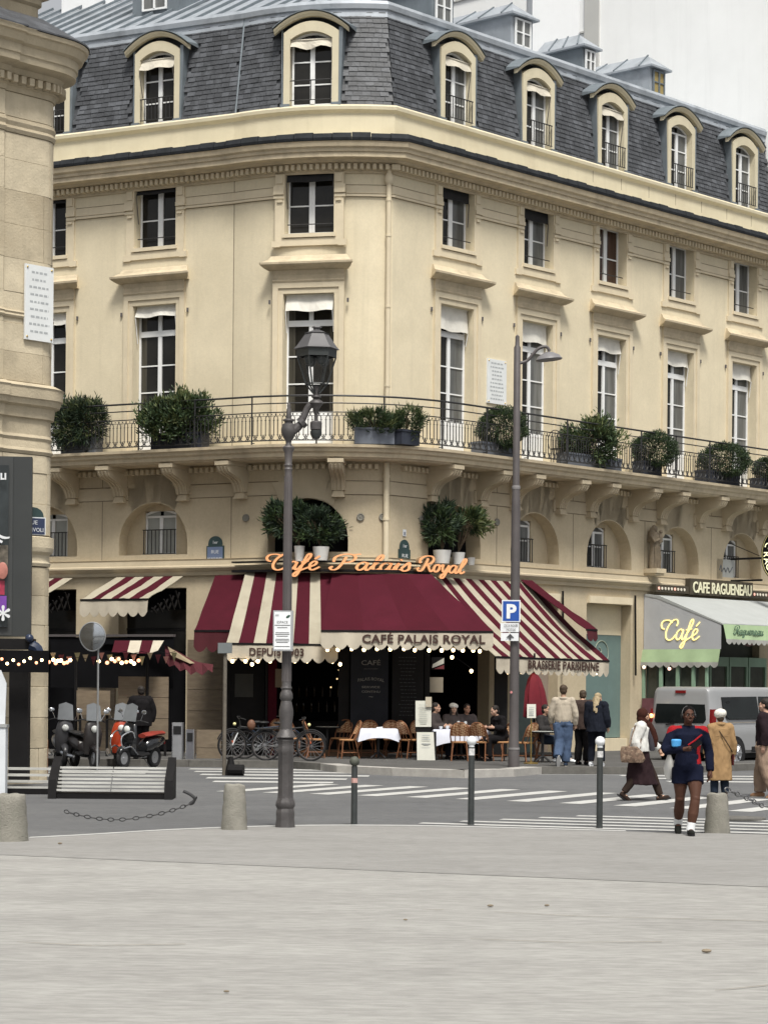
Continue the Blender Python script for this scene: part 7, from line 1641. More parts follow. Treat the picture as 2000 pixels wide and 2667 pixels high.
def torso_rings(J, k=1.0, lo='pelvis', w=1.0, extra=0.0, top=True):
    P = [(V(J['pelvis']) - UZ * .08, .150, .105), (V(J['pelvis']), .165, .115), (V(J['waist']), .140, .102), (V(J['chest']) - UZ * .05, .160, .115), (V(J['chest']) + UZ * .06, .172, .112), (V(J['neck']) - UZ * .075, .15, .085), (V(J['neck']) - UZ * .03, .085, .065)]
    ax = (V(J['shL']) - V(J['shR'])); ax.z = 0; ax.normalize(); ay = Vector((-ax.y, ax.x, 0)); R_ = []
    for c, rx, ry in P: R_.append([c + ax * (rx * w + extra) * math.cos(2 * math.pi * q / 20) + ay * (ry * w + extra) * math.sin(2 * math.pi * q / 20) for q in range(20)])
    return R_
def hand(mb, wrist, elbow, side, facing, curl, spread=1.0, s=1.0):
    """palm, four unequal bent fingers and a thumb off the side near the palm's base"""
    w = V(wrist); d = (w - V(elbow)).normalized() if facing is None else V(facing).normalized()
    q = Vector((0, -1, 0)) if abs(d.y) < .8 else Vector((0, 0, 1))
    n = (q - d * q.dot(d)).normalized(); b = d.cross(n) * side                   # n: thumb side (forward), b: palm normal, towards the body
    mb.tube([w - d * .03, w + d * .02, w + d * .055, w + d * .085], [.028 * s, .034 * s, .040 * s, .036 * s], 10)
    for k, (L, off) in enumerate(((.070, .028), (.080, .009), (.074, -.010), (.058, -.028))):
        p = w + d * (.082 - abs(off) * .15) * s + n * off * s * 1.05; c = curl * (1 + .12 * k); d1 = (d * math.cos(c * .5) + b * math.sin(c * .5)); d2 = (d * math.cos(c * 1.3) + b * math.sin(c * 1.3)); d3 = (d * math.cos(c * 1.9) + b * math.sin(c * 1.9))
        a1 = p + d1 * L * .46 * s; a2 = a1 + d2 * L * .32 * s; a3 = a2 + d3 * L * .24 * s
        mb.tube([p - d * .02, p, a1, a2, a3], [.0105 * s, .0105 * s, .0098 * s, .009 * s, .0075 * s], 8)
    p = w + d * .022 * s + n * .024 * s; t1 = p + (d * .55 + n * .75 + b * .25).normalized() * .042 * s; t2 = t1 + (d * .85 + n * .30 + b * .45).normalized() * .034 * s
    mb.tube([p - d * .012, p, t1, t2], [.014 * s, .014 * s, .0115 * s, .009 * s], 8)
def head_shape(mb, J, fs=1.0):
    c = V(J['head']); Rm = Matrix.Rotation(J['look'], 3, 'Z') @ Matrix.Rotation(J['tilt'], 3, 'Y') @ Matrix.Rotation(J['nod'], 3, 'X')
    g = lambda x, y, z: c + Rm @ Vector((x * fs, y * fs, z * fs))
    mb.ball(g(0, .015, .030), (.074 * fs, .093 * fs, .088 * fs), 20, 14, rot=Rm); mb.ball(g(0, -.012, -.030), (.064 * fs, .074 * fs, .085 * fs), 18, 12, rot=Rm); mb.ball(g(0, -.052, -.088), (.032 * fs, .028 * fs, .024 * fs), 12, 8, rot=Rm)
    mb.tube([g(0, -.080, .020), g(0, -.100, -.018), g(0, -.106, -.030)], [.009, .013, .017], 8); mb.ball(g(.012, -.092, -.033), .010, 8, 6); mb.ball(g(-.012, -.092, -.033), .010, 8, 6)
    mb.tube([g(-.042, -.072, .022), g(0, -.084, .026), g(.042, -.072, .022)], .012, 8)
    mb.tube([g(-.026, -.079, -.062), g(0, -.088, -.060), g(.026, -.079, -.062)], .0085, 8); mb.tube([g(-.022, -.077, -.073), g(0, -.085, -.075), g(.022, -.077, -.073)], .0085, 8)
    for s in (-1, 1):
        mb.ball(g(s * .046, -.048, -.025), (.022, .026, .022), 10, 8); mb.ball(g(s * .074, .012, -.008), (.010, .020, .032), 10, 8, rot=Rm @ Matrix.Rotation(-.25 * s, 3, 'Z'))
    n = V(J['neck']); mb.tube([n - UZ * .06, n + UZ * .01, g(0, .015, -.06)], [.064, .056, .052], 14)
    return g
def limb(mb, pts, rs, n=12): mb.tube(cat(pts, 3) if False else pts, rs, n)
def bones(J, a, b, c, k=.06):                       # three joints with a rounded bend in the middle
    A, B, C = V(J[a]), V(J[b]), V(J[c]); return [A, A.lerp(B, .5), B.lerp(A, .12), B.lerp(C, .12), B.lerp(C, .5), C]
def make_person(label, loc, rz, H=1.75, pose=None, skin=(.45, .28, .19), voxel=.0075, base=None, group=None, grip=(.5, .5), fs=1.0, legk=1.0, wide=1.0):
    J = dict(base or DEF) if base is None or base is DEF else {**DEF, **base}
    J.update(pose or {}); k = H / 1.75
    t = thing('person', label, 'person', loc, group)
    mb = MB(); mb.loft(torso_rings(J, w=wide)); g = head_shape(mb, J, fs)
    for s in 'RL':
        mb.ball(V(J['sh' + s]), .062, 10, 8)
        mb.tube([V(J['neck']) - UZ * .04, V(J['sh' + s]) + UZ * .0], [.06, .06], 10)
        P = bones(J, 'sh' + s, 'el' + s, 'wr' + s); mb.tube(P, [.056, .052, .043, .043, .041, .029], 12)
        hand(mb, J['wr' + s], J['el' + s], -1 if s == 'R' else 1, J['h' + s], grip[0 if s == 'R' else 1])
        P = bones(J, 'hi' + s, 'kn' + s, 'an' + s); mb.tube(P, [.092 * legk, .084 * legk ** 1.5, .060 * legk, .058 * legk, .062 * legk ** 1.4, .040 * legk], 14); mb.ball(V(J['kn' + s]), .055 * legk, 12, 8)
        A = V(J['an' + s]); d = V(J['t' + s]).normalized(); mb.tube([A - d * .05 - UZ * .03, A + d * .05 - UZ * .035, A + d * .15 - UZ * .055], [.040, .042, .026], 10)
    sk = M('skin_%.2f' % skin[0], skin, .6, .12, 9, .1, 80, spec=.2)
    o = put(remesh(mb, voxel, 2), 'body', sk, t)
    # face: eyes, brows and lips set into the skin
    Rm = Matrix.Rotation(J['look'], 3, 'Z') @ Matrix.Rotation(J['tilt'], 3, 'Y') @ Matrix.Rotation(J['nod'], 3, 'X')
    for s in (-1, 1):
        mb = MB(); mb.ball(g(s * .032, -.0745, .004), (.0115 * fs, .008 * fs, .0055 * fs), 10, 7, rot=Rm); e = mb.build('eye', M('eye_white', (.5, .48, .45), .3, .05, 3), t, True, local=True)
        mb = MB(); mb.ball(g(s * .032, -.0815, .004), (.0058 * fs, .004, .0056 * fs), 10, 7, rot=Rm); mb.build('iris', black, e, True, local=True)
        mb = MB(); mb.tube([g(s * .018, -.091, .026), g(s * .034, -.088, .030), g(s * .050, -.078, .024)], [.004, .005, .003], 6); mb.build('eyebrow', M('brow', (.02, .014, .01), .9, .1, 3), t, True, local=True)
    mb = MB(); mb.tube([g(-.024, -.085, -.067), g(-.008, -.0935, -.0655), g(.008, -.0935, -.0655), g(.024, -.085, -.067)], [.003, .006, .006, .003], 6); mb.build('lips', M('lips_%.2f' % skin[0], (skin[0] * .75, skin[1] * .5, skin[2] * .5), .5, .1, 4), t, True, local=True)
    t.scale = (k, k, k); t.rotation_euler = (0, 0, rz)
    return t, J, g
def garment(t, J, name, m, torso=None, sleeves=None, legs=None, hem=None, wr=.006, voxel=.012, fit=.022, region=None, seed=1, extra=None, smooth=3, w=1.0):
    """cloth over the body: torso (z from..to), sleeves (fraction of the forearm covered), legs (fraction of the shin covered), hem: flared skirt rings"""
    mb = MB()
    if torso:
        Rr = torso_rings(J, w=w, extra=fit); mb.loft(Rr[torso[0]:torso[1]])
        if torso[2] if len(torso) > 2 else True: mb.tube([V(J['neck']) - UZ * .07, V(J['neck']) - UZ * .005], [.095, .072], 16)
    if sleeves is not None:
        for s in 'RL':
            P = bones(J, 'sh' + s, 'el' + s, 'wr' + s); P[-1] = P[3].lerp(P[-1], sleeves); f_ = fit
            mb.ball(V(J['sh' + s]), .066 + f_, 12, 8); mb.tube([V(J['neck']) - UZ * .05, V(J['sh' + s]) - UZ * .0], [.06 + f_, .055 + f_], 12)
            mb.tube([V(J['chest']) + UZ * .02, V(J['sh' + s]) - UZ * .05], [.10, .06 + f_], 12)
            mb.tube(P, [.058 + f_, .056 + f_, .048 + f_, .048 + f_, .045 + f_, .036 + f_ * .8], 14)
    if legs is not None:
        for s in 'RL':
            P = bones(J, 'hi' + s, 'kn' + s, 'an' + s); P = P[:4] + [P[3].lerp(P[5], legs * .5), P[3].lerp(P[5], legs)] if legs > 0 else [P[0], P[0].lerp(P[2], .5), P[0].lerp(P[2], .5 + abs(legs) * .5)]
            rs = [.096 + fit, .088 + fit, .070 + fit, .067 + fit, .066 + fit, .056 + fit] if legs > 0 else [.100 + fit, .092 + fit, .086 + fit * 1.3]
            mb.tube(P, rs, 16)
        mb.loft(torso_rings(J, w=w, extra=fit * .8)[0:3])
    if hem:
        mb.loft([[V(c) + Vector((rx * math.cos(2 * math.pi * q / 28) * (1 + fo * math.sin(q * 2.3 + seed)), ry * math.sin(2 * math.pi * q / 28) * (1 + fo * math.cos(q * 1.9 + seed)), 0)) for q in range(28)] for c, rx, ry, fo in hem])
    if extra: extra(mb)
    return put(remesh(mb, voxel, smooth, wr, 9.0, seed), name, m, t, region)
def shoe(t, J, s, m, sole=None, boot=0.0, up=0.0):
    A = V(J['an' + s]); d = V(J['t' + s]).normalized(); mb = MB(); q = Vector((0, 0, 1)); 
    mb.tube([A - d * .075 - q * .045, A - d * .02 - q * .04, A + d * .07 - q * .05, A + d * .15 - q * .062, A + d * .185 - q * .066], [.036, .047, .047, .040, .022], 12); mb.tube([A + q * (.02 + boot), A - q * .04], [.05 + boot * .04, .046], 12)
    o = put(remesh(mb, .008, 2), 'shoe', m, t)
    if sole:
        mb = MB(); n = 20; side = d.cross(q).normalized(); u = side.cross(d).normalized()
        mb.loft([[A + d * (.055 + .135 * math.cos(2 * math.pi * k / n)) + side * .048 * math.sin(2 * math.pi * k / n) * (1 if math.cos(2 * math.pi * k / n) > -.5 else .85) - u * zz for k in range(n)] for zz in (.105, .072)]); mb.build('sole', sole, o, True, local=True)
    return o
def hair_cap(t, g, J, m, sc=1.0, low=-.02, back=True, fringe=.03, vox=.008, long=None):
    mb = MB(); Rm = Matrix.Rotation(J['look'], 3, 'Z') @ Matrix.Rotation(J['tilt'], 3, 'Y') @ Matrix.Rotation(J['nod'], 3, 'X')
    mb.ball(g(0, .030, .050), (.084 * sc, .094 * sc, .082 * sc), 18, 12, rot=Rm)
    if back: mb.ball(g(0, .052, low), (.076 * sc, .068 * sc, .078 * sc), 16, 10, rot=Rm)
    if long:
        for a, b, r in long: mb.tube([g(*a), g(*[(x + y) / 2 for x, y in zip(a, b)]), g(*b)], [r, r * 1.05, r * .6], 10)
    me = remesh(mb, vox, 2, .006, 26, 3); return put(me, 'hair', m, t)
def beret(t, g, m, off=(0, .02, .085), r=(.135, .14, .085), tilt=.15):
    mb = MB(); mb.ball(g(*off), r, 20, 12, rot=Matrix.Rotation(tilt, 3, 'Y')); mb.ball(g(0, .02, .05), (.088, .102, .05), 18, 10); put(remesh(mb, .010, 3, .006, 14, 2), 'beret', m, t)
cl = lambda n, c, **k: M(n, c, .9, k.pop('var', .10), 3, .25, 120, spec=.12, **k)
navy = cl('navy_cloth', (.0055, .0075, .020)); redc = cl('red_cloth', (.27, .012, .016)); white_c = cl('white_wool', (.56, .555, .53)); brown_s = cl('brown_scarf', (.040, .014, .010)); skirt_m = cl('dark_plum_skirt', (.022, .012, .014))
camel = cl('camel_wool', (.29, .185, .092)); creamj = cl('cream_jacket', (.40, .35, .28)); jeans = cl('blue_denim', (.062, .092, .155), var=.2); brownc = cl('brown_wool', (.052, .036, .031)); navyc = cl('navy_coat', (.010, .012, .019)); blackc = cl('black_cloth', (.010, .009, .010)); plumc = cl('plum_jacket', (.019, .012, .015)); beige = cl('beige_cargo', (.27, .195, .145)); greyc = cl('grey_knit', (.052, .043, .042)); wb = cl('white_beret', (.68, .66, .60))
hair_d = M('dark_hair', (.014, .010, .008), .7, .3, 30); hair_b = M('brown_hair', (.05, .032, .018), .7, .3, 30); hair_bl = M('blonde_hair', (.30, .235, .14), .7, .3, 30)
# 1. the jogger
Yj = 31.6; q = at(1788, 2177, Yj)
P1 = dict(shR=(-.20, .02, 1.40), shL=(.20, .02, 1.40), elR=(-.335, -.06, 1.14), wrR=(-.10, -.30, 1.17), hR=(.95, -.30, .10), elL=(.305, .06, 1.12), wrL=(.30, -.02, .86), hL=(-.05, -.15, -1),
          hiR=(-.085, .02, .91), hiL=(.085, -.02, .91), knR=(-.095, .03, .49), anR=(-.065, .30, .15), tR=(-.15, -.9, -.45), knL=(.07, -.20, .50), anL=(.005, -.20, .085), tL=(-.05, -1, .10), look=.10, nod=0, head=(0, -.03, 1.62))
t, J, g = make_person('jogger in a navy and red top and navy shorts, holding a phone', (q.x, Yj, .014), R(4), 1.77, P1, (.075, .034, .022), .0065, grip=(.75, .45), wide=1.05, legk=1.14)
def reg1(c): return 1 if (c.z > 1.445 - .55 * max(0, abs(c.x) - .16) and .085 < abs(c.x) and c.y < .14) or (.105 < c.x < .20 and .84 < c.z < 1.22) or (-.20 < c.x < -.135 and .84 < c.z < .985) else 0
garment(t, J, 'top', [navy, redc], torso=(1, 7), sleeves=.95, region=reg1, wr=.011, fit=.017, w=1.04, extra=lambda mb: (mb.tube([V(J['neck']) - UZ * .05, V(J['neck']) + Vector((0, -.01, .01))], [.09, .066], 14)))
garment(t, J, 'shorts', navy, legs=-.16, torso=(0, 2, False), fit=.030, wr=.009, seed=4)
for s in 'RL':
    A = V(J['an' + s]); K = V(J['kn' + s]); d = (K - A).normalized(); mb = MB(); mb.tube([A - d * .02, A + d * .05, A + d * .10], [.062, .058, .060], 14); put(remesh(mb, .008, 2), 'sock', sign_white, t); shoe(t, J, s, cl('black_trainer', (.014, .015, .013)), plastic)
mb = MB(); mb.tube([V((.165, -.12, 1.36)), V((.06, -.158, 1.28)), V((-.03, -.165, 1.22))], .012, 8); mb.build('chest_strap', redc, t, True, local=True)
mb = MB(); mb.ball((.12, -.155, 1.235), (.035, .006, .02), 10, 6); mb.build('chest_logo', M('logo_grey', (.35, .35, .38), .6, .1, 3), t, True, local=True)
hair_cap(t, g, J, M('black_hair', (.006, .005, .005), .9, .3, 30, spec=.1), 1.03, .0, fringe=.0)
mb = MB(); mb.tube([g(.090 * math.cos(a), .005, .02 + .105 * math.sin(a)) for a in [math.pi * k / 14 for k in range(15)]], .006, 8); hp = mb.build('headphones', M('headphone_grey', (.13, .13, .13), .4, .1, 4), t, True, local=True)
for s in (-1, 1): mb = MB(); mb.lathe([(.034, 0), (.036, .018), (.02, .026), (.001, .026)], 14, g(s * .080, .005, -.005), M3=Matrix.Rotation(R(90 * s), 3, 'Y')); mb.build('ear_cup', plastic, hp, True, local=True)
def held(name, lab, cat_, t, fn, m):               # a thing in a hand: its own top-level object placed in the person's frame
    mb = MB(); fn(mb); Mx = Matrix.LocRotScale(t.location, t.rotation_euler, t.scale); mb.v = [tuple(Mx @ Vector(p)) for p in mb.v]; o = mb.build(name, m, None, True); tag(o, lab, cat_); return o
held('phone', 'black phone in the jogger\'s raised hand', 'phone', t, lambda mb: mb.box((.045, -.362, 1.235), (.075, .012, .15), rot=Matrix.Rotation(R(-28), 3, 'X') @ Matrix.Rotation(R(50), 3, 'Y')), black)
held('water_pouch', 'bright blue pouch tucked in the crook of the jogger\'s arm', 'pouch', t, lambda mb: mb.loft([[Vector((-.205 + r * math.cos(a), -.235 + r * .7 * math.sin(a), z)) for a in [2 * math.pi * k / 16 for k in range(16)]] for r, z in ((.045, 1.195), (.064, 1.21), (.068, 1.25), (.072, 1.285), (.055, 1.30), (.01, 1.302))]), M('sky_blue', (.06, .30, .62), .5, .15, 5))
held('white_bag', 'white plastic bag hanging behind the jogger\'s hip', 'bag', t, lambda mb: mb.loft([[Vector((-.235 + rx * math.cos(a) * (1 + .1 * math.sin(3 * a + z * 20)), .10 + .05 * math.sin(a), z)) for a in [2 * math.pi * k / 16 for k in range(16)]] for rx, z in ((.02, 1.08), (.05, 1.0), (.07, .90), (.06, .80), (.035, .75), (.01, .745))]), white_c)
# 2. woman in a headscarf walking right
Yw = 40.6; q = at(1668, 2086, Yw)
P2 = dict(head=(0, -.045, 1.60), neck=(0, .0, 1.45), shR=(-.165, .03, 1.38), shL=(.165, -.01, 1.38), elR=(-.215, .14, 1.12), wrR=(-.215, .06, .88), elL=(.20, -.14, 1.14), wrL=(.18, -.36, .96), hL=(0, -.5, -1),
          hiR=(-.08, 0, .90), hiL=(.08, 0, .90), knR=(-.08, .08, .50), anR=(-.08, .34, .14), tR=(0, -.75, -.55), knL=(.08, -.22, .50), anL=(.08, -.37, .085), tL=(0, -1, .28), look=0, nod=-.04)
t, J, g = make_person('woman in a brown headscarf and white jacket striding over the crossing', (q.x, Yw, gz(Yw) - .006), R(90), 1.64, P2, (.47, .29, .20), .0075)
garment(t, J, 'skirt', skirt_m, hem=[((0, .02, 1.06), .15, .13, 0), ((0, .02, .94), .185, .165, .01), ((0, .03, .70), .19, .22, .03), ((0, .01, .45), .20, .27, .05), ((0, -.02, .30), .21, .30, .07)], wr=.014, seed=3, smooth=2)
garment(t, J, 'jacket', white_c, torso=(2, 6), sleeves=.97, fit=.050, wr=.012, seed=2, hem=[((0, .03, 1.36), .19, .15, 0), ((0, .03, 1.15), .215, .185, .02), ((0, .04, .92), .235, .215, .03)], extra=lambda mb: mb.tube([V(J['neck']) + Vector((-.1, .06, -.06)), V(J['neck']) + Vector((0, .10, -.03)), V(J['neck']) + Vector((.1, .06, -.06))], .045, 10))
garment(t, J, 'boot_leg', cl('brown_boot', (.030, .020, .016)), legs=.94, fit=.012, wr=.004)
for s in 'RL': shoe(t, J, s, cl('brown_boot', (.030, .020, .016)), plastic)
mb = MB(); mb.ball(g(0, .03, .03), (.098, .112, .112), 18, 12); mb.ball(g(0, .05, -.06), (.085, .09, .10), 16, 10); mb.tube([g(-.07, .0, -.10), g(0, -.045, -.135), g(.07, .0, -.10)], .052, 10); mb.tube([g(0, .03, -.10), g(0, .02, -.2)], [.09, .10], 14)
mb.tube([g(-.05, -.06, -.15), g(-.03, -.14, -.30), g(-.02, -.18, -.46), g(-.02, -.17, -.60)], [.07, .075, .075, .055], 12)
hd = remesh(mb, .009, 3, .006, 12, 5)
import bmesh
bmx = bmesh.new(); bmx.from_mesh(hd); c0_ = g(0, -.10, -.015)
bmesh.ops.delete(bmx, geom=[f_ for f_ in bmx.faces if (Vector(((f_.calc_center_median() - c0_).x / .062, (f_.calc_center_median() - c0_).y / .065, (f_.calc_center_median() - c0_).z / .085))).length < 1], context='FACES'); bmx.to_mesh(hd); bmx.free()
put(hd, 'headscarf', brown_s, t)
mb = MB(); mb.tube([g(-.045, -.085, .006), g(-.02, -.098, .006), g(.02, -.098, .006), g(.045, -.085, .006)], .005, 6); mb.tube([g(-.05, -.085, .006), g(-.08, -.0, .004)], .004, 6); mb.build('glasses', iron, t, True, local=True)
mb = MB(); mb.tube([V((-.10, -.10, 1.36)), V((-.13, -.16, 1.15)), V((-.10, -.19, .95))], [.03, .05, .06], 10); mb.build('inner_top', cl('dark_inner', (.045, .042, .05)), t, True, local=True)
held('tote_bag', 'patterned tote bag with dark straps on the shoulder of the woman in the headscarf', 'bag', t, lambda mb: (mb.loft([[Vector((-.30 + d * math.cos(a), .14 + w * math.sin(a) + sh, z)) for a in [2 * math.pi * k / 18 for k in range(18)]] for w, d, z, sh in ((.20, .05, .72, .06), (.235, .075, .78, .05), (.21, .075, .92, .08), (.15, .05, 1.02, .12))]), mb.tube([Vector((-.29, .06, .98)), Vector((-.235, .03, 1.30)), Vector((-.19, .04, 1.455)), Vector((-.20, .14, 1.40)), Vector((-.28, .26, 1.02))], .016, 7)), M('tapestry', (.13, .085, .06), .9, .6, 12, .3, 30, c2=(.36, .27, .19), c2scale=14))
# 3. woman in the camel coat, seen from behind
Yc = 41.6; q = at(1872, 2086, Yc)
t, J, g = make_person('woman in a long camel coat and white beret seen from behind', (q.x, Yc, gz(Yc) - .006), R(186), 1.58, dict(elL=(-.24, .0, 1.12), shR=(-.175, .02, 1.40), shL=(.175, .02, 1.40), elR=(-.25, .02, 1.12), wrR=(-.285, -.03, .86), elL_=0, wrL=(.26, -.05, .88)) | dict(elL=(.24, .02, 1.12)), (.47, .30, .22), .0085)
garment(t, J, 'coat', camel, torso=(1, 6), sleeves=.97, fit=.042, wr=.014, seed=6, hem=[((0, .0, 1.36), .20, .14, 0), ((0, .0, 1.06), .20, .165, .01), ((0, .0, .80), .225, .19, .02), ((0, .0, .36), .25, .215, .03)], extra=lambda mb: mb.tube([V(J['neck']) + Vector((.08 * math.cos(a), .02 + .075 * math.sin(a), .015)) for a in [2 * math.pi * k / 12 for k in range(13)]], .03, 8))
garment(t, J, 'trousers', cl('dark_jeans', (.016, .024, .038)), legs=.95, fit=.02, wr=.006, seed=3)
for s in 'RL': shoe(t, J, s, blackc, plastic)
hair_cap(t, g, J, hair_b, .98, -.03); beret(t, g, wb, off=(0, .03, .06), r=(.128, .135, .10), tilt=.10)
for z0 in (-.13, .06): mb = MB(); mb.tube([V((z0, .183, 1.255)), V((z0 + .07, .183, 1.25))], .009, 6); mb.build('yoke_flap', camel, t, True, local=True)
mb = MB(); mb.tube(cat([V((.12, .02, 1.47)), V((.06, .13, 1.36)), V((-.05, .195, 1.18)), V((-.16, .175, 1.02)), V((-.235, .06, .93))], 4), .012, 6); mb.build('bag_strap', cl('dark_strap', (.06, .04, .025)), t, True, local=True)
held('handbag', 'dark red handbag at the hip of the woman in the camel coat', 'bag', t, lambda mb: mb.loft([[Vector((-.262 + .03 * math.cos(a), -.03 + .10 * math.sin(a), z)) for a in [2 * math.pi * k / 14 for k in range(14)]] for z in (.66, .70, .84, .88)]), cl('oxblood', (.06, .012, .012)))
# 4. man at the right edge
Ym_ = 42.0; q = at(1984, 2080, Ym_)
t, J, g = make_person('man in a dark jacket and beige cargo trousers walking past the van', (q.x + .04, Ym_, gz(Ym_) - .006), R(-118), 1.80, dict(knR=(-.11, -.12, .5), anR=(-.12, -.12, .085), knL=(.10, .05, .5), anL=(.11, .22, .12), tL=(0, -.8, -.4), elL=(.25, .10, 1.13), wrL=(.25, .06, .92)), (.50, .31, .23), .0085)
garment(t, J, 'jacket', plumc, torso=(1, 7), sleeves=.97, fit=.042, wr=.014, seed=8, w=1.06, hem=[((0, 0, 1.30), .20, .15, 0), ((0, 0, .88), .205, .165, .015)])
garment(t, J, 'trousers', beige, legs=.97, fit=.050, wr=.014, seed=9)
for s in 'RL': shoe(t, J, s, cl('tan_shoe', (.33, .19, .11)), M('pale_sole', (.4, .36, .3), .7, .1, 3))
hair_cap(t, g, J, hair_d, 1.06, .0)
# 5. man in the cream jacket, from behind
Y5 = 52.0; q = at(1465, 1998, Y5)
t, J, g = make_person('man in a cream jacket and blue jeans walking away along the pavement', (q.x, Y5, PZ + .004), R(172), 1.83, dict(elR=(-.27, .04, 1.13), elL=(.27, .02, 1.13), wrL=(.26, -.08, .92), wrR=(-.26, -.04, .90), knL=(.08, .02, .52), anL=(.09, .26, .20), tL=(.1, -.35, -.9), knR=(-.08, -.04, .5), anR=(-.06, -.02, .085)), (.42, .27, .19), .0085)
garment(t, J, 'jacket', creamj, torso=(1, 7), sleeves=.98, fit=.020, wr=.011, seed=11, w=1.03, hem=[((0, 0, 1.30), .195, .14, 0), ((0, 0, 1.0), .19, .15, .02), ((0, 0, .93), .17, .135, 0)], extra=lambda mb: mb.tube([V(J['neck']) + Vector((.075 * math.cos(a), .015 + .07 * math.sin(a), .0)) for a in [2 * math.pi * k / 12 for k in range(13)]], .028, 8))
garment(t, J, 'jeans', jeans, legs=.97, fit=.034, wr=.014, seed=12)
shoe(t, J, 'R', cl('navy_shoe', (.03, .045, .075)), M('pale_sole', (.4, .36, .3))); shoe(t, J, 'L', cl('navy_shoe', (.03, .045, .075)), M('grey_sole', (.36, .36, .36), .7, .1, 3))
hair_cap(t, g, J, hair_b, 1.03, .0)
# 6. man in the brown coat and 7. woman in the navy coat
Y6 = 53.1; q = at(1516, 1985, Y6)
t, J, g = make_person('man in a brown coat leaning towards the blonde woman in the navy coat', (q.x, Y6, PZ + .004), R(150), 1.74, dict(head=(.03, -.05, 1.60), look=.55, nod=.1), (.46, .28, .20), .0095)
garment(t, J, 'coat', brownc, torso=(1, 7), sleeves=.98, fit=.04, wr=.012, seed=14, w=1.06, hem=[((0, 0, 1.30), .20, .15, 0), ((0, 0, .82), .215, .175, .02)]); garment(t, J, 'trousers', blackc, legs=.97, fit=.026, seed=15)
for s in 'RL': shoe(t, J, s, blackc, plastic)
hair_cap(t, g, J, hair_b, 1.02, .0)
Y7 = 52.4; q = at(1552, 1994, Y7)
t, J, g = make_person('woman with long blonde hair in a navy coat and white trainers, seen from behind', (q.x, Y7, PZ + .004), R(160), 1.70, dict(head=(-.02, -.06, 1.58), look=-.35, nod=.2, elL=(.22, .02, 1.12), wrL=(.22, -.04, .88), anR=(-.13, .02, .09), anL=(.15, -.05, .09), knL=(.13, -.07, .5)), (.48, .30, .22), .0085)
garment(t, J, 'coat', navyc, torso=(1, 7), sleeves=.96, fit=.044, wr=.013, seed=16, w=1.06, hem=[((0, 0, 1.30), .20, .16, 0), ((0, .02, 1.0), .225, .19, .01), ((0, .03, .80), .25, .21, .03)]); garment(t, J, 'trousers', navyc, legs=.93, fit=.024, seed=17)
for s in 'RL': shoe(t, J, s, sign_white, sign_white)
hair_cap(t, g, J, hair_bl, 1.0, -.02, long=[((0, .09, .02), (-.05, .155, -.34), .055), ((-.05, .07, 0), (-.09, .15, -.38), .045), ((.05, .07, 0), (.02, .14, -.26), .045)])
# ---------------------------------------------------------------- seated diners
def diner(label, x, Y, rz, H, top, topm, bottom, hairm, skin, pose=None, hat=None, shoes=None, vox=.011, long=None):
    p = at(x, 1975, Y); t, J, g = make_person(label, (p.x, Y, PZ), rz, H, pose, skin, vox, base=SIT, group=None)
    garment(t, J, top, topm, torso=(1, 7), sleeves=.95, fit=.034, wr=.012, seed=int(x) % 19, voxel=.014); garment(t, J, 'trousers', bottom, legs=.96, fit=.024, seed=int(x) % 17, voxel=.014)
    for s in 'RL': shoe(t, J, s, shoes or blackc, plastic)
    hair_cap(t, g, J, hairm, 1.02, -.03, vox=.010, long=long)
    if hat: beret(t, g, hat, off=(0, .02, .075), r=(.115, .12, .07))
    return t
diner('seated woman in a white beret facing out behind the large white table', 1180, 57.0, R(8), 1.74, 'jumper', greyc, blackc, hair_d, (.42, .25, .17), hat=wb, long=[((.06, .02, 0), (.08, -.01, -.18), .035), ((-.06, .02, 0), (-.08, -.01, -.18), .035)])
diner('seated man in grey beside the woman in the white beret', 1214, 57.15, R(22), 1.74, 'jumper', greyc, blackc, hair_d, (.36, .20, .13))
diner('seated person in black leaning over the large white table', 1302, 55.5, R(-62), 1.76, 'jumper', blackc, blackc, hair_d, (.48, .30, .22), dict(neck=(0, -.10, 1.06), head=(0, -.17, 1.20), shR=(-.18, -.06, 1.0), shL=(.18, -.06, 1.0), chest=(0, -.04, .89), nod=.25))
diner('seated diner in a grey top and dark trousers, half hidden by the menu board', 1132, 56.4, R(70), 1.78, 'jumper', greyc, navyc, hair_d, (.40, .24, .17))
diner('seated person in jeans and white trainers in front of the dark red parasol', 1418, 55.1, R(55), 1.76, 'jumper', cl('charcoal_knit', (.03, .028, .028)), cl('dark_denim', (.028, .040, .065)), hair_d, (.40, .25, .18), dict(anL=(.10, -.62, .09), knL=(.13, -.44, .52)), shoes=sign_white)
Yd = 53.2; q = at(352, 2000, Yd)
t, J, g = make_person('dark silhouetted person standing behind the scooters', (q.x, 54.4, PZ), R(200), 1.72, dict(elL=(.30, -.05, 1.15), elR=(-.30, -.02, 1.15)), (.16, .10, .07), .011)
garment(t, J, 'coat', blackc, torso=(1, 7), sleeves=.98, fit=.06, wr=.01, seed=21, w=1.15, hem=[((0, 0, 1.30), .24, .17, 0), ((0, 0, .80), .27, .20, .02)]); garment(t, J, 'trousers', blackc, legs=.97, fit=.03); hair_cap(t, g, J, hair_d, 1.1, 0)
for s in 'RL': shoe(t, J, s, blackc, plastic)
bpy.data.scenes.remove(_ts)
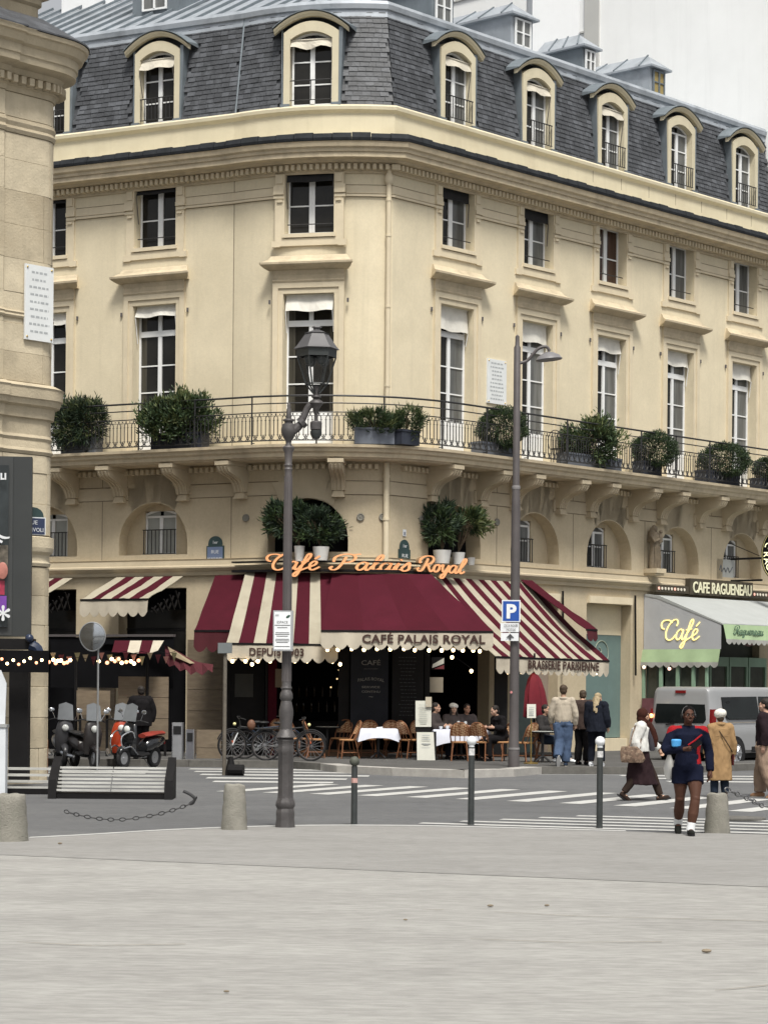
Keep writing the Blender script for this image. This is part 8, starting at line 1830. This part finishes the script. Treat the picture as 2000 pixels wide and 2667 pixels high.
# ---------------------------------------------------------------- plants
def foliage(name, c, r, n, size, mats, parent, seed, kind='leaf', up=.3, lump=.35, flat=1.0):
    """a crown of many small leaf blades, clumped, with gaps and a ragged outline"""
    rr = random.Random(seed); mb = MB(); c = Vector(c)
    clumps = []
    for _ in range(max(6, int(n / 45))):
        d = Vector((rr.gauss(0, 1), rr.gauss(0, 1), rr.gauss(0, 1))).normalized(); k = rr.uniform(.35, 1.0) ** .6
        clumps.append((Vector((d.x * r[0] * k, d.y * r[1] * k, d.z * r[2] * k)), rr.uniform(.16, .34) * min(r) * (1 + lump), rr.choice((0, 0, 1, 1, 2))))
    for i in range(n):
        if kind == 'clip':
            o = Vector((rr.gauss(0, 1), rr.gauss(0, 1), rr.gauss(0, 1))).normalized(); k = rr.uniform(.35, 1.0) ** .35 * (.92 + .22 * _nz.noise(o * 2.2 + Vector((seed, 0, 0))))
            b = Vector((o.x * r[0], o.y * r[1], o.z * r[2])) * k; d = Vector((0, 0, 0)); p = c + b; cr = 0; tone = 1 + (1 if _nz.noise(o * 5 + Vector((seed, 3, 0))) > .12 else 0) - (1 if rr.random() < .3 else 0)
        else: b, cr, tone = rr.choice(clumps); d = Vector((rr.gauss(0, 1), rr.gauss(0, 1), rr.gauss(0, 1))) * cr * .55; p = c + b + d
        o = (b + d); o = o.normalized() if o.length > 1e-4 else UZ
        L = size * rr.uniform(.6, 1.35); w = L * (.34 if kind in ('leaf', 'clip') else (.10 if kind == 'needle' else .20))
        a = (o * .8 + UZ * up + Vector((rr.gauss(0, .5), rr.gauss(0, .5), rr.gauss(0, .5)))).normalized(); s = a.cross(Vector((rr.gauss(0, 1), rr.gauss(0, 1), rr.gauss(0, 1)))).normalized() * w; nn = a.cross(s).normalized() * L * .10
        mb.add([p, p + a * L * .5 + s * .5 + nn, p + a * L, p + a * L * .5 - s * .5 + nn], [(0, 1, 2), (0, 2, 3)], min(2, max(0, tone + rr.choice((-1, 0, 0, 0, 1)))))
    o = mb.build(name, mats, parent); o['kind'] = 'stuff'; return o
def stems(mb, base, tips, r=.012):
    for t_ in tips: mb.tube(cat([base, (Vector(base) + Vector(t_)) / 2 + Vector((rnd.uniform(-.05, .05), rnd.uniform(-.05, .05), .04)), t_], 3), [r] * 3 + [r * .8, r * .7, r * .6, r * .4], 5)
def planter(label, x, y0, x0, x1, boxm, cr, ch, mats, n, size, kind='leaf', seed=1, d=.70, bh=.42, up=.3, two=None, group='planters on the balcony'):
    s = s_at(x, y0, d); f = LF(s, d); p = f(0, 0, 8.06); t = thing('balcony_planter', label, 'planter', p, group)
    k = p.y / F; w = max(.3, (x1 - x0) * k / max(.5, abs(f.u.x)) * .92)
    mb = MB(); f.box(mb, -w / 2, w / 2, -.19, .19, 8.07, 8.06 + bh); mb.build('box', boxm, t)
    mb = MB(); f.box(mb, -w / 2 - .02, w / 2 + .02, -.21, .21, 8.06 + bh - .05, 8.06 + bh); mb.build('rim', boxm, t)
    mb = MB(); f.box(mb, -w / 2 + .03, w / 2 - .03, -.16, .16, 8.06 + bh, 8.06 + bh + .015); mb.build('soil', stem_m, t)
    for i, (u, hh, kk) in enumerate(two or ((0, ch, 1.0),)):
        c = f(u, .24 if kind == 'clip' else .10, 8.46 + hh * (.48 if bh < .5 else .5))
        mb = MB(); stems(mb, f(u, 0, 8.06 + bh), [c + Vector((rnd.uniform(-.3, .3) * cr, rnd.uniform(-.15, .15), rnd.uniform(0, .3))) for _ in range(7)]); mb.build('stem', stem_m, t, True)
        foliage('foliage', c, (cr * kk * 1.08, min(cr, .46) * kk, hh * .82), int(n * kk * (2.0 if kind == 'clip' else 1.0)), size * (1.3 if kind == 'clip' else 1.5), mats, t, seed + i, kind, up)
    return t
LD, LM, LO = [leaf_pine, leaf1, leaf2], [leaf1, leaf2, leaf3], [leaf2, leaf3, leaf3]
planter('shaggy dark green shrub in a grey box on the balcony, beside the stone corner building', 215, 1100, 168, 270, pot_grey, .52, .80, [leaf_pine, leaf1, leaf3], 4200, .11, 'needle', 11, two=((-.25, .74, 1.0), (.28, .85, .85)))
planter('tall bushy balcony shrub with pale upright tips, in a dark box', 470, 1100, 395, 545, pot_dark, .75, .86, [leaf1, leaf2, leaf3], 5200, .085, 'leaf', 21, up=.8, two=((-.25, .70, .95), (.35, .82, .85)))
planter('low grassy planter in a long grey box by the downpipe on the rounded corner', 975, 1090, 918, 1030, pot_grey, .62, .34, LM, 2600, .11, 'needle', 31, bh=.42, up=.8)
planter('small dark pot of light green grass beside the long grey planter', 1070, 1090, 1035, 1085, pot_dark, .32, .40, LM, 1100, .11, 'needle', 41, bh=.38, up=.9)
planter('rounded dark green bush in a grey planter under the balcony wall plaque', 1290, 1100, 1235, 1345, pot_grey, .66, .72, LD, 5200, .05, 'clip', 51, bh=.34)
planter('pale olive feathery bush on the balcony, next to the black iron chairs', 1535, 1130, 1430, 1600, pot_grey, .80, .74, [leaf1, leaf2, leaf3], 5200, .085, 'leaf', 61, bh=.36, up=.6)
planter('clipped round bush in a dark pot above the statue of the robed mother', 1685, 1160, 1660, 1720, pot_dark, .66, .68, LD, 4800, .05, 'clip', 71, bh=.40)
planter('wide clipped bush in a dark planter above the CAFE RAGUENEAU board', 1868, 1190, 1810, 1925, pot_dark, .80, .66, LD, 5200, .05, 'clip', 81, bh=.38)
planter('balcony bush above the black oval sign, cut off by the picture border', 1990, 1210, 1965, 2030, pot_dark, .55, .50, LD, 2600, .06, 'clip', 91, bh=.36)
# potted oleanders standing on the ledge in front of the two dark arches
def potted(label, x, ytop, ybot, hw, d, cr, cz, n, seed, size=.17, mats=LD, bush=True, dx=0):
    s = s_at(x, ybot, d); f = LF(s, d); k = f.o.y / F; z0 = at(x, ybot, f.o.y).z; z1 = at(x, ytop, f.o.y).z; r = hw * k
    t = thing('potted_plant', label, 'potted plant', f(0, 0, z0), 'white pots above the cafe awning'); mb = MB(); mb.lathe([(r * .78, z0 - (0 if f is None else 0)), (r, z1), (r * .92, z1), (r * .85, z1 - .05), (.01, z1 - .05)], 20, (f.o.x, f.o.y, 0)); mb.build('pot', pot_white, t, True)
    if bush:
        c = Vector((f.o.x + dx, f.o.y + .05, cz)); mb = MB(); stems(mb, f(0, 0, z1), [c + Vector((rnd.uniform(-.6, .6) * cr[0], rnd.uniform(-.3, .2), rnd.uniform(-.2, .6) * cr[2])) for _ in range(12)], .014); mb.build('stem', stem_m, t, True)
        foliage('foliage', c, cr, n, size, mats, t, seed, 'blade', .35, .25)
potted('white pot with a big oleander behind the word Café of the script sign', 780, 1422, 1462, 14, .34, (.66, .34, .44), 6.20, 1900, 5, size=.19, dx=-.24)
potted('white pot with a dark oleander, between the words Café and Palais', 836, 1424, 1460, 22, .34, (.58, .32, .36), 6.05, 1600, 6, size=.17, dx=-.06)
potted('large white pot with an oleander above the word Royal of the script sign', 1151, 1433, 1468, 24, .36, (.50, .34, .52), 6.22, 2000, 7, size=.19, dx=-.06)
potted('white pot with spreading oleander, between the large and the small empty pot', 1193, 1439, 1470, 18, .36, (.50, .30, .34), 6.32, 1000, 8, size=.19, dx=.26, mats=LM)
potted('small empty white pot at the end of the ledge', 1226, 1452, 1472, 11, .36, None, 0, 0, 9, bush=False)
# loose sprigs reaching out over the wall
for c, n, sd in (((at(690, 1365, 58.3)), 90, 1), (at(702, 1325, 58.2), 110, 2), (at(890, 1395, 58.0), 90, 3), (at(1158, 1300, 58.8), 90, 4), (at(1270, 1345, 59.0), 130, 5), (at(1250, 1372, 58.9), 110, 6)):
    pass
